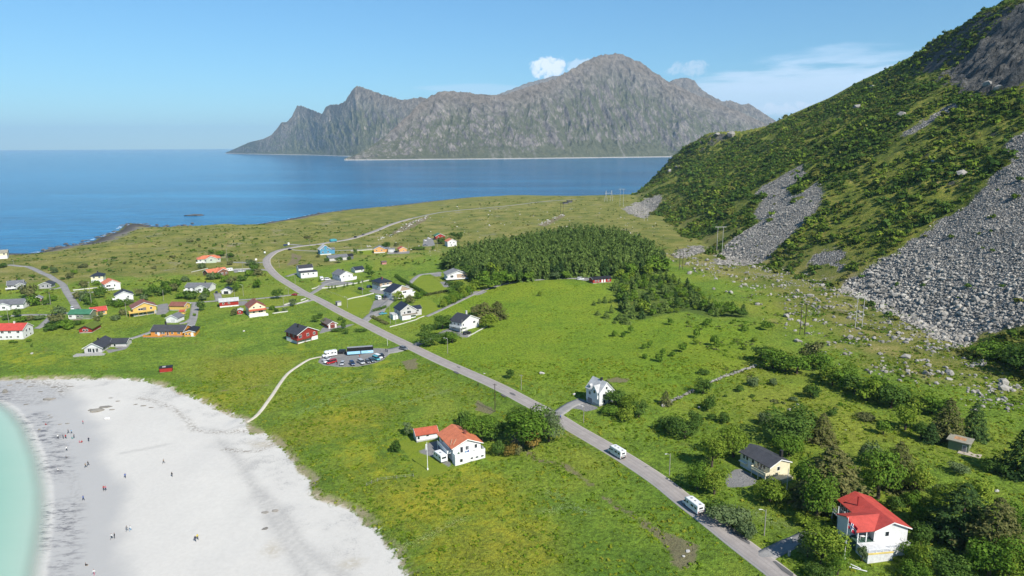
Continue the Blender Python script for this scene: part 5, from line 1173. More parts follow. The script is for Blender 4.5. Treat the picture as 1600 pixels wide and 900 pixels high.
def quads(C, Nn, S, A):
    """leaf quads from centres, normals, sizes (half, u and v) and a spin"""
    Nn = Nn / (np.linalg.norm(Nn, axis=1)[:, None] + 1e-9)
    ref = np.where(np.abs(Nn[:, 2:3]) > 0.9, np.array([[1.0, 0, 0]]), np.array([[0, 0, 1.0]]))
    U = np.cross(ref, Nn); U /= np.linalg.norm(U, axis=1)[:, None] + 1e-9
    W = np.cross(Nn, U)
    ca, sa = np.cos(A)[:, None], np.sin(A)[:, None]
    U, W = U * ca + W * sa, W * ca - U * sa
    U = U * S[:, 0:1]; W = W * S[:, 1:2]
    V = np.stack([C - U, C - W * 0.9, C + U, C + W], 1).reshape(-1, 3)
    return V
def crown(rng, n, blobs, size, flat=0.0):
    """leaf clumps over the skins of several lobes; size in the crown's own units"""
    blobs = np.array(blobs, float)
    wgt = (blobs[:, 3] * blobs[:, 4]) ; wgt = wgt / wgt.sum()
    b = rng.choice(len(blobs), n, p=wgt)
    d = rng.normal(size=(n, 3)); d[:, 2] = np.abs(d[:, 2]) * 0.9 - 0.25; d /= np.linalg.norm(d, axis=1)[:, None]
    rr = rng.uniform(0.72, 1.05, n) ** 0.6
    lump = 1 + 0.22 * np.sin(d[:, 0] * 7 + b * 2.1) * np.sin(d[:, 1] * 6 + b) + 0.12 * np.sin(d[:, 2] * 11 + b)
    C = blobs[b, :3] + d * blobs[b, 3:6] * (rr * lump)[:, None]
    C[:, 2] = np.maximum(C[:, 2], 0.01)
    Nn = d + rng.normal(size=(n, 3)) * 0.38 + np.array([0, 0, 0.22])
    s = size * rng.uniform(0.6, 1.35, n)
    return quads(C, Nn, np.stack([s, s * rng.uniform(0.55, 0.9, n)], 1), rng.uniform(0, 6.28, n))
def spruce(rng, n, Rr, Hh, size, bare=0.06, droop=0.35, jag=0.35, tp=0.85):
    """tiers of drooping boughs round a stem"""
    z = bare + (1 - bare) * (rng.uniform(0, 1, n) ** 1.25)
    nt = 13
    zt = np.round(z * nt) / nt; z = z * 0.45 + zt * 0.55
    a = rng.uniform(0, 6.28, n)
    lobes = 1 + jag * np.sin(a * 5 + zt * 37) * np.cos(a * 3 - zt * 23)
    env = Rr * (1 - z) ** tp * lobes + 0.02 * Rr
    q = rng.uniform(0.25, 1.0, n) ** 0.55
    r = env * q
    C = np.stack([r * np.cos(a), r * np.sin(a), Hh * z - droop * r * 0.55], 1)
    C[:, 2] = np.maximum(C[:, 2], 0.02 * Hh)
    Nn = np.stack([np.cos(a) * 0.55, np.sin(a) * 0.55, np.ones(n)], 1) + rng.normal(size=(n, 3)) * 0.40
    s = size * rng.uniform(0.6, 1.3, n) * (0.55 + 0.6 * (1 - z))
    return quads(C, Nn, np.stack([s * 1.25, s * 0.55], 1), np.where(rng.uniform(0, 1, n) > 0.3, 1.57, rng.uniform(0, 6.28, n)))
def qmesh(name, V, mat, extra=None):
    n = len(V) // 4
    Fc = np.arange(n * 4).reshape(n, 4)
    mats = [mat]; mi = np.zeros(n, int)
    if extra is not None:
        EV, EF, em = extra
        Fl = list(Fc.ravel()); sz = [4] * n
        b = len(V); V = np.vstack([V, np.array(EV)])
        for f in EF: Fl += [b + i for i in f]; sz.append(len(f))
        mats.append(em); mi = np.concatenate([mi, np.ones(len(EF), int)])
        return mesh_np(name, V, Fl, sz, mats, False, None, mi)
    return mesh_np(name, V, Fc, np.full(n, 4), mats)
def stem_geo(h, r0, r1, lean=0.0, limbs=0, rng=None, spread=1.0):
    mb = MB(); mb.tube([(0, 0, -0.4), (lean * 0.3, 0, h * 0.4), (lean, lean * 0.4, h)], [r0, r0 * 0.75, r1], 6)
    for i in range(limbs):
        a = rng.uniform(0, 6.28); z0 = h * rng.uniform(0.3, 0.7)
        mb.tube([(lean * z0 / h, 0, z0), (math.cos(a) * spread * 0.5, math.sin(a) * spread * 0.5, z0 + h * 0.22), (math.cos(a) * spread, math.sin(a) * spread, z0 + h * 0.38)], [r0 * 0.5, r0 * 0.35, r0 * 0.15], 5)
    return mb

# unit shapes: crowns about 1 m in radius / 1 m tall, scaled per object
def round_blobs(rng, k, h=1.25):
    B = [(0, 0, h * 0.55, 0.72, 0.72, h * 0.50)]
    for i in range(k):
        a = rng.uniform(0, 6.28); q = rng.uniform(0.35, 0.7)
        s = rng.uniform(0.28, 0.48)
        B.append((math.cos(a) * q, math.sin(a) * q, rng.uniform(0.28, 0.95) * h, s, s, s * rng.uniform(0.8, 1.1)))
    return B
CROWN = {}
def crown_mesh(kind, detail, v, mat):
    key = (kind, detail, v, mat.name)
    if key in CROWN: return CROWN[key]
    rng = np.random.default_rng(abs(hash((kind, detail, v))) % 100000 if False else (sum(map(ord, kind)) * 7 + detail * 13 + v * 101))
    if kind == 'bush':
        V = crown(rng, detail, round_blobs(rng, 6, 1.1), 1.75 / math.sqrt(detail) * 1.5)
    elif kind == 'tree':
        V = crown(rng, detail, round_blobs(rng, 10, 1.7), 1.75 / math.sqrt(detail) * 1.6); V[:, 2] += 0.12
    elif kind == 'spruce':
        V = spruce(rng, detail, 1.0, 3.0, 4.6 / math.sqrt(detail), 0.04, .3, .4, .62)
    elif kind == 'pine':
        V = spruce(rng, detail, 1.0, 2.4, 4.6 / math.sqrt(detail), 0.08, 0.15, 0.5, .55)
    CROWN[key] = qmesh(kind + '_foliage', V, mat)
    return CROWN[key]
TRUNK = {}
def trunk_mesh(kind, v):
    if (kind, v) in TRUNK: return TRUNK[(kind, v)]
    rng = np.random.default_rng(50 + v)
    if kind in ('spruce', 'pine'): mb = stem_geo(2.4 if kind == 'spruce' else 2.0, .07, .015)
    elif kind == 'tree': mb = stem_geo(1.0, .09, .04, .08, 4, rng, .45)
    else: mb = stem_geo(.55, .06, .03, .05, 3, rng, .4)
    TRUNK[(kind, v)] = mb.mesh('trunk', [M_BARK]); return TRUNK[(kind, v)]
_vi = [0]
def plant(px, py, wpx, hpx, kind, mat, label, cat=None, group=None, parts=None, detail=None, name=None, at=None, aspect=1.0):
    """a tree or bush whose foot stands at a photo pixel, wpx wide and hpx tall in the photo"""
    p = hit(px, py) if at is None else np.array(at)
    if kind == 'tree': wpx *= 1.2; hpx *= 1.18
    elif kind in ('spruce', 'pine') and wpx > 20: wpx *= 1.25; hpx *= 1.04
    elif kind == 'bush' and wpx > 12: wpx *= 1.1; hpx *= 1.2
    k = pxm(p); r = wpx / k / 2
    dep = math.atan2(CAM[2] - p[2], math.hypot(p[0], p[1]))
    hm = max((hpx / k - 2 * r * 0.35 * math.sin(dep)) / math.cos(dep), r * 0.6)
    _vi[0] += 1; v = _vi[0] % 5
    if detail is None: detail = 220 if wpx < 14 else (520 if wpx < 26 else (1100 if wpx < 45 else 2000))
    me = crown_mesh(kind, int(detail * 1.5), v, mat)
    unit = {'bush': 1.25, 'tree': 2.0, 'spruce': 3.0, 'pine': 2.4}[kind]
    sc = (r * aspect, r, hm / unit)
    nm = name or {'bush': 'bush', 'tree': 'tree', 'spruce': 'spruce_tree', 'pine': 'pine_tree'}[kind]
    cat = cat or {'bush': 'bush', 'tree': 'tree', 'spruce': 'spruce', 'pine': 'pine'}[kind]
    rz = RNG.uniform(0, 6.28) if aspect == 1.0 else 0.0
    if parts is None: parts = wpx >= 24
    if parts:
        o = thing(nm, (p[0], p[1], p[2] - 0.05), rz, label, cat, group); o.scale = sc
        link('crown', me, o); link('trunk', trunk_mesh(kind, v), o)
    else:
        o = link(nm, me); o.location = (p[0], p[1], p[2] - 0.05); o.rotation_euler = (0, 0, rz); o.scale = sc
        tag(o, label, cat, group)
    return o

# ------------------------------------------------------------------ trees that can be told apart, near part of the photo
def P(px, py, w, h, kind, mat, label, **k): return plant(px, py, w, h, kind, mat, label, **k)
P(1297, 788, 92, 102, 'spruce', L_sprbr, 'large brownish conifer between the cream house and the red roofed house', parts=True, detail=2600)
P(1262, 775, 50, 62, 'tree', L_green, 'tall green tree right beside the cream house terrace')
P(1275, 812, 56, 66, 'tree', L_green, 'broad leafy tree on the lawn edge below the large brownish conifer')
P(1203, 783, 62, 36, 'bush', L_yell, 'wide rounded yellow green bush on the lawn in front of the cream house')
P(1372, 780, 60, 70, 'tree', L_green, 'bright leafy tree directly behind the red roof')
P(1401, 762, 50, 76, 'pine', L_sprbr, 'brownish pine rising behind the leafy trees up from the red roof')
P(1430, 776, 44, 50, 'tree', L_yell, 'yellow green leafy tree right of the brownish pine')
P(1360, 728, 40, 38, 'bush', L_grey, 'grey green round bush in the grass above the leafy trees')
P(1112, 730, 40, 46, 'tree', L_yell, 'yellow green tree at the left end of the cream house drive')
P(1146, 714, 52, 44, 'tree', L_yell, 'wide yellow green tree behind the gable end of the cream house')
P(1090, 764, 40, 38, 'tree', L_green, 'green tree on the verge beside the rear motorhome')
P(1116, 772, 40, 40, 'tree', L_yell, 'pale green tree below the round gravel yard')
P(1118, 803, 34, 24, 'bush', L_dark, 'long dark thicket along the road next to the rear motorhome', name='thicket', aspect=1.2)
P(1142, 820, 54, 32, 'bush', L_grey, 'grey green thicket along the road below the rear motorhome', name='thicket', aspect=1.3)
P(1165, 838, 34, 26, 'bush', L_grey, 'low end of the thicket next to the patched asphalt', name='thicket')
P(1222, 690, 70, 46, 'tree', L_dark, 'dark dense tree clump on the slope behind the cream house')
P(1250, 682, 54, 48, 'tree', L_dark, 'dark tree in the middle of the clump left of the small pointed conifer')
P(1284, 690, 36, 48, 'spruce', L_sprbr, 'small pointed brownish conifer on the right end of the dark clump')
P(1232, 712, 48, 34, 'bush', L_green, 'low green bush between the dark clump and the black roof')
P(1196, 664, 26, 20, 'bush', L_grey, 'small grey green bush left of the dark clump')
P(1479, 682, 44, 64, 'spruce', L_sprbr, 'tall brownish spruce left behind the flat roofed green shed', parts=True, detail=2000)
P(1521, 682, 34, 58, 'spruce', L_spruce, 'dark narrow spruce right behind the flat roofed green shed', parts=True, detail=1500)
P(1453, 690, 24, 32, 'spruce', L_spruce, 'dark spruce in the shade left of the tall brownish spruce', parts=True)
P(1438, 686, 24, 26, 'tree', L_dark, 'round dark tree left of the two spruces by the green shed')
P(1596, 742, 56, 78, 'spruce', L_spruce, 'dark spruce at the right edge below the green shed', parts=True, detail=1800)
P(1414, 672, 34, 36, 'tree', L_yell, 'sunlit yellow green tree below the long tree row')
P(1380, 679, 20, 20, 'tree', L_green, 'small green tree with a long shadow in the grass', parts=True)
P(1500, 842, 82, 96, 'spruce', L_spruce, 'huge dark spruce right of the red roofed house', parts=True, detail=2600)
P(1552, 870, 76, 100, 'pine', L_sprbr, 'big brownish pine among the leafy trees at the lower right', parts=True, detail=2400)
P(1478, 800, 52, 44, 'tree', L_yell, 'yellow green leafy tree touching the top of the huge dark spruce')
P(1515, 800, 60, 48, 'tree', L_yell, 'sunlit leafy tree behind the huge dark spruce')
P(1592, 865, 60, 70, 'tree', L_green, 'leafy tree on the right edge next to the big brownish pine')
P(1545, 905, 70, 64, 'tree', L_green, 'bright leafy tree cut by the bottom edge at the right')
P(1592, 915, 60, 60, 'tree', L_yell, 'leafy tree in the bottom right corner')
P(1438, 850, 38, 34, 'bush', L_dark, 'dark green bush right of the wooden terrace of the red roofed house')
P(1440, 890, 46, 36, 'bush', L_yell, 'pale flowering bush below the wooden terrace')
P(1482, 905, 60, 46, 'tree', L_dark, 'dark leafy tree at the bottom below the huge spruce')
P(1420, 872, 40, 26, 'bush', L_green, 'low green bush in front of the terrace wall')
P(1425, 905, 46, 30, 'bush', L_green, 'green bush at the bottom edge right of the flagpole')
P(1437, 815, 34, 28, 'bush', L_green, 'green bush on the slope right of the red roof')
P(1420, 792, 30, 24, 'bush', L_green, 'small green bush just above the right end of the red roof')
P(1398, 795, 28, 20, 'bush', L_dark, 'small dark bush close behind the red roof edge')
P(1347, 877, 15, 22, 'tree', L_grey, 'slim grey green tree in front of the open porch', parts=True)
P(1283, 880, 62, 58, 'tree', L_yell, 'sunlit tree beside the entrance drive of the red roofed house')
P(1262, 870, 34, 34, 'tree', L_grey, 'grey green tree nearest the gate post of the entrance drive')
P(1308, 898, 40, 36, 'tree', L_green, 'green tree left of the flagpole foot')
P(1280, 905, 46, 26, 'bush', L_dark, 'dark bush at the bottom edge left of the flagpole')
P(1285, 825, 46, 18, 'bush', L_yell, 'bright low hedge along the entrance drive', name='hedge', aspect=1.4)
P(1255, 820, 30, 18, 'bush', L_yell, 'light green shrub at the left end of the bright hedge')
P(1470, 772, 30, 16, 'bush', L_grey, 'low grey bush in the open grass above the huge spruce')
P(1500, 740, 34, 16, 'bush', L_grey, 'low bush in the grass below the wooden deck of the green shed')
P(1545, 735, 34, 20, 'bush', L_dark, 'dark low bush left of the spruce on the right edge')
P(1568, 742, 26, 20, 'bush', L_dark, 'small dark bush touching the spruce on the right edge')
P(1560, 560, 90, 30, 'bush', L_green, 'broad sunlit thicket at the foot of the big scree on the right edge', name='thicket', detail=2600)
P(1600, 580, 90, 44, 'bush', L_dark, 'dark thicket at the foot of the big scree on the right edge', name='thicket', detail=2600)
P(1640, 560, 100, 50, 'bush', L_green, 'thicket past the right edge below the big scree', name='thicket', detail=1500) if False else None
row = [(1193, 566, 34, 26, L_dark), (1208, 576, 34, 30, L_green), (1226, 580, 34, 28, L_green), (1245, 584, 40, 32, L_green), (1266, 570, 34, 34, L_brown), (1282, 578, 34, 28, L_green), (1300, 602, 30, 28, L_yell), (1318, 606, 34, 28, L_green), (1336, 616, 36, 30, L_dark), (1354, 626, 38, 34, L_yell), (1374, 624, 34, 30, L_green),
       (1392, 638, 40, 34, L_dark), (1412, 634, 34, 28, L_green), (1434, 642, 34, 30, L_yell), (1456, 646, 34, 26, L_green), (1476, 652, 32, 28, L_green), (1290, 592, 26, 24, L_green), (1328, 596, 26, 24, L_green), (1372, 608, 26, 22, L_green)]
for x, y, w, h, mt in row:
    P(x, y, w, h, 'tree', mt, 'leafy tree in the long row that runs down from the stone wall to the spruces', group='trees of the long row', parts=True, detail=700)
P(1267, 620, 28, 20, 'bush', L_dark, 'round dark bush alone in the grass below the long tree row')
P(1300, 649, 16, 10, 'bush', L_dark, 'small dark bush in the grass right of the white stones')
P(1240, 627, 16, 8, 'bush', L_grey, 'faint grey bush in the grass between stone wall and white stones')
P(1350, 655, 34, 10, 'bush', L_brown, 'low brownish shrub in the grass below the long tree row')
P(1098, 615, 24, 24, 'tree', L_dark, 'dark round tree standing in the gap of the stone wall', parts=True)
P(1040, 632, 20, 24, 'spruce', L_brown, 'small brownish conifer at the lower end of the stone wall')
P(1106, 641, 22, 20, 'bush', L_dark, 'dark bush with a white stone beside it')
P(1112, 656, 16, 10, 'bush', L_dark, 'left one of two dark bushes below the bush with the white stone')
P(1131, 661, 20, 16, 'bush', L_dark, 'right one of two dark bushes below the bush with the white stone')
P(1040, 672, 32, 22, 'bush', L_dark, 'left lobe of the dark bush clump below the stone wall')
P(1070, 684, 46, 28, 'bush', L_dark, 'large dark bush in the clump below the stone wall')
P(1088, 668, 26, 22, 'bush', L_dark, 'small dark bush behind the clump below the stone wall')
P(1155, 612, 14, 10, 'bush', L_dark, 'small round bush left of the two pale bushes above the white stones')
P(1176, 603, 20, 14, 'bush', L_grey, 'pale grey bush below the end of the stone wall')
P(1208, 602, 14, 10, 'bush', L_grey, 'smaller pale bush right of the pale grey bush')
P(1133, 620, 7, 5, 'bush', L_dark, 'tiny dark bush in the grass right of the stone wall gap')
P(1175, 621, 9, 6, 'bush', L_dark, 'tiny dark bush alone above the white stones')
P(1099, 585, 20, 9, 'bush', L_dark, 'flat dark bush just above the stone wall')
P(982, 640, 26, 24, 'tree', L_yell, 'yellow green tree right of the steep roofed white house')
P(998, 652, 24, 26, 'tree', L_dark, 'dark tree right of the yellow green one near the steep roofed house', parts=True)
P(962, 632, 36, 24, 'tree', L_dark, 'dark shading tree hard against the gable of the steep roofed house')
P(950, 622, 24, 22, 'bush', L_grey, 'white flowering bush leaning on the gable of the steep roofed house', parts=True)
P(976, 658, 30, 22, 'bush', L_yell, 'light green shrub below the trees of the steep roofed house')
P(952, 648, 30, 16, 'bush', L_green, 'low green shrub right of the paved yard')
P(832, 697, 74, 58, 'tree', L_green, 'biggest tree of the clump between the road and the red garage house', detail=2400)
P(808, 676, 40, 40, 'tree', L_dark, 'dark tree at the upper left of the roadside clump')
P(858, 690, 40, 46, 'tree', L_grey, 'grey green tree at the road side of the big clump')
P(833, 702, 30, 28, 'bush', L_rust, 'orange tinted bush in front of the roadside clump', parts=True)
P(752, 690, 52, 40, 'tree', L_green, 'wide green bush behind the orange roofed house')
P(768, 688, 34, 30, 'tree', L_dark, 'dark bush right behind the orange roofed house')
P(725, 664, 22, 18, 'bush', L_dark, 'small dark bush above the orange roofed house')
P(780, 712, 26, 20, 'bush', L_dark, 'dark bush on the lawn edge right of the orange roofed house')
P(795, 712, 24, 17, 'bush', L_rust, 'orange brown bush on the lawn edge right of the orange roofed house')
P(808, 710, 18, 14, 'bush', L_brown, 'brownish bush at the end of the row right of the orange roofed house')
P(618, 706, 18, 16, 'bush', L_dark, 'dark bush at the left corner of the mown lawn')
P(638, 680, 14, 18, 'tree', L_grey, 'thin small tree left of the white garage with red roof')
P(798, 591, 14, 13, 'tree', L_dark, 'small dark tree alone in the field beside a leaning pole')
# upper field and the houses
for x, y, w, h in ((961, 526, 12, 12), (974, 527, 9, 9), (986, 521, 10, 13), (1007, 545, 11, 10), (1015, 543, 10, 12), (1007, 560, 11, 10), (1030, 565, 14, 11), (1036, 556, 11, 12), (1050, 557, 11, 9), (1066, 550, 14, 13), (1071, 543, 10, 11), (1088, 528, 13, 12), (1088, 538, 11, 9), (1115, 540, 15, 16), (1048, 508, 11, 12), (1076, 505, 8, 6), (1105, 508, 14, 9), (1147, 504, 8, 7), (1164, 517, 13, 9), (1196, 516, 15, 13), (1206, 512, 9, 9), (1179, 534, 12, 8), (1164, 546, 12, 8), (1143, 506, 7, 5), (843, 462, 8, 7)):
    P(x, y, w, h, 'bush', L_green if (x + y) % 3 else L_yell, 'small round bush scattered over the open green field below the young conifers', group='scattered field bushes', detail=220, parts=False)
for x, y, w, h in ((928, 477, 7, 8), (936, 474, 7, 9), (945, 473, 10, 11), (954, 473, 7, 8), (955, 489, 8, 14), (934, 492, 11, 8), (947, 497, 12, 12), (968, 500, 16, 12), (978, 506, 18, 14), (960, 505, 8, 6)):
    P(x, y, w, h, 'spruce', L_pine, 'small young conifer at the left edge of the lower conifer stand', group='young conifers in the field', detail=200, parts=False)
for x, y, w, h, mt in ((757, 500, 32, 30, L_sprbr), (777, 497, 26, 28, L_sprbr), (764, 512, 26, 22, L_yell)):
    P(x, y, w, h, 'pine' if mt is L_sprbr else 'tree', mt, {757: 'larger brownish pine behind the white house with charcoal roof', 777: 'smaller brownish pine on the right behind the white house', 764: 'yellow green tree in front of the two brownish pines'}[x], parts=True, detail=900)
P(691, 514, 30, 22, 'tree', L_dark, 'dark tree left behind the white house with charcoal roof')
P(667, 526, 18, 18, 'tree', L_dark, 'small dark tree between road and white house with charcoal roof')
P(672, 540, 32, 20, 'tree', L_dark, 'wide dark tree beside the drive mouth of the white house')
P(706, 535, 28, 18, 'tree', L_green, 'green tree in front of the white house with charcoal roof')
P(696, 537, 16, 12, 'bush', L_green, 'green bush left of the tree in front of the white house')
P(680, 526, 20, 7, 'bush', L_dark, 'clipped hedge along the drive of the white house', name='hedge', aspect=1.5)
P(742, 492, 14, 14, 'bush', L_brown, 'pale brownish bush left of the two brownish pines')
P(712, 456, 26, 18, 'tree', L_dark, 'dark tree below the broad grey roofed house')
for i, (x, y) in enumerate(((693, 480), (700, 476), (708, 474), (717, 470), (725, 466), (733, 461), (740, 456), (706, 466), (722, 460))):
    P(x, y, 14, 13, 'bush', L_green if i % 2 else L_yell, 'bush in the dense strip between the narrow lane and the gardens', group='bushes along the narrow lane', parts=False)
P(622, 470, 16, 14, 'tree', L_yell, 'round light tree in front of the navy roofed white house')
P(640, 474, 16, 12, 'bush', L_brown, 'brownish bush below the balcony of the navy roofed white house')
P(655, 466, 16, 10, 'bush', L_green, 'green bush at the end of the long clipped hedge')
P(579, 434, 11, 12, 'tree', L_dark, 'left dark tree between the outbuilding and the tan gabled house')
P(574, 445, 0.1, .1, 'bush', L_dark, '') if False else None
P(577, 426, 10, 12, 'tree', L_green, 'upper green tree right of the small outbuilding')
P(583, 440, 10, 8, 'bush', L_green, 'green bush just left of the tan gabled house')
P(595, 424, 4, 6, 'bush', L_dark, 'tiny dark tree alone in the upper field below the hut')
P(530, 411, 10, 9, 'tree', L_dark, 'dark tree in front of the long grey bungalow')
P(546, 406, 8, 6, 'bush', L_dark, 'dark bush at the end of the long grey bungalow')
P(510, 409, 9, 6, 'bush', L_dark, 'small bush left of the long grey bungalow')
P(498, 402, 8, 5, 'bush', L_brown, 'brownish bush left of the blue house')
P(555, 398, 6, 10, 'bush', L_dark, 'slim dark tree beside the upper lane')
P(565, 397, 7, 5, 'bush', L_dark, 'round dark bush beside the upper lane')
P(603, 387, 14, 8, 'bush', L_dark, 'dark bush behind the yellow orange house')
P(620, 385, 10, 6, 'bush', L_brown, 'brownish bush behind the grey flat roofed garage')
P(655, 390, 16, 5, 'bush', L_dark, 'curved clipped hedge in the lawn near the corner of the wood', name='hedge', aspect=1.4)
P(677, 391, 6, 7, 'bush', L_dark, 'small bush right of the curved hedge')
P(690, 381, 18, 9, 'bush', L_dark, 'dark shrubs between the red house and the white orange roofed house')
P(716, 378, 14, 14, 'tree', L_dark, 'dark tree behind the white orange roofed house')
P(706, 371, 10, 8, 'tree', L_dark, 'dark tree right of the red house with the green roof')
P(648, 430, 6, 5, 'bush', L_dark, 'tiny tree beside the drive to the broad grey roofed house')
P(500, 440, 6, 4, 'bush', L_dark, 'small bush on the lawn in front of the twin block white house')
for x, y in ((514, 452), (519, 451), (524, 451), (538, 449), (543, 447), (552, 446), (561, 443), (566, 441)):
    P(x, y, 4, 6, 'spruce', L_dark, 'thin dark tree in the row along the white fence of the paved yard', group='thin trees by the white fence', detail=160, parts=False)
P(500, 498, 10, 9, 'tree', L_dark, 'dark tree left behind the red garage')
P(494, 503, 12, 10, 'tree', L_dark, 'dark tree between dark red house and red garage')
P(507, 508, 10, 10, 'tree', L_grey, 'grey green tree in front of the red garage wall')
P(538, 504, 8, 6, 'bush', L_dark, 'small bush right of the red garage')
P(537, 514, 10, 10, 'bush', L_dark, 'dark bush at the drive of the red garage')
P(540, 522, 10, 11, 'bush', L_dark, 'dark bush below the drive of the red garage')
P(527, 518, 14, 6, 'bush', L_dark, 'clipped hedge along the drive of the red garage', name='hedge', aspect=1.5)
P(565, 518, 14, 5, 'bush', L_dark, 'clipped hedge on the garden corner by the main road', name='hedge', aspect=1.5)
P(532, 500, 10, 6, 'bush', L_dark, 'low bush behind the red garage near the road')
P(434, 467, 16, 14, 'tree', L_dark, 'round dark tree on the lane left of the main road')
P(458, 478, 12, 11, 'tree', L_grey, 'grey tree beside the white fence of the cream house')
P(366, 493, 11, 11, 'bush', L_brown, 'dark reddish bush left of the little red hut')
P(314, 486, 12, 14, 'tree', L_dark, 'dark tree beside the branching lane near the yellow garage')
P(405, 485, 0, 0, 'bush', L_dark, '') if False else None
village = [(300, 467, 22, 12), (285, 466, 18, 10), (322, 464, 12, 14), (317, 470, 14, 10), (272, 455, 16, 12), (262, 458, 14, 12), (250, 462, 20, 14), (240, 458, 14, 12), (232, 464, 14, 12), (225, 470, 14, 10), (218, 462, 14, 10), (276, 446, 14, 10), (258, 447, 14, 8), (352, 441, 12, 10), (341, 436, 14, 10), (331, 437, 14, 10), (362, 446, 14, 14), (372, 450, 12, 10), (378, 439, 14, 8), (390, 431, 14, 10), (398, 424, 16, 12),
           (392, 415, 12, 10), (403, 430, 14, 10), (402, 450, 14, 12), (368, 456, 10, 12), (327, 408, 10, 9), (337, 409, 8, 8), (315, 419, 12, 8), (360, 414, 10, 7), (345, 400, 14, 8), (360, 402, 12, 6), (330, 396, 10, 6), (312, 446, 0, 0), (290, 440, 12, 8), (130, 450, 14, 10), (150, 446, 12, 8), (155, 466, 14, 14), (162, 458, 12, 10), (140, 476, 16, 18), (132, 470, 12, 14), (122, 466, 14, 10), (148, 484, 12, 12), (175, 478, 14, 10), (186, 480, 14, 12), (196, 478, 14, 10), (205, 474, 10, 8),
           (46, 466, 22, 18), (52, 478, 20, 16), (58, 470, 0, 0), (82, 470, 14, 10), (74, 476, 12, 8), (92, 492, 20, 14), (88, 505, 22, 14), (98, 512, 20, 12), (80, 516, 18, 12), (110, 514, 16, 10), (120, 508, 14, 8), (158, 496, 8, 10), (152, 502, 10, 10), (128, 506, 10, 6), (27, 496, 12, 12), (34, 503, 16, 8), (10, 500, 12, 8), (62, 500, 14, 8), (48, 500, 16, 7), (18, 536, 9, 5), (25, 536, 7, 4), (45, 534, 8, 5), (50, 542, 4, 6), (180, 500, 14, 8), (192, 492, 12, 8), (30, 440, 10, 6), (5, 418, 12, 6), (50, 433, 10, 5), (70, 420, 10, 6), (85, 426, 12, 8), (110, 434, 12, 8), (117, 428, 10, 7), (98, 437, 8, 5),
           (425, 484, 10, 8), (432, 487, 8, 6), (445, 486, 10, 6), (410, 486, 0, 0), (304, 494, 6, 5), (256, 495, 8, 5)]
for i, (x, y, w, h) in enumerate(village):
    if w < 1: continue
    P(x, y, w * 1.1, h, 'bush', (L_dark, L_green, L_dark, L_grey, L_brown, L_green)[i % 6], 'dark green bush growing among the village houses left of the main road', group='village bushes', detail=320, parts=False)
heathb = [(150, 415), (165, 410), (178, 404), (195, 412), (205, 402), (215, 398), (222, 404), (232, 397), (240, 408), (250, 400), (262, 394), (270, 402), (285, 398), (300, 392), (292, 388), (312, 386), (322, 389), (335, 384), (348, 388), (356, 382), (365, 379), (372, 386), (385, 381), (392, 377), (400, 374), (282, 384), (265, 384), (297, 378), (310, 376), (325, 375), (338, 372), (352, 371), (380, 370), (410, 380), (420, 372), (430, 378), (442, 368), (455, 370), (468, 366), (480, 372), (495, 364),
          (210, 420), (225, 418), (240, 420), (190, 424), (255, 416), (172, 424), (130, 418), (140, 425), (515, 368), (280, 410), (290, 404), (700, 324), (715, 322), (735, 321), (750, 320), (765, 318), (780, 320), (690, 327)]
for i, (x, y) in enumerate(heathb):
    q = (y - 300) / 120
    P(x, y, RNG.gamma(3.0, 1.7) * (0.5 + q), (1.8 + RNG.gamma(2.0, .7)) * (0.6 + q * 0.5), 'bush', (L_dark, L_green, L_dark, L_brown)[i % 4], 'low dark juniper bush dotting the coastal heath', cat='juniper', group='heath bushes', detail=160, parts=False, name='juniper_bush')
# long clipped hedge made as one continuous thing
def hedge(pts, w, h, label, mat=L_dark, n=60):
    xy = catmull([hit(a, b)[:2] for a, b in pts], 1.2)
    rng = np.random.default_rng(len(label))
    N = len(xy) * n
    i = rng.integers(0, len(xy), N); z = H(xy[:, 0], xy[:, 1])
    d = rng.normal(size=(N, 3)); d /= np.linalg.norm(d, axis=1)[:, None]
    bx = d / np.abs(d).max(1)[:, None]
    C = np.column_stack([xy[i] + rng.uniform(-.6, .6, (N, 2)), z[i]]) + bx * np.array([w / 2, w / 2, h / 2]) + np.array([0, 0, h / 2])
    V = quads(C, d + rng.normal(size=(N, 3)) * .4, np.full((N, 2), .3), rng.uniform(0, 6, N))
    return tag(link('hedge', qmesh('hedge', V, mat)), label, 'hedge')
hedge([(619, 432), (630, 440), (645, 449), (658, 456), (667, 462)], 1.8, 1.8, 'long clipped dark hedge beside the lawn of the broad grey roofed house')
hedge([(667, 462), (682, 459), (698, 456)], 1.5, 1.4, 'short hedge crossing the foot of the big lawn', L_brown)
hedge([(582, 496), (592, 501), (604, 507)], 1.4, 1.2, 'low brown hedge along the garden of the steep navy roofed house', L_brown)
hedge([(584, 487), (594, 484), (602, 481)], 1.8, 1.5, 'short round hedge beside the blue car')

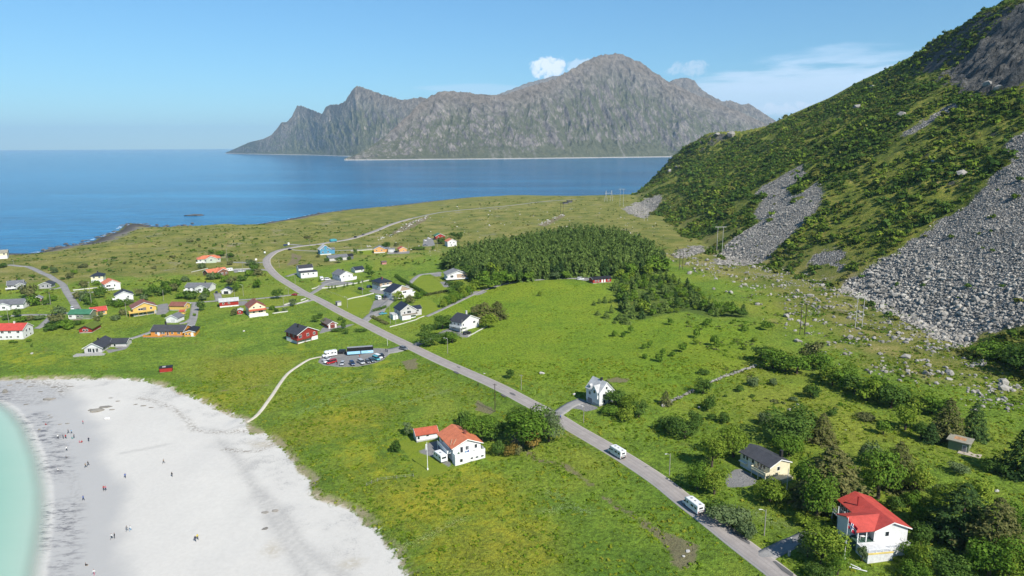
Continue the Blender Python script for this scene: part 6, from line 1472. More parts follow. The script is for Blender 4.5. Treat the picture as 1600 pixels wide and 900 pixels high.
# ------------------------------------------------------------------ conifer wood: the trees at the front as things, the rest as one mass
def scatter_poly(poly, spacing, rng):
    lo, hi = poly.min(0), poly.max(0)
    gx, gy = np.meshgrid(np.arange(lo[0], hi[0], spacing), np.arange(lo[1], hi[1], spacing))
    pts = np.column_stack([gx.ravel(), gy.ravel()]) + rng.uniform(-.42, .42, (gx.size, 2)) * spacing
    return pts[in_poly(pts[:, 0], pts[:, 1], poly)]
rngf = np.random.default_rng(11)
fp = scatter_poly(forest_w, 4.9, rngf)
edge = dist_line(fp[:, 0], fp[:, 1], forest_w, True)
near_edge = fp[np.argsort(fp[:, 1] - 0.0 * edge)]
score = near_edge[:, 1] + rngf.uniform(0, 60, len(near_edge))
order = np.argsort(score)
n_ind = 180
WOOD = []
wood_mesh = [qmesh('wood_conifer', spruce(np.random.default_rng(70 + i), 320, 1.0, 3.0, .32, .03, .2, .5, .45 if i % 2 else .62), L_pine if i % 3 else L_spruce) for i in range(6)]
for c, i in enumerate(order[:n_ind]):
    x, y = near_edge[i]; z = float(H(x, y)); h = rngf.uniform(7.5, 12.5); r = h * rngf.uniform(.26, .38)
    o = link('spruce_tree', wood_mesh[c % 6]); o.location = (x, y, z - .1); o.scale = (r, r, h / 3); o.rotation_euler = (0, 0, rngf.uniform(0, 6.28))
    tag(o, 'dark green conifer in the dense planted wood in the middle of the photo', 'conifer', 'conifers of the planted wood')
gp = scatter_poly(grove_w, 4.6, rngf)
gp = gp[rngf.permutation(len(gp))]
for c, (x, y) in enumerate(gp[:150]):
    z = float(H(x, y)); right = sstep(45, 95, x); h = rngf.uniform(6, 10) * (1 - 0.35 * right); r = h * rngf.uniform(.28, .40)
    if rngf.uniform() < 0.25 + 0.35 * right:
        o = link('tree', crown_mesh('tree', 320, c % 5, L_green if c % 3 else L_yell)); o.scale = (r * 1.25, r * 1.25, h * .7 / 2); lab = ('leafy tree mixed into the lower conifer stand right of the red cabin', 'tree', 'leafy trees in the lower stand')
    else:
        o = link('spruce_tree', wood_mesh[c % 6]); o.scale = (r, r, h / 3); lab = ('conifer in the lower stand right of the red cabin', 'conifer', 'conifers of the lower stand')
    o.location = (x, y, z - .1); o.rotation_euler = (0, 0, rngf.uniform(0, 6.28)); tag(o, *lab)
VV = []
for c, i in enumerate(order[n_ind:]):
    x, y = near_edge[i]; z = float(H(x, y)); h = rngf.uniform(8, 13.5); r = h * rngf.uniform(.26, .38)
    v = spruce(np.random.default_rng(300 + c % 12), 130, r, h, 4.2 / math.sqrt(130) * r * 1.05, .03, .2, .5, .5)
    VV.append(v + np.array([x, y, z - .1]))
if VV: stuff('conifer_wood', qmesh('conifer_wood', np.vstack(VV), L_pine), 'far trees of the planted conifer wood', 'wood')
# leafy fringe of the wood
for x, y, w, h, mt in ((720, 432, 22, 18, L_dark), (735, 436, 20, 20, L_dark), (755, 446, 24, 22, L_green), (772, 440, 24, 26, L_yell), (780, 446, 22, 22, L_green), (792, 446, 22, 18, L_green), (808, 443, 20, 18, L_dark), (765, 452, 26, 18, L_green), (748, 452, 20, 14, L_yell), (826, 440, 16, 14, L_green), (866, 437, 14, 12, L_grey), (885, 436, 14, 12, L_green), (1022, 428, 24, 26, L_green), (1036, 425, 24, 20, L_green), (1010, 434, 20, 20, L_yell), (986, 433, 20, 20, L_green), (968, 436, 16, 14, L_yell), (706, 418, 14, 18, L_dark), (695, 420, 14, 14, L_dark), (1120, 488, 18, 16, L_green), (1140, 494, 20, 18, L_green), (1158, 496, 16, 14, L_dark), (1100, 484, 18, 16, L_green), (1060, 482, 16, 14, L_dark)):
    P(x, y, w, h, 'tree', mt, 'leafy tree on the edge of the planted conifer wood', group='leafy fringe trees of the wood', parts=False, detail=420)

# ------------------------------------------------------------------ brush on the mountainside, one mass nobody could count
rngb = np.random.default_rng(23)
M_ = 90000
# area-even candidates
cx = rngb.uniform(150, 700, M_); cy = rngb.uniform(240, 1390, M_)
uu = (cx - np.interp(cy, FOOT[:, 0], FOOT[:, 1])) / np.maximum(np.interp(cy, RIDGE[:, 0], RIDGE[:, 1]) - np.interp(cy, FOOT[:, 0], FOOT[:, 1]), 12)
scr = _bil(sd_scree, cx, cy) + 7 * fbm(cx / 20, cy / 20, 3, 90)
vis = np.abs(cx) < cy * 0.80
dens = fbm(cx / 60, cy / 75, 4, 61) * 1.1 + 0.35 * fbm(cx / 16, cy / 16, 3, 62) + 0.42 - 0.5 * sstep(.78, .98, uu) - 0.25 * sstep(0.06, -0.03, uu)
cl_ = _bil(INFO['cl'], cx, cy) * sstep(.6, .66, uu)
gras = np.exp(-(((cx - 300) / 70) ** 2 + ((cy - 1120) / 160) ** 2)) * 0.5 * sstep(0.35, 0.1, uu)
dens = dens - gras
bl = hit_poly([(1058, 236), (1085, 236), (1102, 280), (1140, 318), (1152, 345), (1122, 346), (1092, 318), (1064, 302)])
bl_in = sdist(cx, cy, bl) + 6 * fbm(cx / 15, cy / 15, 2, 4) > 0
dens = np.where(bl_in, 1.1, dens)
inscr = (_bil(sd_scree, cx, cy) > -1) & (uu > .02) & (uu < 1) & vis & (rngb.uniform(0, 1, M_) < .012)
keep = inscr | (uu > -0.03) & (uu < 1.0) & (scr < -3) & vis & (dens > 0.02) & (_bil(sd_cliff, cx, cy) < 2 + 6 * gnoise(cx / 12, cy / 12, 8)) & (rngb.uniform(0, 1, M_) < np.clip(0.25 + dens * 1.6, 0, 1))
bx, by, bd = cx[keep], cy[keep], dens[keep]
bz = H(bx, by)
print('brush', len(bx))
def brush_mass(sel, nq, mat, name, label):
    Vs = []
    protos = [crown(np.random.default_rng(500 + k), nq, round_blobs(np.random.default_rng(600 + k), 4, 0.9), 2.1 / math.sqrt(nq)) for k in range(6)]
    idx = np.where(sel)[0]
    for c, i in enumerate(idx):
        s = min(max(rngb.lognormal(.40, .42), .7), 4.4) * (0.85 + 0.5 * bd[i]); hh = s * rngb.uniform(.75, 1.15)
        a = rngb.uniform(0, 6.28); v = protos[c % 6]
        ca, sa = math.cos(a), math.sin(a)
        w = np.stack([(v[:, 0] * ca - v[:, 1] * sa) * s, (v[:, 0] * sa + v[:, 1] * ca) * s, v[:, 2] * hh - .35], 1)
        Vs.append(w + np.array([bx[i], by[i], bz[i]]))
    stuff(name, qmesh(name, np.vstack(Vs), mat), label, 'brush')
d_cam = np.hypot(bx, by)
pick = 0.55 * rngb.uniform(0, 1, len(bx)) + 0.22 + 0.55 * fbm(bx / 55, by / 55, 3, 77)
near_b = d_cam < 560
for nm, sl_, mt in (('dark', pick < .36, L_dark), ('green', (pick >= .36) & (pick < .58), L_hill), ('olive', (pick >= .58) & (pick < .72), L_olive), ('yellow', pick >= .72, L_yell)):
    brush_mass(sl_ & near_b, 54, mt, 'mountain_brush', 'green birch and willow scrub covering the mountainside')
    brush_mass(sl_ & ~near_b, 24, mt, 'mountain_brush', 'green birch and willow scrub covering the mountainside')

# ------------------------------------------------------------------ stones
rngr = np.random.default_rng(31)
def rock_proto(seed, flat=0.75):
    bm = bmesh.new(); bmesh.ops.create_icosphere(bm, subdivisions=1, radius=1.0)
    r = random.Random(seed)
    ax = [Vector((r.gauss(0, 1), r.gauss(0, 1), r.gauss(0, 1))).normalized() for _ in range(7)]
    ds = [r.uniform(.45, .85) for _ in ax]
    for v in bm.verts:
        for a, d in zip(ax, ds):
            t = v.co.dot(a)
            if t > d: v.co -= a * (t - d)
        v.co.z *= flat
    V = np.array([v.co[:] for v in bm.verts]); Fc = np.array([[v.index for v in f.verts] for f in bm.faces]); bm.free()
    return V, Fc
ROCKP = [rock_proto(i, .6 + .06 * (i % 6)) for i in range(14)]
def stone_mat(name, lo, mid, hi, lichen=False):
    g = G(name)
    ri = g.n('NewGeometry').outputs['Random Per Island']; oi = g.n('ObjectInfo').outputs['Random']
    n = g.noise(1.3, 5, 0.65, g.pos())
    f = g.m('ADD', g.m('MULTIPLY', ri, 0.6), g.m('ADD', g.m('MULTIPLY', n, 0.5), g.m('MULTIPLY', oi, 0.3)))
    big = g.noise(0.045, 4, 0.65, g.scalev(g.pos(), (.5, 1.2, 1)))
    f = g.m('ADD', f, g.m('MULTIPLY', g.m('SUBTRACT', big, 0.5), 0.9))
    c = g.ramp(g.m('SUBTRACT', f, 0.25), [(0.0, lo), (0.5, mid), (1.0, hi)])
    if lichen: c = g.mix(g.ss(n, 0.58, 0.72, 0, 0.7), c, (.26, .20, .06))
    return g.out(g.bsdf(c, 0.9, 0.15, g.bump(n, 0.5, 0.2)))
M_STONE = stone_mat('scree_stone', (.115, .108, .094), (.265, .248, .218), (.46, .43, .375))
M_BOULDER = stone_mat('boulder_stone', (.15, .14, .125), (.27, .255, .23), (.40, .38, .34), True)
M_PALE = stone_mat('pale_stone', (.30, .29, .27), (.42, .40, .37), (.55, .53, .49))
def stones(name, pts, sizes, mat, label):
    Vs, Fs = [], []; b = 0
    for c, (p, s) in enumerate(zip(pts, sizes)):
        V, Fc = ROCKP[c % 14]
        e = rngr.uniform(0, 6.28); q = rngr.uniform(-.6, .6)
        ca, sa, cq, sq = math.cos(e), math.sin(e), math.cos(q), math.sin(q)
        W = V * np.array([s * rngr.uniform(.8, 1.5), s * rngr.uniform(.7, 1.1), s])
        x, y, z = W[:, 0], W[:, 1] * cq - W[:, 2] * sq, W[:, 1] * sq + W[:, 2] * cq
        Vs.append(np.stack([x * ca - y * sa + p[0], x * sa + y * ca + p[1], z + p[2] + s * .12], 1)); Fs.append(Fc + b); b += len(V)
    me = mesh_np(name, np.vstack(Vs), np.vstack(Fs), np.full(sum(len(f) for f in Fs), 3), [mat])
    return stuff(name, me, label, 'scree')
SP, SS = [], []
for k, P_ in enumerate(scree_w):
    lo, hi = P_.min(0), P_.max(0); hi = np.minimum(hi, [560, 1300])
    area = (hi[0] - lo[0]) * (hi[1] - lo[1])
    nn = int(min(90000, area * (1.05 if k == 0 else 0.8)))
    qx, qy = rngr.uniform(lo[0], hi[0], nn), rngr.uniform(lo[1], hi[1], nn)
    ins_ = (sdist(qx, qy, P_) + 7 * fbm(qx / 12, qy / 12, 4, 71) > rngr.uniform(-3.5, 3, len(qx))) & (np.abs(qx) < qy * 0.80)
    if k == 3: ins_ &= rngr.uniform(0, 1, len(qx)) < .35
    qx, qy = qx[ins_], qy[ins_]
    bottom = sstep(40, 0, H(qx, qy) - 13) * (1.0 if k == 0 else (.35 if k == 1 else 0.0))
    s = (rngr.gamma(1.5, .155, len(qx)) + .13) * (1 + 0.9 * bottom)
    k_in = _bil(sd_scree, qx, qy) > rngr.uniform(-2.5, 2.0, len(qx)); qx, qy, s, bottom = qx[k_in], qy[k_in], s[k_in], bottom[k_in]
    if k == 3: s *= .6
    SP.append(np.column_stack([qx, qy, H(qx, qy)])); SS.append(np.minimum(s, 2.6))
SP = np.vstack(SP); SS = np.concatenate(SS); print('scree', len(SP))
stones('scree', SP, SS, M_STONE, 'grey scree of broken rock running down the mountainside')
# boulders along the foot of the slope, each its own thing
BP = []
bpoly = hit_poly([(1040, 395), (1110, 408), (1200, 415), (1310, 440), (1320, 462), (1400, 500), (1500, 552), (1600, 600), (1600, 640), (1540, 660), (1430, 610), (1340, 585), (1260, 545), (1210, 515), (1170, 480), (1110, 440), (1050, 420)])
lo, hi = bpoly.min(0), bpoly.max(0)
bn = 0
while bn < 205:
    x, y = rngr.uniform(lo[0], hi[0]), rngr.uniform(lo[1], hi[1])
    if not in_poly(np.array([x]), np.array([y]), bpoly)[0] or rngr.uniform() > 0.45 + 1.2 * float(gnoise(np.array([x / 18]), np.array([y / 18]), 5)[0]): continue
    if rngr.uniform() > sstep(-75, -5, x - np.interp(y, FOOT[:, 0], FOOT[:, 1])) + .12: continue
    BP.append((x, y, min(rngr.gamma(1.8, .62) + .4, 3.6))); bn += 1
for a, b, s in ((1261, 508, 2.6), (1233, 500, 2.0), (1237, 500, 1.8), (1275, 500, 1.8), (1303, 496, 2.2), (1327, 497, 2.8), (1232, 470, 2.6), (1246, 455, 2.8), (1275, 468, 2.0), (1234, 491, 1.6), (1366, 530, 2.4), (1376, 505, 2.0), (1390, 520, 2.6), (1404, 522, 2.8), (1350, 528, 1.8), (1358, 540, 1.6), (1295, 540, 1.8), (1483, 585, 3.0), (1420, 585, 2.0), (1454, 585, 2.0), (1460, 545, 2.4), (1568, 600, 4.2), (1545, 605, 1.6), (1584, 612, 1.6), (1078, 428, 3.6), (1066, 404, 1.6), (1118, 436, 2.6), (1145, 420, 2.0), (1340, 505, 1.4), (1115, 452, 2.2)):
    p = hit(a, b); BP.append((p[0], p[1], s))
bm_mesh = []
for V, Fc in ROCKP: bm_mesh.append(mesh_np('boulder', V, Fc, np.full(len(Fc), 3), [M_BOULDER]))
def boulder(x, y, s, c, label, group, mesh=None, name='boulder'):
    o = link(name, mesh or bm_mesh[c % 14]); o.location = (x, y, float(H(x, y)) + s * .15); o.scale = (s * rngr.uniform(.8, 1.35) * .62, s * rngr.uniform(.7, 1.0) * .62, s * .62); o.rotation_euler = (rngr.uniform(-.3, .3), rngr.uniform(-.3, .3), rngr.uniform(0, 6.28))
    return tag(o, label, 'boulder', group)
for c, (x, y, s) in enumerate(BP): boulder(x, y, s, c, 'grey boulder in the grass strip along the foot of the scree slopes', 'boulders at the foot of the slope')
# pale stones over the far heath
HP, HS = [], []
while len(HP) < 230:
    a, b = rngr.uniform(590, 1050), rngr.uniform(322, 400)
    if b > 372 and a > 690: continue
    if rngr.uniform() > .35 + .9 * float(gnoise(np.array([a / 22]), np.array([b / 10]), 15)[0]): continue
    p = hit(a, b); HP.append(p); HS.append(rngr.gamma(1.7, .25) + .15)
for a, b in ((632, 357), (640, 352), (648, 347), (655, 344), (625, 362), (612, 368), (665, 340), (598, 372), (575, 386), (641, 350), (652, 345), (845, 350), (858, 345), (868, 340), (878, 336), (852, 348)):
    for _ in range(9):
        p = hit(a + rngr.normal() * 3, b + rngr.normal() * 1.2); HP.append(p); HS.append(rngr.uniform(.4, 1.3))
stones('heath_stones', HP, HS, M_PALE, 'pale stones strewn over the far heath')
FP2 = []
while len(FP2) < 1500:
    x, y = rngr.uniform(lo[0], hi[0]), rngr.uniform(lo[1], hi[1])
    if not in_poly(np.array([x]), np.array([y]), bpoly)[0] or rngr.uniform() > .25 + 1.4 * float(gnoise(np.array([x / 14]), np.array([y / 14]), 6)[0]): continue
    if rngr.uniform() > sstep(-80, 0, x - np.interp(y, FOOT[:, 0], FOOT[:, 1])) + .08: continue
    FP2.append((x, y, float(H(x, y))))
stones('foot_stones', FP2, np.minimum(rngr.gamma(1.6, .26, len(FP2)) + .15, 1.3), M_BOULDER, 'small stones in the grass along the foot of the scree slopes')
# rocks on the beach
M_BEACHROCK = stone_mat('beach_rock', (.10, .095, .085), (.20, .185, .16), (.32, .29, .25), True)
beach_mesh = [mesh_np('beach_rock', V, Fc, np.full(len(Fc), 3), [M_BEACHROCK]) for V, Fc in ROCKP[:6]]
def brock(px, py, wpx, hm, label, c, asp=1.0, group=None):
    p = hit(px, py); k = pxm(p); o = link('beach_rock', beach_mesh[c % 6]); o.location = (p[0], p[1], p[2]); r = wpx / k / 2
    o.scale = (r * 1.1, r * asp, hm); o.rotation_euler = (0, 0, .2); return tag(o, label, 'rock', group)
brock(152, 642, 22, 1.8, 'biggest tan rock lying alone in the upper middle of the beach', 0, .8)
brock(165, 636, 22, .7, 'flat dark rock slab right behind the biggest beach rock', 1, .5)
brock(141, 641, 8, .7, 'small dark rock touching the left of the biggest beach rock', 2)
brock(176, 640, 12, .35, 'flat low slab to the right of the biggest beach rock', 3, .5)
brock(76, 624, 22, .9, 'dark rock at the upper left of the beach', 4, .6)
brock(8, 613, 10, 2.0, 'upright black rock standing at the edge of the water', 5, 1.0)
for i, (x, y, w) in enumerate(((41, 632, 9), (80, 652, 7), (77, 649, 6), (94, 663, 7), (105, 662, 8), (62, 671, 6), (95, 612, 10), (110, 604, 12), (85, 605, 14), (64, 612, 10), (30, 598, 14), (15, 602, 12), (48, 604, 12), (173, 622, 8), (212, 632, 9), (225, 634, 12), (236, 637, 9), (184, 627, 9))):
    brock(x, y, w, .4, 'low flat rock scattered at the upper end of the beach', i, .5, 'flat beach rocks')
brock(414, 801, 13, .4, 'rounded sand coloured boulder in the lower beach, left of the mossy one', 1, .8); brock(431, 798, 14, .5, 'mossy boulder in the lower beach near the dune edge', 3, .8); brock(414, 826, 14, .3, 'flat pale boulder low on the beach near the dune', 2, .7)
# skerries and shore rocks
M_SHORE = stone_mat('shore_rock', (.035, .032, .028), (.10, .092, .08), (.22, .205, .185))
shore_mesh = [mesh_np('shore_rock', V, Fc, np.full(len(Fc), 3), [M_SHORE]) for V, Fc in ROCKP]
def srock(px, py, w, h, label, c, asp=.4, group=None, name='shore_rock'):
    p = on_plane(px, py, 0); k = pxm(p); o = link(name, shore_mesh[c % 14]); o.location = (p[0], p[1], 0.1); r = w / k / 2
    o.scale = (r, r * asp, h); o.rotation_euler = (0, 0, rngr.uniform(-.2, .5)); return tag(o, label, 'rock', group)
srock(304, 336.5, 44, 2.6, 'long low dark skerry out in the blue sea', 2, .5, name='skerry')
for i in range(60):
    t = rngr.uniform(0, 1); k = np.searchsorted([90, 125, 152, 182, 205, 235], 60 + 240 * t)
    x = 62 + 240 * t ** 1.0; y = np.interp(x, [a for a, b in outer_px], [b for a, b in outer_px]) + rngr.normal() * 2.2
    srock(x, y, rngr.uniform(5, 16), rngr.uniform(.8, 2.6), 'dark rock on the surf beaten shore at the upper left', i, .55, 'shore rocks')
for i in range(30):
    x = rngr.uniform(400, 590); y = np.interp(x, [a for a, b in outer_px], [b for a, b in outer_px]) + rngr.normal() * .8
    srock(x, y, rngr.uniform(3, 8), rngr.uniform(.5, 1.6), 'dark rock on the low shore behind the heath', i, .55, 'low shore rocks')
# loose pale stones near the houses
pale_mesh = [mesh_np('stone', V, Fc, np.full(len(Fc), 3), [M_PALE]) for V, Fc in ROCKP[:6]]
for a, b, s, lab in ((847, 584, 1.9, 'pale triangular stone alone in the field above the road'), (897, 617, 1.2, 'pale stone beside the yard of the steep roofed house'), (1092, 637, .9, 'white stone beside the dark bush'), (1240, 637, 1.0, 'white stone in the grass above the dark clump, upper one'), (1233, 641, 1.2, 'white stone in the grass above the dark clump, lower one'), (1246, 633, .9, 'white stone in the grass above the dark clump, rightmost one'), (757, 584, .8, 'small white stone on the verge above the road'), (1075, 862, 1.0, 'pale stone in the bare earth patch beside the road'), (1068, 870, .8, 'smaller pale stone in the bare earth patch beside the road'), (1558, 768, 1.0, 'white stone heap in the grass at the right'), (1321, 672, .5, 'small white stone in the grass left of the sunlit tree'), (50, 553, 1.3, 'grey stone slab in the grass above the left beach'), (381, 518, 1.2, 'pale stone in the middle of the green meadow')):
    p = hit(a, b); boulder(p[0], p[1], s, int(a), lab, None, pale_mesh[int(a) % 6], 'stone')

# ------------------------------------------------------------------ taller weeds and tussocks in the meadow, one mass
rngm = np.random.default_rng(47)
def tussocks(n, x0, x1, y0, y1, nq, smin, smax, seed, mats, thr):
    tx, ty = rngm.uniform(x0, x1, n), rngm.uniform(y0, y1, n)
    k = (np.abs(tx) < ty * .82 + 6) & (_bil(INFO['sd_sand'], tx, ty) < -.5) & (_bil(sd_gravel, tx, ty) < -.6) & (_bil(sd_lawn, tx, ty) < -.3) & (_bil(sd_dirt, tx, ty) < 1) & (tx < np.interp(ty, FOOT[:, 0], FOOT[:, 1]))
    k &= fbm(tx / 17, ty / 17, 4, seed) + .5 * fbm(tx / 4, ty / 4, 2, seed + 1) > thr
    for xy_, z_, w_, kd in _pending: k &= dist_line(tx, ty, xy_[::3] if len(xy_) > 12 else xy_) > w_ / 2 + .9
    tx, ty = tx[k], ty[k]; tz = H(tx, ty)
    protos = [crown(np.random.default_rng(800 + i), nq, [(0, 0, .3, 1, 1, .62), (.4, .2, .3, .5, .5, .5)], 1.9 / math.sqrt(nq)) for i in range(6)]
    grp = gnoise(tx / 9, ty / 9, seed + 5) + rngm.uniform(-.5, .5, len(tx))
    for j, mt in enumerate(mats):
        lo_, hi_ = [(-9, -.15), (-.15, .25), (.25, 9)][j]
        Vs = []
        for i in np.where((grp >= lo_) & (grp < hi_))[0]:
            s_ = rngm.uniform(smin, smax); a = rngm.uniform(0, 6.28); ca, sa = math.cos(a) * s_, math.sin(a) * s_; v = protos[i % 6]
            Vs.append(np.stack([v[:, 0] * ca - v[:, 1] * sa + tx[i], v[:, 0] * sa + v[:, 1] * ca + ty[i], v[:, 2] * s_ * .8 + tz[i] - .05], 1))
        if Vs: stuff('meadow_tussocks', qmesh('meadow_tussocks', np.vstack(Vs), mt), 'tall grass and weeds of the meadow', 'grass')
L_gr1 = leaf_mat('tussock_deep', (.070, .125, .012), (.105, .175, .014), (.165, .235, .020)); L_gr2 = leaf_mat('tussock_mid', (.090, .150, .012), (.140, .202, .014), (.205, .255, .020)); L_gr3 = leaf_mat('tussock_pale', (.15, .18, .018), (.21, .235, .022), (.30, .29, .05))
tussocks(30000, -150, 215, 112, 300, 7, .22, .62, 900, (L_gr1, L_gr2, L_gr3), -.12)
tussocks(16000, -330, 225, 300, 520, 5, .25, .55, 950, (L_gr2, L_gr2, L_gr3), .05)
tussocks(9000, 90, 215, 230, 430, 6, .4, .9, 970, (L_green, L_gr1, L_brown), .25)

# rock outcrops that break the brush on the mountainside
for i, (a, b, w, lab) in enumerate(((1120, 211, 12, 'dark rock outcrop on the grassy shoulder of the spur'), (1143, 212, 18, 'biggest pale rock outcrop on the shoulder of the spur'), (1165, 225, 9, 'small outcrop below the shoulder of the spur'), (1208, 224, 9, 'pale outcrop in the brush right of the shoulder'), (1342, 168, 16, 'tall pale outcrop near the skyline, the lower of two'), (1362, 136, 10, 'pale outcrop near the skyline, the upper of two'), (1332, 155, 8, 'narrow dark outcrop beside the tall pale one'), (1505, 272, 22, 'dark outcrop on the edge of the big scree'), (1424, 280, 12, 'rounded yellowish outcrop in the middle of the brush'), (1458, 252, 7, 'small pale rock in the brush above the big scree'), (1330, 272, 6, 'small pale rock in the brush above the middle scree'), (1408, 180, 14, 'dark outcrop at the upper end of the narrow stone gully'), (1560, 140, 20, 'smooth dark slab at the foot of the cliff'), (1543, 132, 14, 'sunlit pale slab at the foot of the cliff'), (1060, 262, 12, 'dark crag at the seaward end of the spur'), (1046, 268, 10, 'lower dark crag at the seaward end of the spur'))):
    p = hit(a, b); k = pxm(p); r = w / k / 2
    o = link('rock_outcrop', bm_mesh[(i * 3) % 14]); o.location = (p[0], p[1], p[2] + r * .1); o.scale = (r * 1.25, r, r * .95); o.rotation_euler = (RNG.uniform(-.3, .3), RNG.uniform(-.3, .3), RNG.uniform(0, 6.28)); tag(o, lab, 'outcrop')

# low scrub of the coastal heath and the village gardens, one mass each
def scrub(n, x0, x1, y0, y1, smin, smax, seed, mats, thr, cond):
    tx, ty = rngm.uniform(x0, x1, n), rngm.uniform(y0, y1, n)
    k = (_bil(INFO['dO'], tx, ty) > 28) & (_bil(np.where(INFO['ins'], 1.0, 0.0), tx, ty) > .99) & (_bil(sd_gravel, tx, ty) < -1.5) & (_bil(sd_lawn, tx, ty) < -1) & (_bil(INFO['sd_sand'], tx, ty) < -8) & (fbm(tx / 26, ty / 30, 4, seed) + .35 * fbm(tx / 7, ty / 7, 2, seed + 1) > thr) & cond(tx, ty)
    for xy_, z_, w_, kd in _pending: k &= dist_line(tx, ty, xy_[::3] if len(xy_) > 12 else xy_) > w_ / 2 + 2.2
    for hk, (ho, hL, hD, hh_, hz) in HOUSES.items():
        c_, s_ = math.cos(ho.rotation_euler.z), math.sin(ho.rotation_euler.z); dx, dy = tx - ho.location.x, ty - ho.location.y
        lx, ly = dx * c_ + dy * s_, -dx * s_ + dy * c_
        k &= ~((lx > -4) & (lx < hL + 4) & (ly > -7) & (ly < hD + 4))
    tx, ty = tx[k], ty[k]; tz = H(tx, ty); protos = [crown(np.random.default_rng(900 + i), 16, round_blobs(np.random.default_rng(910 + i), 3, .8), 2.0 / 4) for i in range(6)]
    sel = gnoise(tx / 20, ty / 20, seed + 7) + rngm.uniform(-.5, .5, len(tx))
    for j, mt in enumerate(mats):
        lo_, hi_ = [(-9, -.12), (-.12, .3), (.3, 9)][j]; Vs = []
        for i in np.where((sel >= lo_) & (sel < hi_))[0]:
            q = rngm.uniform(smin, smax); a = rngm.uniform(0, 6.28); ca, sa = math.cos(a) * q, math.sin(a) * q; v = protos[i % 6]
            Vs.append(np.stack([v[:, 0] * ca - v[:, 1] * sa + tx[i], v[:, 0] * sa + v[:, 1] * ca + ty[i], v[:, 2] * q * .75 + tz[i] - .1], 1))
        if Vs: stuff('heath_scrub', qmesh('heath_scrub', np.vstack(Vs), mt), 'low scrub and juniper mat of the coastal heath', 'scrub')
scrub(9000, -560, -60, 430, 900, .5, 1.5, 1001, (L_dark, L_olive, L_green), .10, lambda x, y: y - .55 * (x + 200) > 470)
scrub(5000, -60, 190, 560, 1250, .5, 1.4, 1011, (L_dark, L_olive, L_brown), .18, lambda x, y: sdist(x, y, forest_w) < -6)
scrub(3500, -20, 210, 240, 640, .4, 1.3, 1021, (L_green, L_olive, L_brown), .06, lambda x, y: x - np.interp(y, FOOT[:, 0], FOOT[:, 1]) > -62)
# ------------------------------------------------------------------ vehicles
def car_paint(name, col, rough=0.25):
    key = 'paint_' + name
    if key in _mc: return _mc[key]
    g = G(key); n = g.noise(2.0, 3, 0.5, g.obj()); f = g.ss(n, .3, .7, .9, 1.05)
    c = g.mix(1.0, col, g.n('CombineColor', {0: f, 1: f, 2: f}).outputs[0], 'MULTIPLY')
    _mc[key] = g.out(g.bsdf(c, rough, 0.5)); return _mc[key]
C_white = car_paint('white', (.68, .68, .67)); C_black = car_paint('black', (.014, .014, .016)); C_grey = car_paint('grey', (.12, .125, .135)); C_silver = car_paint('silver', (.36, .37, .38)); C_blue = car_paint('dark_blue', (.020, .040, .095)); C_red = car_paint('red', (.33, .018, .020))
C_teal = car_paint('teal', (.06, .28, .33)); C_slate = car_paint('slate', (.05, .075, .10)); C_lblue = car_paint('light_blue', (.30, .55, .72))
M_LAMPW = paint('headlamp', (.75, .76, .76), .15, .6); M_LAMPR = paint('tail_lamp', (.28, .012, .010), .2, .5); M_RIM = paint('wheel_rim', (.42, .43, .44), .35, .5, .05, 3.0, .7)
def wheel(par, x, y, r, w=.22):
    s = 1 if y > 0 else -1
    mb = MB(); mb.tube([(x, y - s * w, r), (x, y, r)], r, 14); o = mb.build('wheel', M_RUBBER, par)
    mb = MB(); mb.tube([(x, y - s * .02, r), (x, y + s * .015, r)], r * .62, 10); mb.build('rim', M_RIM, o); return o
def loft(secs):
    """closed skin through cross sections of equal length"""
    n = len(secs[0]); V = [p for s in secs for p in s]; Fs = []
    for i in range(len(secs) - 1):
        for k in range(n): Fs.append((i * n + k, i * n + (k + 1) % n, (i + 1) * n + (k + 1) % n, (i + 1) * n + k))
    Fs.append(tuple(range(n - 1, -1, -1))); Fs.append(tuple((len(secs) - 1) * n + k for k in range(n))); return V, Fs
CARS = {}
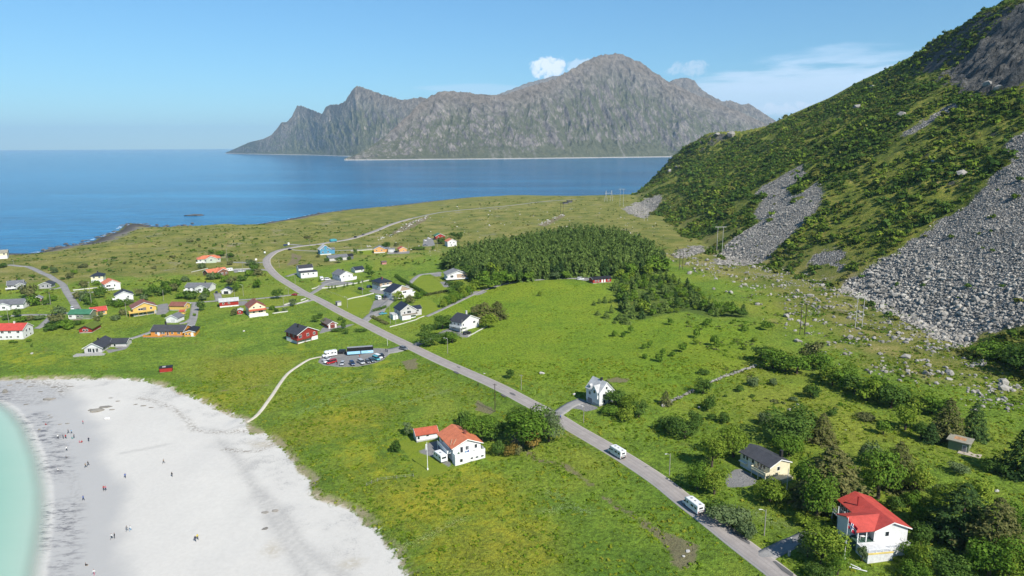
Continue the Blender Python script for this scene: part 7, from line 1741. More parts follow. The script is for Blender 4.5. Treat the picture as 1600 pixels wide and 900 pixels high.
def car_proto(style, loc, rz, label, col, group=None, cat='car', name='parked_car'):
    """x forward"""
    o = thing(name, loc, rz, label, cat, group)
    Lh, W = {'hatch': (2.05, .88), 'suv': (2.3, .93), 'van': (2.5, .97), 'sedan': (2.35, .90)}[style]
    hb, ht = {'hatch': (.92, 1.48), 'suv': (1.05, 1.72), 'van': (1.10, 1.95), 'sedan': (.92, 1.44)}[style]
    # lower body: sections along x
    prof = {'hatch': [(-1, .45, .80), (-.96, .28, .95), (-.55, .22, 1.0), (.35, .22, .96), (.80, .24, .82), (.97, .30, .72), (1, .42, .62)],
            'sedan': [(-1, .45, .82), (-.96, .28, .95), (-.6, .22, .98), (.32, .22, .97), (.80, .24, .84), (.97, .30, .74), (1, .42, .62)],
            'suv': [(-1, .50, .85), (-.97, .32, .98), (-.55, .27, 1.0), (.35, .27, .98), (.82, .28, .90), (.97, .34, .80), (1, .46, .68)],
            'van': [(-1, .50, .85), (-.97, .30, .98), (-.55, .26, 1.0), (.55, .26, .96), (.86, .28, .84), (.97, .34, .74), (1, .46, .62)]}[style]
    secs = []
    for fx, zl, ft in prof:
        zt = hb * ft; w = W * (0.90 if abs(fx) > .95 else 1.0); c = .10
        secs.append([(fx * Lh, -w + c, zl), (fx * Lh, -w, zl + c), (fx * Lh, -w, zt - c), (fx * Lh, -w + c, zt), (fx * Lh, w - c, zt), (fx * Lh, w, zt - c), (fx * Lh, w, zl + c), (fx * Lh, w - c, zl)])
    mb = MB(); mb.add(*loft(secs)); mb.build('body', col, o, True)
    cab = {'hatch': (-.94, -.80, .12, .42), 'sedan': (-.78, -.50, .10, .38), 'suv': (-.95, -.84, .14, .42), 'van': (-.96, -.90, .40, .68)}[style]
    x0, x1, x2, x3 = [c * Lh for c in cab]; b = hb * .97; wt = W - .17; wb = W - .06
    mb = MB(); V = [(x0, -wb, b), (x3, -wb, b), (x3, wb, b), (x0, wb, b), (x1, -wt, ht - .05), (x2, -wt, ht - .05), (x2, wt, ht - .05), (x1, wt, ht - .05)]
    mb.add(V, [(0, 3, 2, 1), (4, 5, 6, 7), (0, 1, 5, 4), (1, 2, 6, 5), (2, 3, 7, 6), (3, 0, 4, 7)]); mb.build('windows', M_GLASS, o)
    mb = MB(); e = .05; V = [(x1 - e, -wt - .02, ht - .06), (x2 + e, -wt - .02, ht - .06), (x2 + e, wt + .02, ht - .06), (x1 - e, wt + .02, ht - .06), (x1 + .1, -wt + .12, ht + .02), (x2 - .1, -wt + .12, ht + .02), (x2 - .1, wt - .12, ht + .02), (x1 + .1, wt - .12, ht + .02)]
    mb.add(V, [(0, 3, 2, 1), (4, 5, 6, 7), (0, 1, 5, 4), (1, 2, 6, 5), (2, 3, 7, 6), (3, 0, 4, 7)])
    for s in (-1, 1):
        for xa, xb, xc, xd in ((x0, x0 + .16, x1 + .1, x1), (x3 - .12, x3, x2, x2 - .1), ((x0 + x3) / 2 - .05, (x0 + x3) / 2 + .06, (x1 + x2) / 2 + .06, (x1 + x2) / 2 - .05)):
            mb.add([(xa, s * (wb + .012), b), (xb, s * (wb + .012), b), (xc, s * (wt + .012), ht - .05), (xd, s * (wt + .012), ht - .05)], [(0, 1, 2, 3)])
    mb.build('roof', col, o)
    for s in (-1, 1):
        mb = MB(); mb.box(Lh * .955, Lh * 1.004, s * W * .62 - .2, s * W * .62 + .2, hb * .55, hb * .70); mb.build('headlight', M_LAMPW, o)
        mb = MB(); mb.box(-Lh * 1.004, -Lh * .97, s * W * .68 - .15, s * W * .68 + .15, hb * .62, hb * .84); mb.build('tail_light', M_LAMPR, o)
    r = .32 if style in ('hatch', 'sedan') else .36
    for x in (-.60 * Lh, .62 * Lh):
        for y in (-W + .01, W - .01): wheel(o, x, y, r)
    return o
def car(px, py, heading, style, col, label, group=None, cat='car', name='parked_car', lift=0.12):
    p = hit(px, py); loc = (p[0], p[1], p[2] + lift); rz = heading
    if style in CARS:
        o = dup(CARS[style], loc, rz, label)
        o.name = name; o['category'] = cat
        if 'group' in o.keys(): del o['group']
        if group: o['group'] = group
        for c in o.children:
            if c.name.split('.')[0] in ('body', 'roof'):
                c.material_slots[0].link = 'OBJECT'; c.material_slots[0].material = col
        return o
    CARS[style] = car_proto(style, loc, rz, label, col, group, cat, name); return CARS[style]
def heading_px(a, b):
    p, q = hit(*a), hit(*b); return math.atan2(q[1] - p[1], q[0] - p[0])
def rounded(x0, x1, w, z0, z1, c=.12, nose=0.0):
    secs = []
    for x, k in ((x0, .94), (x0 + .06, 1.0), (x1 - .06, 1.0), (x1, .94)):
        ww = w * k; zz = z0 + (z1 - z0) * (1.0 if k == 1 else .98)
        secs.append([(x, -ww + c * .3, z0), (x, -ww, z0 + c * .3), (x, -ww, zz - c), (x, -ww + c, zz), (x, ww - c, zz), (x, ww, zz - c), (x, ww, z0 + c * .3), (x, ww - c * .3, z0)])
    return loft(secs)
def motorhome(loc, rz, label, group=None, dark=False):
    o = thing('motorhome', loc, rz, label, 'motorhome', group)
    mb = MB(); mb.add(*rounded(-3.5, 1.6, 1.14, .45, 2.85)); mb.build('living_box', C_white, o, False)
    mb = MB(); V = [(1.55, -1.08, 2.0), (2.5, -.95, 2.15), (2.5, .95, 2.15), (1.55, 1.08, 2.0), (1.55, -1.08, 2.82), (2.2, -.9, 2.62), (2.2, .9, 2.62), (1.55, 1.08, 2.82)]
    mb.add(V, [(0, 3, 2, 1), (4, 5, 6, 7), (0, 1, 5, 4), (1, 2, 6, 5), (2, 3, 7, 6), (3, 0, 4, 7)]); mb.build('cab_roof', C_white, o)
    secs = []
    for x, zt, w in ((1.5, 2.05, 1.0), (2.2, 1.45, .99), (2.9, 1.18, .95), (3.35, .95, .88), (3.45, .7, .8)):
        secs.append([(x, -w, .42), (x, -w, zt - .12), (x, -w + .14, zt), (x, w - .14, zt), (x, w, zt - .12), (x, w, .42)])
    mb = MB(); mb.add(*loft(secs)); mb.build('cab', C_white, o)
    mb = MB(); V = [(2.48, -.86, 1.52), (2.48, .86, 1.52), (2.30, .84, 2.12), (2.30, -.84, 2.12)]; mb.add(V + [(a - .05, b, c) for a, b, c in V], [(0, 1, 2, 3), (7, 6, 5, 4), (0, 4, 5, 1), (2, 6, 7, 3), (1, 5, 6, 2), (3, 7, 4, 0)]); mb.build('windscreen', M_GLASS, o)
    for s in (-1, 1):
        for x0, x1, z0, z1, nm in ((-3.0, -2.2, 1.55, 2.1, 'side_window'), (-1.6, -.6, 1.55, 2.15, 'side_window'), (.5, 1.2, 1.6, 2.15, 'side_window'), (1.65, 2.15, 1.35, 1.85, 'cab_window')):
            w_ = 1.14 if x1 < 1.6 else 1.0
            mb = MB(); mb.box(x0, x1, min(s * w_, s * (w_ + .025)), max(s * w_, s * (w_ + .025)), z0, z1); mb.build(nm, M_GLASS, o)
        mb = MB(); mb.box(-3.56, -3.5, s * .85 - .1, s * .85 + .1, .75, 1.15); mb.build('tail_light', M_LAMPR, o)
    mb = MB(); mb.box(-3.54, -3.495, -.6, .6, 1.75, 2.2); mb.build('rear_window', M_GLASS, o)
    mb = MB(); [mb.tube([(-3.75, y, .7), (-3.75, y, 1.5)], .03, 5) for y in (-.6, .6)]; mb.box(-3.9, -3.55, -.8, .8, .72, .80); mb.tube([(-3.75, -.7, 1.5), (-3.75, .7, 1.5)], .03, 5)
    for y in (-.35, .35): mb.tube([(-3.78, y + .33 * math.cos(a * .6283), 1.08 + .33 * math.sin(a * .6283)) for a in range(11)], .03, 4)
    mb.build('bicycle_rack', M_BLACK, o)
    mb = MB(); mb.box(-3.3, -2.7, -.3, .3, 2.84, 2.93); mb.box(-1.2, -.7, -.25, .25, 2.84, 2.93); mb.box(.3, .9, -.35, .35, 2.84, 2.92); mb.build('roof_hatch', DG, o)
    mb = MB(); mb.box(-3.56, -3.5, -1.0, 1.0, .42, .62); mb.build('bumper', DG, o)
    for x in (-2.0, 2.45):
        for y in (-1.06, 1.06): wheel(o, x, y, .35)
    for s in (-1, 1):
        mb = MB(); mb.box(2.15, 2.3, s * 1.2 - .1, s * 1.2 + .1, 1.45, 1.8); mb.build('wing_mirror', M_BLACK, o)
        mb = MB(); mb.box(3.3, 3.47, s * .66 - .15, s * .66 + .15, .78, .95); mb.build('headlight', M_LAMPW, o)
    return o
def caravan(loc, rz, label, ln=5.2, col=None):
    o = thing('caravan', loc, rz, label, 'caravan')
    mb = MB(); x = ln / 2
    prof = [(-x, .45), (x, .45), (x, 1.2), (x - .35, 2.45), (x - .6, 2.58), (-x + .35, 2.58), (-x + .08, 2.3)]
    mb.prism(prof, 'y', -1.1, 1.1); mb.build('body', C_white, o)
    for s in (-1, 1):
        for a, b in ((-.75, -.45), (.0, .35), (.55, .8)):
            mb = MB(); mb.box(x * a, x * b, min(s * 1.1, s * 1.125), max(s * 1.1, s * 1.125), 1.45, 2.0); mb.build('side_window', M_GLASS, o)
        wheel(o, 0.0, s * 1.08, .32)
    mb = MB(); mb.box(-x - .03, -x + .12, -.75, .75, 1.45, 2.0); mb.build('rear_window', col or M_GLASS, o)
    mb = MB(); mb.box(x, x + .05, -.7, .7, .8, 1.15); mb.tube([(x, 0, .5), (x + 1.3, 0, .5)], .05, 6); mb.build('drawbar', M_STEEL, o)
    mb = MB(); mb.box(-.4, .2, -.3, .3, 2.57, 2.66); mb.build('roof_hatch', DG, o)
    return o
def at(px, py, lift=.12):
    p = hit(px, py); return (p[0], p[1], p[2] + lift)
hd_road = heading_px((1083, 792), (1030, 752))
motorhome(at(1082, 796, .2), hd_road, 'white motorhome with a bicycle rack driving on the main road, nearest to the camera')
motorhome(at(963, 712, .2), heading_px((985, 721), (940, 694)), 'white motorhome driving ahead on the main road, farther from the camera')
motorhome(at(515, 557), heading_px((534, 553), (504, 559)), 'white motorhome parked at the far left of the gravel car park')
caravan(at(688, 719), heading_px((695, 722), (681, 712)), 'white caravan parked in front of the orange roofed house')
caravan(at(591, 468), heading_px((592, 468.5), (584, 465.5)), 'white caravan with dark front in the drive of the navy roofed house')
caravan(at(502.5, 438), heading_px((503, 438.5), (499, 434)), 'white caravan beside the paved yard of the slate roofed house')
caravan(at(359, 424), heading_px((355, 424), (363, 423)), 'white camper parked beside the brown brick house')
# coach
def coach(loc, rz, label):
    o = thing('coach', loc, rz, label, 'bus')
    mb = MB(); mb.add(*rounded(-6.2, 6.2, 1.27, .35, 1.75, .05)); mb.build('lower_body', C_lblue, o)
    mb = MB(); mb.add(*rounded(-6.22, 6.22, 1.28, 1.76, 3.55, .22)); mb.build('window_band', C_black, o)
    mb = MB(); mb.box(-6.0, 6.0, -1.0, 1.0, 3.54, 3.62); mb.build('roof_panel', paint('roof_grey', (.24, .25, .26)), o)
    mb = MB(); [mb.box(x - .07, x + .07, s * 1.285 - .01, s * 1.285 + .01, .4, 3.3) for x in (.2,) for s in (-1, 1)]; mb.box(.05, .45, -1.29, 1.29, .36, 3.4); mb.build('door_column', C_black, o)
    mb = MB(); mb.box(6.2, 6.26, -1.1, 1.1, 1.3, 3.2); mb.build('windscreen', M_GLASS, o)
    for i, (x, y) in enumerate(((4.9, .9), (4.2, 1.1), (5.6, 1.2))):
        mb = MB(); [mb.box(x - .35, x + .35, s * 1.275 - .012, s * 1.275 + .012, y, y + .3) for s in (-1, 1)]; mb.build('white_stripe', C_white, o)
    for x in (-3.6, -2.3, 4.3):
        for y in (-1.22, 1.22): wheel(o, x, y, .5, .3)
    for s in (-1, 1):
        mb = MB(); mb.box(6.15, 6.28, s * .9 - .2, s * .9 + .2, .75, .95); mb.build('headlight', M_LAMPW, o)
        mb = MB(); mb.box(-6.28, -6.15, s * 1.0 - .1, s * 1.0 + .1, .9, 1.5); mb.build('tail_light', M_LAMPR, o)
    return o
coach(at(563, 553), heading_px((542, 555), (584, 549.5)), 'long light blue and black coach parked in the gravel car park')
lot = 'cars in the gravel car park'
car(533, 552.5, heading_px((540, 552), (524, 553)), 'van', C_black, 'dark van parked behind the motorhome in the car park')
car(510, 563, heading_px((514, 562), (504, 566)), 'sedan', C_silver, 'silver car between motorhome and red car in the car park')
car(513, 566.5, heading_px((520, 565), (507, 569)), 'sedan', C_white, 'white car half hidden behind the red car in the car park')
car(518, 568, heading_px((526, 565), (508, 570)), 'van', C_red, 'bright red van at the left end of the car park')
car(535, 570, heading_px((537, 566), (533, 572)), 'hatch', C_silver, 'small silver car alone beside the red van in the car park')
car(550.5, 570, heading_px((547, 565), (555, 573)), 'suv', C_blue, 'dark blue car facing the meadow in the car park')
car(564.5, 568, heading_px((560, 563), (571, 570)), 'van', C_silver, 'silver van in the row of the car park')
car(575, 567, heading_px((571, 563), (580, 570)), 'hatch', C_grey, 'small grey car right of the silver van in the car park')
car(581, 565.5, heading_px((576, 561), (587, 567)), 'suv', C_slate, 'dark car left of the white and teal van in the car park')
car(588, 562.5, heading_px((582, 558), (597, 564)), 'van', C_teal, 'teal van in the row of the car park')
car(591, 560, heading_px((583, 556), (599, 562)), 'van', C_white, 'white van beside the teal van in the car park')
car(597, 558, heading_px((593, 553), (601, 560)), 'hatch', C_black, 'black car at the right end of the row in the car park')
car(631, 547, heading_px((622, 544.5), (641, 549)), 'suv', C_grey, 'dark grey car turning from the car park into the main road', name='car', lift=.25)
car(459.7, 461.8, heading_px((464, 462), (455, 461.5)), 'hatch', C_red, 'red car on the lane beside the main road', name='car')
car(453, 391, heading_px((447, 390), (460, 387)), 'sedan', C_black, 'black car in the road bend', name='car', lift=.25)
car(555.5, 371.5, heading_px((550, 373), (562, 369.5)), 'suv', C_black, 'dark car on the far road, the nearer of two', name='car', lift=.25)
car(567.5, 367.5, heading_px((560, 370), (575, 365.5)), 'sedan', C_grey, 'dark car on the far road, the farther of two', name='car', lift=.25)
car(511.5, 438, heading_px((508, 438), (516, 437)), 'van', C_white, 'white van beside the caravan in the paved yard')
car(564, 453, heading_px((559, 452), (569, 453)), 'suv', C_black, 'black car left behind the white fence of the tan gabled house')
car(578, 449.5, heading_px((573, 450), (583, 448.5)), 'suv', C_blue, 'dark blue car on the yard of the tan gabled house')
car(601, 467, heading_px((603, 464), (599, 470)), 'suv', C_black, 'black car right beside the caravan in the drive')
car(598.5, 491.5, heading_px((592, 492.5), (605, 490.5)), 'sedan', C_teal, 'turquoise car beside the short round hedge')
car(730, 522, heading_px((722, 523), (737, 519)), 'suv', C_black, 'black car below the balcony of the white house with charcoal roof')
car(338.5, 459, heading_px((337, 457), (340, 462)), 'hatch', C_black, 'small black car in the drive of the small white garage')
car(377, 425, heading_px((373, 425), (382, 424.5)), 'sedan', C_white, 'white car right of the camper on the brick house yard')
car(907, 437.5, heading_px((902, 437.6), (913, 437)), 'van', C_white, 'white van parked left of the red cabin by the wood')
car(664, 377, heading_px((660, 377.5), (668, 376)), 'hatch', C_white, 'white car left in the yard of the red house with green roof')
car(670, 374, heading_px((666, 374.5), (674, 373)), 'van', C_white, 'white van in the yard of the red house with green roof')
car(665, 384, heading_px((660, 384), (670, 383.5)), 'sedan', C_grey, 'grey car in front of the curved hedge')
car(619, 394.6, heading_px((616, 394), (622, 394)), 'hatch', C_black, 'black car beside the small orange garage')
car(113, 483.5, heading_px((111, 480), (115, 486)), 'hatch', C_white, 'white car at the lower end of the left lane')
car(700, 432, heading_px((697, 433), (702, 431)), 'hatch', C_white, 'white car half hidden behind the broad grey roofed house') if False else None
def teal_truck():
    o = thing('truck', at(521, 378.5, .25), heading_px((512, 379.5), (530, 377.5)), 'teal box truck on the far road above the blue house', 'truck')
    mb = MB(); mb.add(*rounded(-4, 1.8, 1.2, .9, 3.2, .05)); mb.build('cargo_box', C_teal, o)
    mb = MB(); mb.add(*rounded(1.9, 3.6, 1.1, .5, 2.5, .2)); mb.build('cab', C_teal, o)
    mb = MB(); mb.box(3.55, 3.64, -.95, .95, 1.5, 2.3); mb.build('windscreen', M_GLASS, o)
    for x in (-2.6, 2.6):
        for y in (-1.1, 1.1): wheel(o, x, y, .48, .3)
teal_truck()

# ------------------------------------------------------------------ people
M_SKIN = paint('skin', (.42, .25, .17), .6, .3); M_HAIR = paint('hair_dark', (.03, .022, .016), .8, .2); M_HAIRB = paint('hair_fair', (.25, .17, .08), .8, .2)
def cloth(name, c): return paint('cloth_' + name, c, .85, .15)
CL = {k: cloth(k, c) for k, c in dict(red=(.35, .03, .03), pink=(.45, .16, .20), blue=(.05, .10, .30), teal=(.06, .26, .24), white=(.6, .6, .58), black=(.015, .015, .017), grey=(.16, .165, .17), navy=(.016, .022, .05), yellow=(.55, .45, .08), tan=(.30, .22, .14), lblue=(.22, .36, .5), green=(.05, .11, .05)).items()}
def body_mesh(pose):
    J = {'hip': (0, 0, .92), 'waist': (0, 0, 1.10), 'chest': (.01, 0, 1.34), 'neck': (.02, 0, 1.50), 'head0': (.03, 0, 1.58), 'head1': (.035, 0, 1.72)}
    rad = {'hip': .145, 'waist': .125, 'chest': .15, 'neck': .055, 'head0': .085, 'head1': .085}
    E = [('hip', 'waist'), ('waist', 'chest'), ('chest', 'neck'), ('neck', 'head0'), ('head0', 'head1')]
    for s, n in ((1, 'l'), (-1, 'r')):
        st = {'stand': .04, 'walk': .30, 'sit': 0, 'ride': 0}[pose] * s
        if pose == 'sit': kn, an, to = (.42, s * .14, .98), (.62, s * .15, .58), (.80, s * .16, .60)
        elif pose == 'ride': kn, an, to = (.34, s * .12, .66 + .12 * s), (.10, s * .13, .26 + .10 * s), (.26, s * .13, .23 + .10 * s)
        else: kn, an, to = (st * .55 + .04, s * .11, .50), (st * 1.05 - (.06 if pose == 'walk' and st < 0 else 0), s * .12, .09 + (.06 if st < -.1 else 0)), (st * 1.05 + .17, s * .13, .035)
        J.update({'th' + n: (0, s * .10, .88), 'kn' + n: kn, 'an' + n: an, 'to' + n: to}); rad.update({'th' + n: .10, 'kn' + n: .065, 'an' + n: .045, 'to' + n: .04})
        E += [('hip', 'th' + n), ('th' + n, 'kn' + n), ('kn' + n, 'an' + n), ('an' + n, 'to' + n)]
        if pose == 'ride': el, wr, ha = (.22, s * .25, 1.22), (.46, s * .22, 1.08), (.53, s * .21, 1.06)
        elif pose == 'sit': el, wr, ha = (.02, s * .30, 1.12), (.24, s * .24, 1.02), (.31, s * .22, 1.0)
        else: el, wr, ha = (-st * .5 - .02, s * .27, 1.12), (-st * .9 + .05, s * .27, .90), (-st * 1.0 + .07, s * .265, .82)
        J.update({'sh' + n: (0, s * .18, 1.40), 'el' + n: el, 'wr' + n: wr, 'ha' + n: ha}); rad.update({'sh' + n: .065, 'el' + n: .05, 'wr' + n: .035, 'ha' + n: .038})
        E += [('chest', 'sh' + n), ('sh' + n, 'el' + n), ('el' + n, 'wr' + n), ('wr' + n, 'ha' + n)]
    names = list(J); ix = {k: i for i, k in enumerate(names)}
    off = {'sit': (0, 0, -.80), 'ride': (-.08, 0, .05)}.get(pose, (0, 0, 0))
    def tr(p):
        x, y, z = p
        if pose == 'ride' and z > .9: x += (z - .9) * .45
        return (x + off[0], y + off[1], z + off[2])
    me = bpy.data.meshes.new('body'); me.from_pydata([tr(J[k]) for k in names], [(ix[a], ix[b]) for a, b in E], [])
    ob = bpy.data.objects.new('tmp', me); COL.objects.link(ob)
    ob.modifiers.new('s', 'SKIN')
    for i, k in enumerate(names): me.skin_vertices[0].data[i].radius = (rad[k], rad[k])
    me.skin_vertices[0].data[0].use_root = True
    sb = ob.modifiers.new('u', 'SUBSURF'); sb.levels = 1; sb.render_levels = 1
    dg = bpy.context.evaluated_depsgraph_get(); ev = ob.evaluated_get(dg)
    nm = bpy.data.meshes.new_from_object(ev); nm.name = 'person_body'
    bpy.data.objects.remove(ob); bpy.data.meshes.remove(me)
    nm.materials.clear()
    for mt in (M_SKIN, CL['blue'], CL['black'], M_HAIR): nm.materials.append(mt)
    zo = off[2]
    for p in nm.polygons:
        x, y, z = p.center; z -= zo; hand = abs(y) > .2 and (z < .90 if pose in ('stand', 'walk') else (x > .36 if pose == 'ride' else z < 1.03 and abs(y) > .2 and x > .26))
        p.material_index = 3 if (z > 1.66 or (z > 1.58 and x < (.02 if pose != 'ride' else .22))) else (0 if z > 1.475 or hand else (1 if z > .95 or abs(y) > .22 else 2))
        p.use_smooth = True
    return nm
BODIES = {p: body_mesh(p) for p in ('stand', 'walk', 'sit', 'ride')}
def person(px, py, rz, pose, top, legs, label, hair=None, scale=1.0, group=None, loc=None):
    o = link('person', BODIES[pose])
    for i, mt in ((1, CL[top]), (2, CL[legs]), (3, hair or M_HAIR)):
        o.material_slots[i].link = 'OBJECT'; o.material_slots[i].material = mt
    o.location = loc or at(px, py, .02); o.rotation_euler = (0, 0, rz); o.scale = (scale,) * 3
    return tag(o, label, 'person', group)
BE = 'people on the beach'
for a in [(71, 664, .5, 'sit', 'red', 'black', 'person in red sitting nearest to the water at the top of the beach'), (130, 663, 1.2, 'stand', 'pink', 'grey', 'person in pink standing below the biggest beach rock'), (91, 685.5, 2, 'walk', 'white', 'black', 'person in a white top at the left end of the beach group'), (99, 685.5, .3, 'stand', 'navy', 'black', 'person in dark clothes left of the person in red and dark in the beach group'),
          (103, 685.5, 2.5, 'walk', 'red', 'black', 'person in a red top and dark trousers in the middle of the beach group'), (107, 677, 4, 'walk', 'grey', 'black', 'left one of two people walking behind the beach group'), (112, 677.5, 4.2, 'walk', 'lblue', 'black', 'right one of two people walking behind the beach group'), (112.5, 685.5, 1, 'sit', 'teal', 'teal', 'person in green sitting in the beach group'), (116, 684.5, 3, 'stand', 'grey', 'navy', 'person in grey beside the person sitting in green'),
          (124, 691.5, .2, 'sit', 'pink', 'red', 'left person of the red and pink pair sitting on the beach'), (128, 691.5, 2.4, 'sit', 'red', 'black', 'right person of the red and pink pair sitting on the beach'), (139, 690, 5, 'walk', 'navy', 'black', 'person in dark clothes walking right of the beach group'), (104.5, 704.5, 2.2, 'walk', 'white', 'black', 'person in a white top walking below the beach group'), (103.5, 716, 1.4, 'sit', 'grey', 'black', 'person in grey crouching on the beach below the walker in white'),
          (90, 735, .8, 'sit', 'white', 'black', 'person crouching at the wet edge of the sand'), (134, 730.5, .7, 'walk', 'tan', 'black', 'left one of a close pair in brown and black'), (138, 727.5, .7, 'walk', 'black', 'black', 'person all in black at the right of the close pair'), (196, 747, 2, 'walk', 'blue', 'navy', 'person in bright blue alone in the middle of the beach'), (256, 724, 3.5, 'walk', 'tan', 'black', 'person in a tan top at the upper right of the beach'), (269, 745, 1.2, 'stand', 'black', 'black', 'person all in black alone at the right of the beach'),
          (162.5, 766.5, 4.4, 'walk', 'red', 'black', 'left one of two people walking side by side in red and pink'), (165.5, 766.5, 4.4, 'walk', 'pink', 'navy', 'right one of two people walking side by side in red and pink'), (130.5, 782, 2.8, 'walk', 'blue', 'navy', 'person in dark blue walking near the wet sand'), (198.5, 830, .9, 'walk', 'grey', 'grey', 'person in grey with a pale companion low on the beach'), (204, 829.5, .9, 'walk', 'white', 'lblue', 'pale dressed person right beside the one in grey'),
          (175, 842, 3.9, 'walk', 'white', 'black', 'person in a white top and black trousers, the left of a pair'), (179.5, 841, 3.9, 'stand', 'black', 'black', 'person in black standing right of the one in white'), (305.5, 846, 5.2, 'walk', 'navy', 'navy', 'person in dark blue beside one in yellow at the right of the beach'), (309, 843, 5.2, 'walk', 'yellow', 'black', 'person in a yellow top at the right of the beach'), (134, 884, .4, 'sit', 'black', 'tan', 'person sitting low on the beach near the bottom edge'), (147.5, 899, 4.6, 'walk', 'white', 'pink', 'person in white and pink cut by the bottom edge')]:
    person(*a, group=BE)
person(603, 549.5, 1.0, 'stand', 'navy', 'black', 'left one of two people standing at the mouth of the car park')
person(605.3, 549.7, 2.6, 'stand', 'grey', 'navy', 'right one of two people standing at the mouth of the car park')
person(527, 570, 2.0, 'stand', 'black', 'navy', 'person standing between the red van and the small silver car')
person(562, 559.5, 2.0, 'stand', 'red', 'tan', 'person in red in front of the coach')
# riders with their bicycles
def bicycle(loc, rz, label):
    o = thing('bicycle', loc, rz, label, 'bicycle')
    for x in (-.52, .52):
        mb = MB(); mb.tube([(x + .33 * math.cos(a * math.pi / 9), 0, .35 + .33 * math.sin(a * math.pi / 9)) for a in range(19)], .022, 6, 0, False); mb.tube([(x, -.04, .35), (x, .04, .35)], .03, 6); w = mb.build('wheel', M_RUBBER, o)
    mb = MB(); pts = [(-.52, 0, .35), (-.15, 0, .78), (.38, 0, .82), (0, 0, .32), (-.15, 0, .78)]
    mb.tube(pts[:3], .02, 6); mb.tube(pts[2:], .02, 6); mb.tube([(-.52, 0, .35), (0, 0, .32)], .016, 6); mb.tube([(.52, 0, .35), (.36, 0, .98)], .02, 6); mb.build('frame', M_BLACK, o)
    mb = MB(); mb.tube([(.42, -.26, 1.02), (.38, 0, .99), (.42, .26, 1.02)], .018, 6); mb.build('handlebar', M_STEEL, o)
    mb = MB(); mb.box(-.30, -.04, -.07, .07, .90, .96); mb.tube([(-.15, 0, .78), (-.17, 0, .92)], .015, 5); mb.build('saddle', M_BLACK, o)
    return o
h1 = heading_px((747, 604), (720, 589))
bicycle(at(747, 604.5, .22), h1, 'bicycle of the rider in black on the main road'); person(0, 0, h1, 'ride', 'black', 'black', 'rider in black on a bicycle on the left side of the main road', loc=at(747, 604.5, .22))
h2 = heading_px((876, 655), (850, 640))
bicycle(at(876, 656, .22), h2, 'bicycle of the rider in blue beside the paved yard'); person(0, 0, h2, 'ride', 'blue', 'navy', 'rider in blue on a bicycle below the steep roofed house', loc=at(876, 656, .22))
def bundle(px, py, label):
    o = thing('beach_bag', at(px, py, .0), .4, label, 'bag'); mb = MB(); mb.add(*rounded(-.5, .5, .35, 0, .5, .15)); mb.build('bag', CL['white'], o, True); mb = MB(); mb.tube([(-.2, 0, .45), (-.1, 0, .7), (.1, 0, .7), (.2, 0, .45)], .03, 5); mb.build('handle', CL['white'], o)
bundle(166, 654.5, 'left white bag lying on the upper beach'); bundle(169.5, 654.5, 'right white bag lying on the upper beach')

# ------------------------------------------------------------------ poles, lamps, signs
M_FWH = paint('lamp_grey', (.50, .50, .49))
def topz(p, hpx):
    k = pxm(p); dep = math.atan2(CAM[2] - p[2], math.hypot(p[0], p[1])); return hpx / k / math.cos(dep)
def pole(px, py, hpx, mat, label, name='utility_pole', cat='pole', arm=False, lamp=0, group=None, rad=.13, xarm_rz=None):
    p = hit(px, py); h = topz(p, hpx); rz = xarm_rz if xarm_rz is not None else RNG.uniform(-.5, .5)
    o = thing(name, (p[0], p[1], p[2]), rz, label, cat, group)
    mb = MB(); mb.tube([(0, 0, -.8), (0, 0, h)], [rad, rad * .72], 8); mb.build('pole', mat, o)
    if arm:
        mb = MB(); mb.box(-.75, .75, -.06, .06, h - .55, h - .43); [mb.tube([(x, 0, h - .43), (x, 0, h - .22)], .05, 6) for x in (-.65, 0.28, .65)]; mb.build('crossarm', mat, o)
    if lamp:
        mb = MB(); mb.tube([(0, 0, h - .5), (lamp * .8, 0, h + .05), (lamp * 1.3, 0, h + .1)], .04, 6); mb.build('lamp_arm', M_STEEL, o)
        mb = MB(); mb.add(*rounded(min(lamp * 1.2, lamp * 1.8), max(lamp * 1.2, lamp * 1.8), .12, h + .02, h + .18, .05)); mb.build('lamp_head', M_FWH, o)
    return o
pole(773.5, 643.5, 43, M_DARKWOOD, 'dark tarred pole casting a shadow on bare earth beside the road', arm=True, rad=.17)
pole(814.5, 609.5, 24, M_GREYWOOD, 'grey leaning pole in the field beside a small dark tree', arm=True)
pole(699.5, 552.5, 24, M_GREYWOOD, 'grey lamp post on the upper verge opposite the car park', 'street_lamp', 'lamp', lamp=-1)
pole(722.5, 529.5, 30, M_GREYWOOD, 'pale pole in front of the white house with charcoal roof', 'utility_pole')
pole(610, 506, 30, M_GREYWOOD, 'left one of two pale poles in front of the steep navy roofed house'); pole(618.5, 508, 18, M_GREYWOOD, 'right one of two pale poles in front of the steep navy roofed house', 'street_lamp', 'lamp', lamp=-1)
pole(566.5, 460, 23, M_GREYWOOD, 'pale pole behind the white fence of the tan gabled house', arm=True)
pole(543, 481, 17, M_GREYWOOD, 'pale lamp post on the lawn corner beside the bus shelter', 'street_lamp', 'lamp', lamp=-1)
pole(461.5, 443, 16, M_GREYWOOD, 'pale pole on the lawn below the twin block white house'); pole(436.5, 418, 14, M_GREYWOOD, 'pale pole in the grass inside the road bend')
pole(443.5, 481.5, 20, M_GREYWOOD, 'pale lamp post at the fence of the tall cream house', 'street_lamp', 'lamp', lamp=-1); pole(451, 462, 12, M_GREYWOOD, 'lamp post beside the round dark tree on the lane', 'street_lamp', 'lamp', lamp=-1)
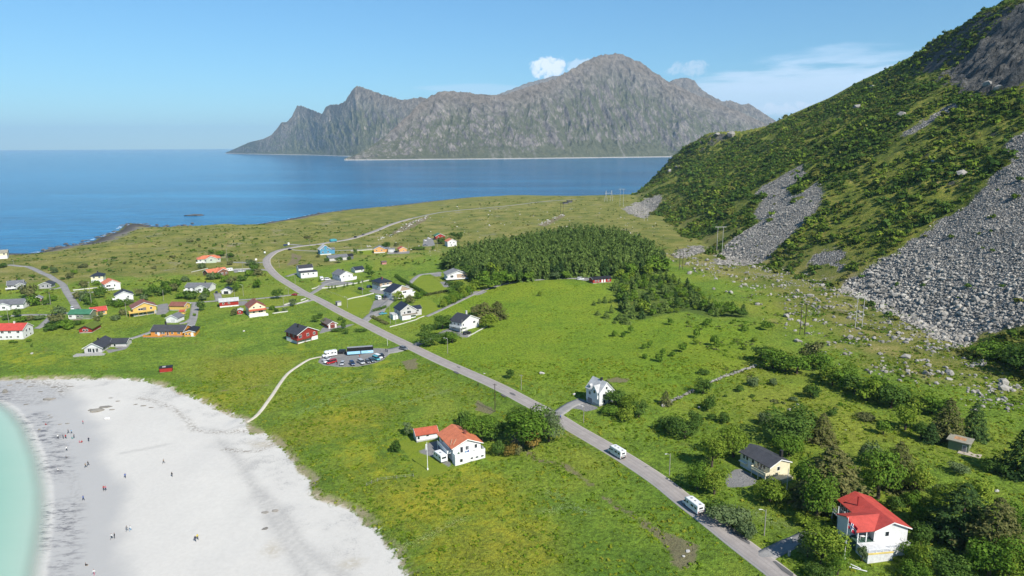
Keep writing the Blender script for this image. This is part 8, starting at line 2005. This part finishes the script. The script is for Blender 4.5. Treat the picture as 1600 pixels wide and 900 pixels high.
pole(380.5, 463, 18, M_GREYWOOD, 'pale lamp post in the grass between small garage and main road', 'street_lamp', 'lamp', lamp=-1); pole(355.3, 409, 21, M_GREYWOOD, 'pale pole right of the pale house with orange roof'); pole(379.5, 425.5, 15, M_GREYWOOD, 'pale pole at the white car on the brick house yard')
pole(144, 482, 42, M_GREYWOOD, 'tall pale pole in front of the houses at the left', arm=True); pole(79.3, 476.5, 20, M_GREYWOOD, 'pale pole in the grass right of the faded red shed'); pole(198, 495, 23, M_GREYWOOD, 'pale pole on the lawn left of the large yellow house'); pole(14.5, 508, 26, M_GREYWOOD, 'pale pole behind the big white house with red roof', arm=True)
pole(683.3, 386.3, 20, M_GREYWOOD, 'pale pole left of the white house with orange roof at the wood'); pole(673.5, 382, 17, M_GREYWOOD, 'pale pole in the yard with the parked cars above the wood'); pole(638.5, 389, 9, M_GREYWOOD, 'short pale pole right of the small orange garage'); pole(564.5, 390, 11, M_GREYWOOD, 'pale pole on the upper lane left of the yellow orange house')
pole(911.8, 660.3, 26, M_GREYWOOD, 'slim street lamp in the verge below the steep roofed house', 'street_lamp', 'lamp', lamp=-1); pole(1045.8, 743, 33, M_GREYWOOD, 'slim street lamp in the grass between the two driving motorhomes', 'street_lamp', 'lamp', lamp=-1); pole(1194, 836.5, 38, M_GREYWOOD, 'street lamp with white head in the flowery verge below the cream house', 'street_lamp', 'lamp', lamp=-1, rad=.15)
pole(256, 471, 18, M_GREYWOOD, 'thin pole in the bushes behind the yellow garage') ; pole(366.5, 464, 11, M_GREYWOOD, 'short pole right of the small white garage'); pole(605.5, 540, 11, M_TRIM, 'white post at the mouth of the car park', 'post', 'post', rad=.08)
pole(82, 440, 11, M_GREYWOOD, 'small lamp post at the upper part of the left lane', 'street_lamp', 'lamp', lamp=-1); pole(106, 448, 7, M_GREYWOOD, 'short post at the fork of the left lane', 'post', 'post', rad=.08); pole(484.5, 384, 9, M_GREYWOOD, 'lamp post at the junction behind the road bend', 'street_lamp', 'lamp', lamp=-1); pole(22, 415, 8, M_GREYWOOD, 'lamp post at the far end of the left lane', 'street_lamp', 'lamp', lamp=-1)
for x, y, h, lab in ((1235.8, 848, 8, 'left stone gate post of the entrance drive'), (1232.8, 868.5, 8, 'right stone gate post of the entrance drive')):
    p = hit(x, y); o = thing('gate_post', p, .3, lab, 'gate post'); mb = MB(); mb.box(-.22, .22, -.22, .22, -.4, 1.25); mb.build('shaft', M_CONC, o); mb = MB(); mb.prism([(-.3, 1.25), (.3, 1.25), (0, 1.5)], 'x', -.3, .3); mb.build('cap', M_CONC, o)
# H-frame pylons
def hframe(base, topy, label, mat, cross=True, over=1.6, bar=True):
    (x1, y1), (x2, y2) = base
    y1 = y2 = max(y1, y2)
    p, q = hit(x1, y1), hit(x2, y2)
    h = (topz(p, y1 - topy) + topz(q, y2 - topy)) / 2; zt = (p[2] + q[2]) / 2 + h
    o = thing('pylon', ((p[0] + q[0]) / 2, (p[1] + q[1]) / 2, min(p[2], q[2])), math.atan2(q[1] - p[1], q[0] - p[0]), label, 'pylon')
    d = math.hypot(q[0] - p[0], q[1] - p[1]); over = d * .5; zb = min(p[2], q[2])
    for x, z in ((-d / 2, p[2]), (d / 2, q[2])):
        mb = MB(); mb.tube([(x, 0, z - zb - .8), (x, 0, zt - zb)], [.2, .16], 8); mb.build('leg', mat, o)
    if bar:
        mb = MB(); mb.box(-d / 2 - over, d / 2 + over, -.16, .16, zt - zb - .5, zt - zb - .1); mb.build('crossarm', mat, o)
        for x in (-d / 2 - over + .3, 0, d / 2 + over - .3):
            mb = MB(); mb.tube([(x, 0, zt - zb - .5), (x, 0, zt - zb - 1.6)], .07, 6); mb.build('insulator', M_GLASS, o)
    return o
M_PYL = paint('pale_pylon', (.40, .39, .36), .8, .2)
hframe(((1119.5, 398), (1128, 394)), 354.5, 'pale two legged pylon at the middle scree', M_PYL); hframe(((1336, 512), (1346.5, 505)), 463, 'pale two legged pylon among the boulders below the big scree', M_PYL)
hframe(((1006.5, 345), (1011.8, 341.5)), 310, 'pale two legged pylon in front of the small far scree', M_PYL); hframe(((968.5, 322.5), (973.8, 319)), 295.5, 'pale two legged pylon above the far end of the wood', M_PYL)
hframe(((1249.5, 523), (1256.8, 514)), 474.5, 'pair of dark poles standing among the boulders', M_DARKWOOD, bar=False); hframe(((1061.5, 421), (1066.5, 419)), 393, 'pair of dark poles at the corner of the lower conifer stand', M_DARKWOOD, bar=False)
hframe(((875.8, 335), (880, 334)), 317, 'dark timber mast on the far heath', M_DARKWOOD, over=.8)
p = hit(951, 314.5); hh = topz(p, 17); o = thing('pylon', p, 0.1, 'farthest pale pylon of splayed legs against the sea', 'pylon')
for x in (-4.5, 4.5):
    for s in (-1, 1): mb = MB(); mb.tube([(x + s * 2.2, 0, -.5), (x, 0, hh)], [.3, .22], 6); mb.build('leg', M_PYL, o)
mb = MB(); mb.box(-6, 6, -.2, .2, hh * .72, hh * .72 + .4); mb.build('crossarm', M_PYL, o)
# road signs
def sign(px, py, hpx, w, hboard, mat, label, two=False, face=0.0):
    p = hit(px, py); h = topz(p, hpx); o = thing('road_sign', p, face, label, 'sign')
    for x in ((-w * .35, w * .35) if two else (0,)): mb = MB(); mb.tube([(x, 0, -.4), (x, 0, h)], .06, 6); mb.build('post', M_STEEL, o)
    mb = MB(); mb.box(-w / 2, w / 2, -.12, -.06, h - hboard, h); mb.build('board', mat, o)
sign(446.5, 389, 7.5, 4.2, 1.6, C_blue, 'dark blue board on two posts behind the road bend', True, .5); sign(451.5, 388, 9, 1.6, 2.2, M_TRIM, 'white sign right of the dark blue board', False, .3); sign(414.5, 404, 11, 1.4, 1.4, M_TRIM, 'white sign at the junction on the left of the road bend', False, .3); sign(400.5, 409.5, 5.5, 1.6, 1.4, M_TRIM, 'low white sign on the lane left of the road bend', False, .3)
# flag poles
def flagpole(px, py, hpx, label, flag=None, name='flagpole'):
    p = hit(px, py); h = topz(p, hpx); o = thing(name, p, R(200), label, 'flagpole')
    mb = MB(); mb.tube([(0, 0, -.5), (0, 0, h)], [.11, .06], 10); mb.tube([(0, 0, h), (0, 0, h + .18)], [.09, .05], 8); mb.build('pole', M_TRIM, o)
    mb = MB(); mb.box(-.2, .2, -.2, .2, -.5, .55); mb.build('foot', M_TRIM, o)
    return o, h, p
flagpole(668.3, 734, 41, 'white flagpole with a short pennant on the mown lawn by the caravan')
p = hit(668.3, 734); hA = topz(p, 41)
def hang_flag(loc, rz, w, hgt, mats, label, name, cat, parts):
    """cloth hanging in folds; parts = list of (u0,u1,v0,v1,material,name)"""
    o = thing(name, loc, rz, label, cat)
    def pt(u, v, off):
        return (.09 + u * w * (.55 + .25 * v) , .16 * math.sin(u * 9 + v * 2.5) * (.3 + u) + off, -(1 - v) * hgt - u * (1 - .25) * w * .75)
    for u0, u1, v0, v1, mt, nm in parts:
        N = 8; mb = MB(); V = []; Fs = []
        for side, off in ((0, -.012), (1, .012)):
            for i in range(N + 1):
                for j in range(N + 1): V.append(pt(u0 + (u1 - u0) * i / N, v0 + (v1 - v0) * j / N, off))
        q = (N + 1) * (N + 1)
        for i in range(N):
            for j in range(N):
                a = i * (N + 1) + j; Fs.append((a, a + 1, a + N + 2, a + N + 1)); Fs.append((q + a, q + a + N + 1, q + a + N + 2, q + a + 1))
        ring = [i * (N + 1) for i in range(N + 1)] + [N * (N + 1) + j for j in range(1, N + 1)] + [i * (N + 1) + N for i in range(N - 1, -1, -1)] + [j for j in range(N - 1, 0, -1)]
        for a, b in zip(ring, ring[1:] + ring[:1]): Fs.append((a, b, q + b, q + a))
        mb.add(V, Fs); mb.build(nm, mt, o, True)
    return o
FR = cloth('flag_red', (.36, .012, .035)); FW = cloth('flag_white', (.68, .68, .68)); FB = cloth('flag_blue', (.008, .022, .12))
hang_flag((p[0], p[1], p[2] + hA - .4), R(170), .6, 2.0, None, 'narrow pennant hanging at the top of the flagpole on the mown lawn', 'pennant', 'flag', [(0, .9, 0, 1, FW, 'cloth')])
o_, hB, pB = flagpole(1319, 874, 61, 'tall white flagpole in front of the red roofed house')
fl = [(0, .29, .63, 1, FR, 'red_field'), (0, .29, 0, .37, FR, 'red_field'), (.55, 1, .63, 1, FR, 'red_field'), (.55, 1, 0, .37, FR, 'red_field'),
      (0, .29, .37, .44, FW, 'white_stripe'), (0, .29, .56, .63, FW, 'white_stripe'), (.55, 1, .37, .44, FW, 'white_stripe'), (.55, 1, .56, .63, FW, 'white_stripe'), (.29, .36, 0, .44, FW, 'white_stripe'), (.29, .36, .56, 1, FW, 'white_stripe'), (.48, .55, 0, .44, FW, 'white_stripe'), (.48, .55, .56, 1, FW, 'white_stripe'),
      (0, .36, .44, .56, FB, 'blue_cross'), (.48, 1, .44, .56, FB, 'blue_cross'), (.36, .48, 0, 1, FB, 'blue_cross')]
hang_flag((pB[0], pB[1], pB[2] + hB - .5), R(-25), 2.6, 1.9, None, 'red flag with blue and white cross hanging limp before the red roofed house', 'flag', 'flag', fl)
flagpole(1229.3, 765, 31, 'white flagpole beside the gable of the cream house')

# ------------------------------------------------------------------ fences and walls
def wall_line(pts, h, t, mat, label, name='fence', cat='fence', lumpy=0.0, step=2.0):
    xy = catmull([hit(a, b)[:2] for a, b in pts], step)
    z = H(xy[:, 0], xy[:, 1]); tt = np.gradient(xy, axis=0); tt /= np.linalg.norm(tt, axis=1)[:, None] + 1e-9; nr = np.stack([-tt[:, 1], tt[:, 0]], 1) * t / 2
    rg = np.random.default_rng(len(label)); secs = []
    for i in range(len(xy)):
        e = rg.uniform(-1, 1, 4) * lumpy
        a, b = xy[i] - nr[i] * (1 + e[0]), xy[i] + nr[i] * (1 + e[1]); hh = h * (1 + e[2])
        secs.append([(a[0], a[1], z[i] - .4), (a[0] + nr[i][0] * .15, a[1] + nr[i][1] * .15, z[i] + hh), (b[0] - nr[i][0] * .15, b[1] - nr[i][1] * .15, z[i] + hh * (1 + e[3] * .5)), (b[0], b[1], z[i] - .4)])
    mb = MB(); mb.add(*loft(secs)); return tag(mb.build(name, mat), label, cat)
M_WALLST = stone_mat('wall_stone', (.16, .15, .13), (.29, .275, .245), (.43, .40, .36))
M_FW = paint('fence_white', (.50, .49, .46))
W_ = lambda pts, lab, h=.9: wall_line(pts, h * .75, .12, M_FW, lab)
def stone_wall(pts, label, n):
    """dry stone wall: a lumpy bank with single stones set in its sides and top, one mesh"""
    xy = catmull([hit(a, b)[:2] for a, b in pts], 1.0); rg = np.random.default_rng(n)
    Vs, Fs, b = [], [], 0
    for i in range(len(xy)):
        for k in range(5):
            V, Fc = ROCKP[rg.integers(0, 14)]; s = rg.uniform(.28, .55)
            x, y = xy[i] + rg.uniform(-.5, .5, 2); z = float(H(x, y)) + rg.uniform(.0, .85)
            Vs.append(V * s + np.array([x, y, z])); Fs.append(Fc + b); b += len(V)
    return tag(link('stone_wall', mesh_np('stone_wall', np.vstack(Vs), np.vstack(Fs), np.full(sum(map(len, Fs)), 3), [M_WALLST])), label, 'wall')
stone_wall([(1110, 598.5), (1130, 590), (1152, 583), (1180, 572.5)], 'long straight dry stone wall in the green field', 1); stone_wall([(1036, 635), (1048, 628), (1060, 622)], 'lower left piece of the dry stone wall beside the small conifer', 2); stone_wall([(1060, 624), (1070, 618), (1082, 611)], 'middle piece of the dry stone wall left of the round tree', 3)
W_([(609, 511.5), (630, 506), (650, 500), (663, 494.5)], 'white wall along the narrow lane beside the steep navy roofed house', .7); W_([(731, 526.5), (745, 519), (760, 511)], 'white wall below the white house with charcoal roof', .8)
W_([(503, 451), (514, 450), (535, 447), (560, 442.5), (581, 437.5)], 'long white fence along the paved yard', 1.0); W_([(487, 452), (493, 450.5), (499, 447)], 'short white wall at the drive mouth of the paved yard', .9); W_([(517, 455), (535, 453.5), (558, 453.5)], 'low pale wall behind the gardens of the tan gabled house', .4) if False else None
W_([(543, 468.5), (555, 465.5), (570, 462.5), (584, 459)], 'white fence across the lawns below the tan gabled house', .9); W_([(470, 470), (478, 467)], 'upper white fence where the cream house drive meets the main road', 1.0); W_([(464, 475.5), (474, 472.5), (482, 469.5)], 'lower white fence where the cream house drive meets the main road', 1.0); W_([(444, 477.5), (455, 474)], 'white garden gate fence beside the grey tree', 1.2); W_([(426, 490.5), (438, 488.5), (450, 487)], 'short white fence in the garden right of the cream house', .8)
W_([(114, 454), (125, 453), (140, 451.5), (152, 450)], 'white fence behind the tall pale pole', .9); W_([(116, 456), (122, 463), (126, 471)], 'white fence running down beside the left lane', .9); W_([(299, 425.5), (312, 422.5), (325, 419.5)], 'pale fence left of the brown brick house', .6); W_([(366, 421), (380, 420.5), (392, 420)], 'pale wall behind the cars of the brick house yard', .6); W_([(66, 476), (79, 475)], 'short white fence at the foot of the pole near the faded red shed', .6)
W_([(548, 392.5), (566, 391.5), (582, 390.5)], 'white fence on the upper lane left of the yellow orange house', .8)
M_FENCE = M_GREYWOOD
def post_fence(pts, label, sp=3.0):
    xy = catmull([hit(a, b)[:2] for a, b in pts], sp); o = thing('fence', (xy[0][0], xy[0][1], float(H(*xy[0]))), 0, label, 'fence'); b = Vector(o.location)
    rails = MB()
    for i, (x, y) in enumerate(xy):
        z = float(H(x, y)); mb = MB(); q = Vector((x, y, z)) - b; mb.tube([(q.x, q.y, q.z - .3), (q.x, q.y, q.z + 1.1)], .06, 5); mb.build('post', M_FENCE, o)
    P3 = [(x - b.x, y - b.y, float(H(x, y)) - b.z) for x, y in xy]
    for hgt in (.45, .95): rails.tube([(a, c, d + hgt) for a, c, d in P3], .02, 4)
    rails.build('wire', M_STEEL, o)
post_fence([(573, 760), (590, 752), (620, 748), (646, 745)], 'thin post and wire fence below the mown lawn'); post_fence([(510, 455), (528, 462), (541, 468)], 'thin dark fence across the lawn above the bus shelter')
# odds and ends
def crate(px, py, sz, rz, mat, label, name, cat):
    o = thing(name, at(px, py, 0), rz, label, cat); mb = MB(); mb.box(-sz, sz, -sz * .6, sz * .6, 0, sz * .8); mb.build('box', mat, o); mb = MB(); mb.box(-sz * 1.05, sz * 1.05, -sz * .66, sz * .66, sz * .8, sz * .95); mb.build('lid', mat, o)
crate(121.8, 484, .7, .3, M_BLACK, 'black bin at the lower end of the left lane', 'waste_bin', 'bin'); crate(539.5, 425, .6, .3, M_TRIM, 'white box behind the slate roofed house', 'storage_box', 'box') if False else None
def shed_far(px, py, label):
    o = thing('machine_shed', at(px, py, 0), .3, label, 'shed'); volume(o, -4, 4, -2, 2, -.5, 2.4, 'x', 20, W_dgrey, RF_bk); put(o, 'f', .5, 1.2, 1.6, 1.6, (-4, 4, -2, 2), M_TRIM, M_BLACK, 'door', 'door_leaf', False)
shed_far(890, 316.3, 'right one of two dark low sheds far away on the heath'); shed_far(883.5, 318.6, 'left one of two dark low sheds far away on the heath')
# terrace furniture of the two near houses
def chair_at(par_o, x, y, z, rz, mat, label, blue=False):
    w = Matrix.Translation(par_o.location) @ Matrix.Rotation(par_o.rotation_euler.z, 4, 'Z') @ Vector((x, y, z))
    o = thing('chair', w, par_o.rotation_euler.z + rz, label, 'chair')
    mb = MB(); mb.box(-.26, .26, -.26, .26, .40, .46); mb.build('seat', mat, o); mb = MB(); mb.box(-.26, .26, .22, .27, .46, .95); mb.build('backrest', mat, o)
    for sx in (-.23, .23):
        for sy in (-.23, .23): mb = MB(); mb.box(sx - .025, sx + .025, sy - .025, sy + .025, 0, .40); mb.build('leg', mat, o)
def table_at(par_o, x, y, z, mat, label):
    w = Matrix.Translation(par_o.location) @ Matrix.Rotation(par_o.rotation_euler.z, 4, 'Z') @ Vector((x, y, z))
    o = thing('table', w, par_o.rotation_euler.z, label, 'table'); mb = MB(); mb.box(-.8, .8, -.45, .45, .68, .74); mb.build('tabletop', mat, o)
    for sx in (-.7, .7):
        for sy in (-.38, .38): mb = MB(); mb.box(sx - .03, sx + .03, sy - .03, sy + .03, 0, .68); mb.build('leg', mat, o)
for i, (x, rz, c, nm) in enumerate(((1.6, .3, CL['green'], 'green'), (4.0, 2.6, CL['lblue'], 'light blue'), (4.9, .2, CL['blue'], 'dark blue'), (6.3, 3.0, CL['white'], 'white'))):
    chair_at(orange_o, x, 1.3 + .2 * (i % 2), 2.5, rz, c, nm + ' chair on the front terrace of the orange roofed house')
table_at(orange_o, 7.6, 1.3, 2.5, M_TRIM, 'white table at the right end of the terrace of the orange roofed house')
table_at(red_o, -2.2, 1.5, 2.2, M_TRIM, 'white table in the open porch of the red roofed house')
for x, rz, nm in ((-3.3, 1.5, 'left'), (-1.0, -1.5, 'right')): chair_at(red_o, x, 1.6, 2.2, rz, M_TRIM, nm + ' white chair at the porch table of the red roofed house')
for i, (a, b, e, lab) in enumerate(((1333, 884, .9, 'upper pale board lying on the grass right of the flagpole foot'), (1341, 890, .5, 'lower pale board lying on the grass right of the flagpole foot'))):
    p = hit(a, b); o = thing('board', (p[0], p[1], p[2] + .1), -e, lab, 'board'); mb = MB(); mb.box(-1.8, 1.8, -.14, .14, 0, .06); mb.build('plank', M_TRIM, o)

scene.render.film_transparent = False
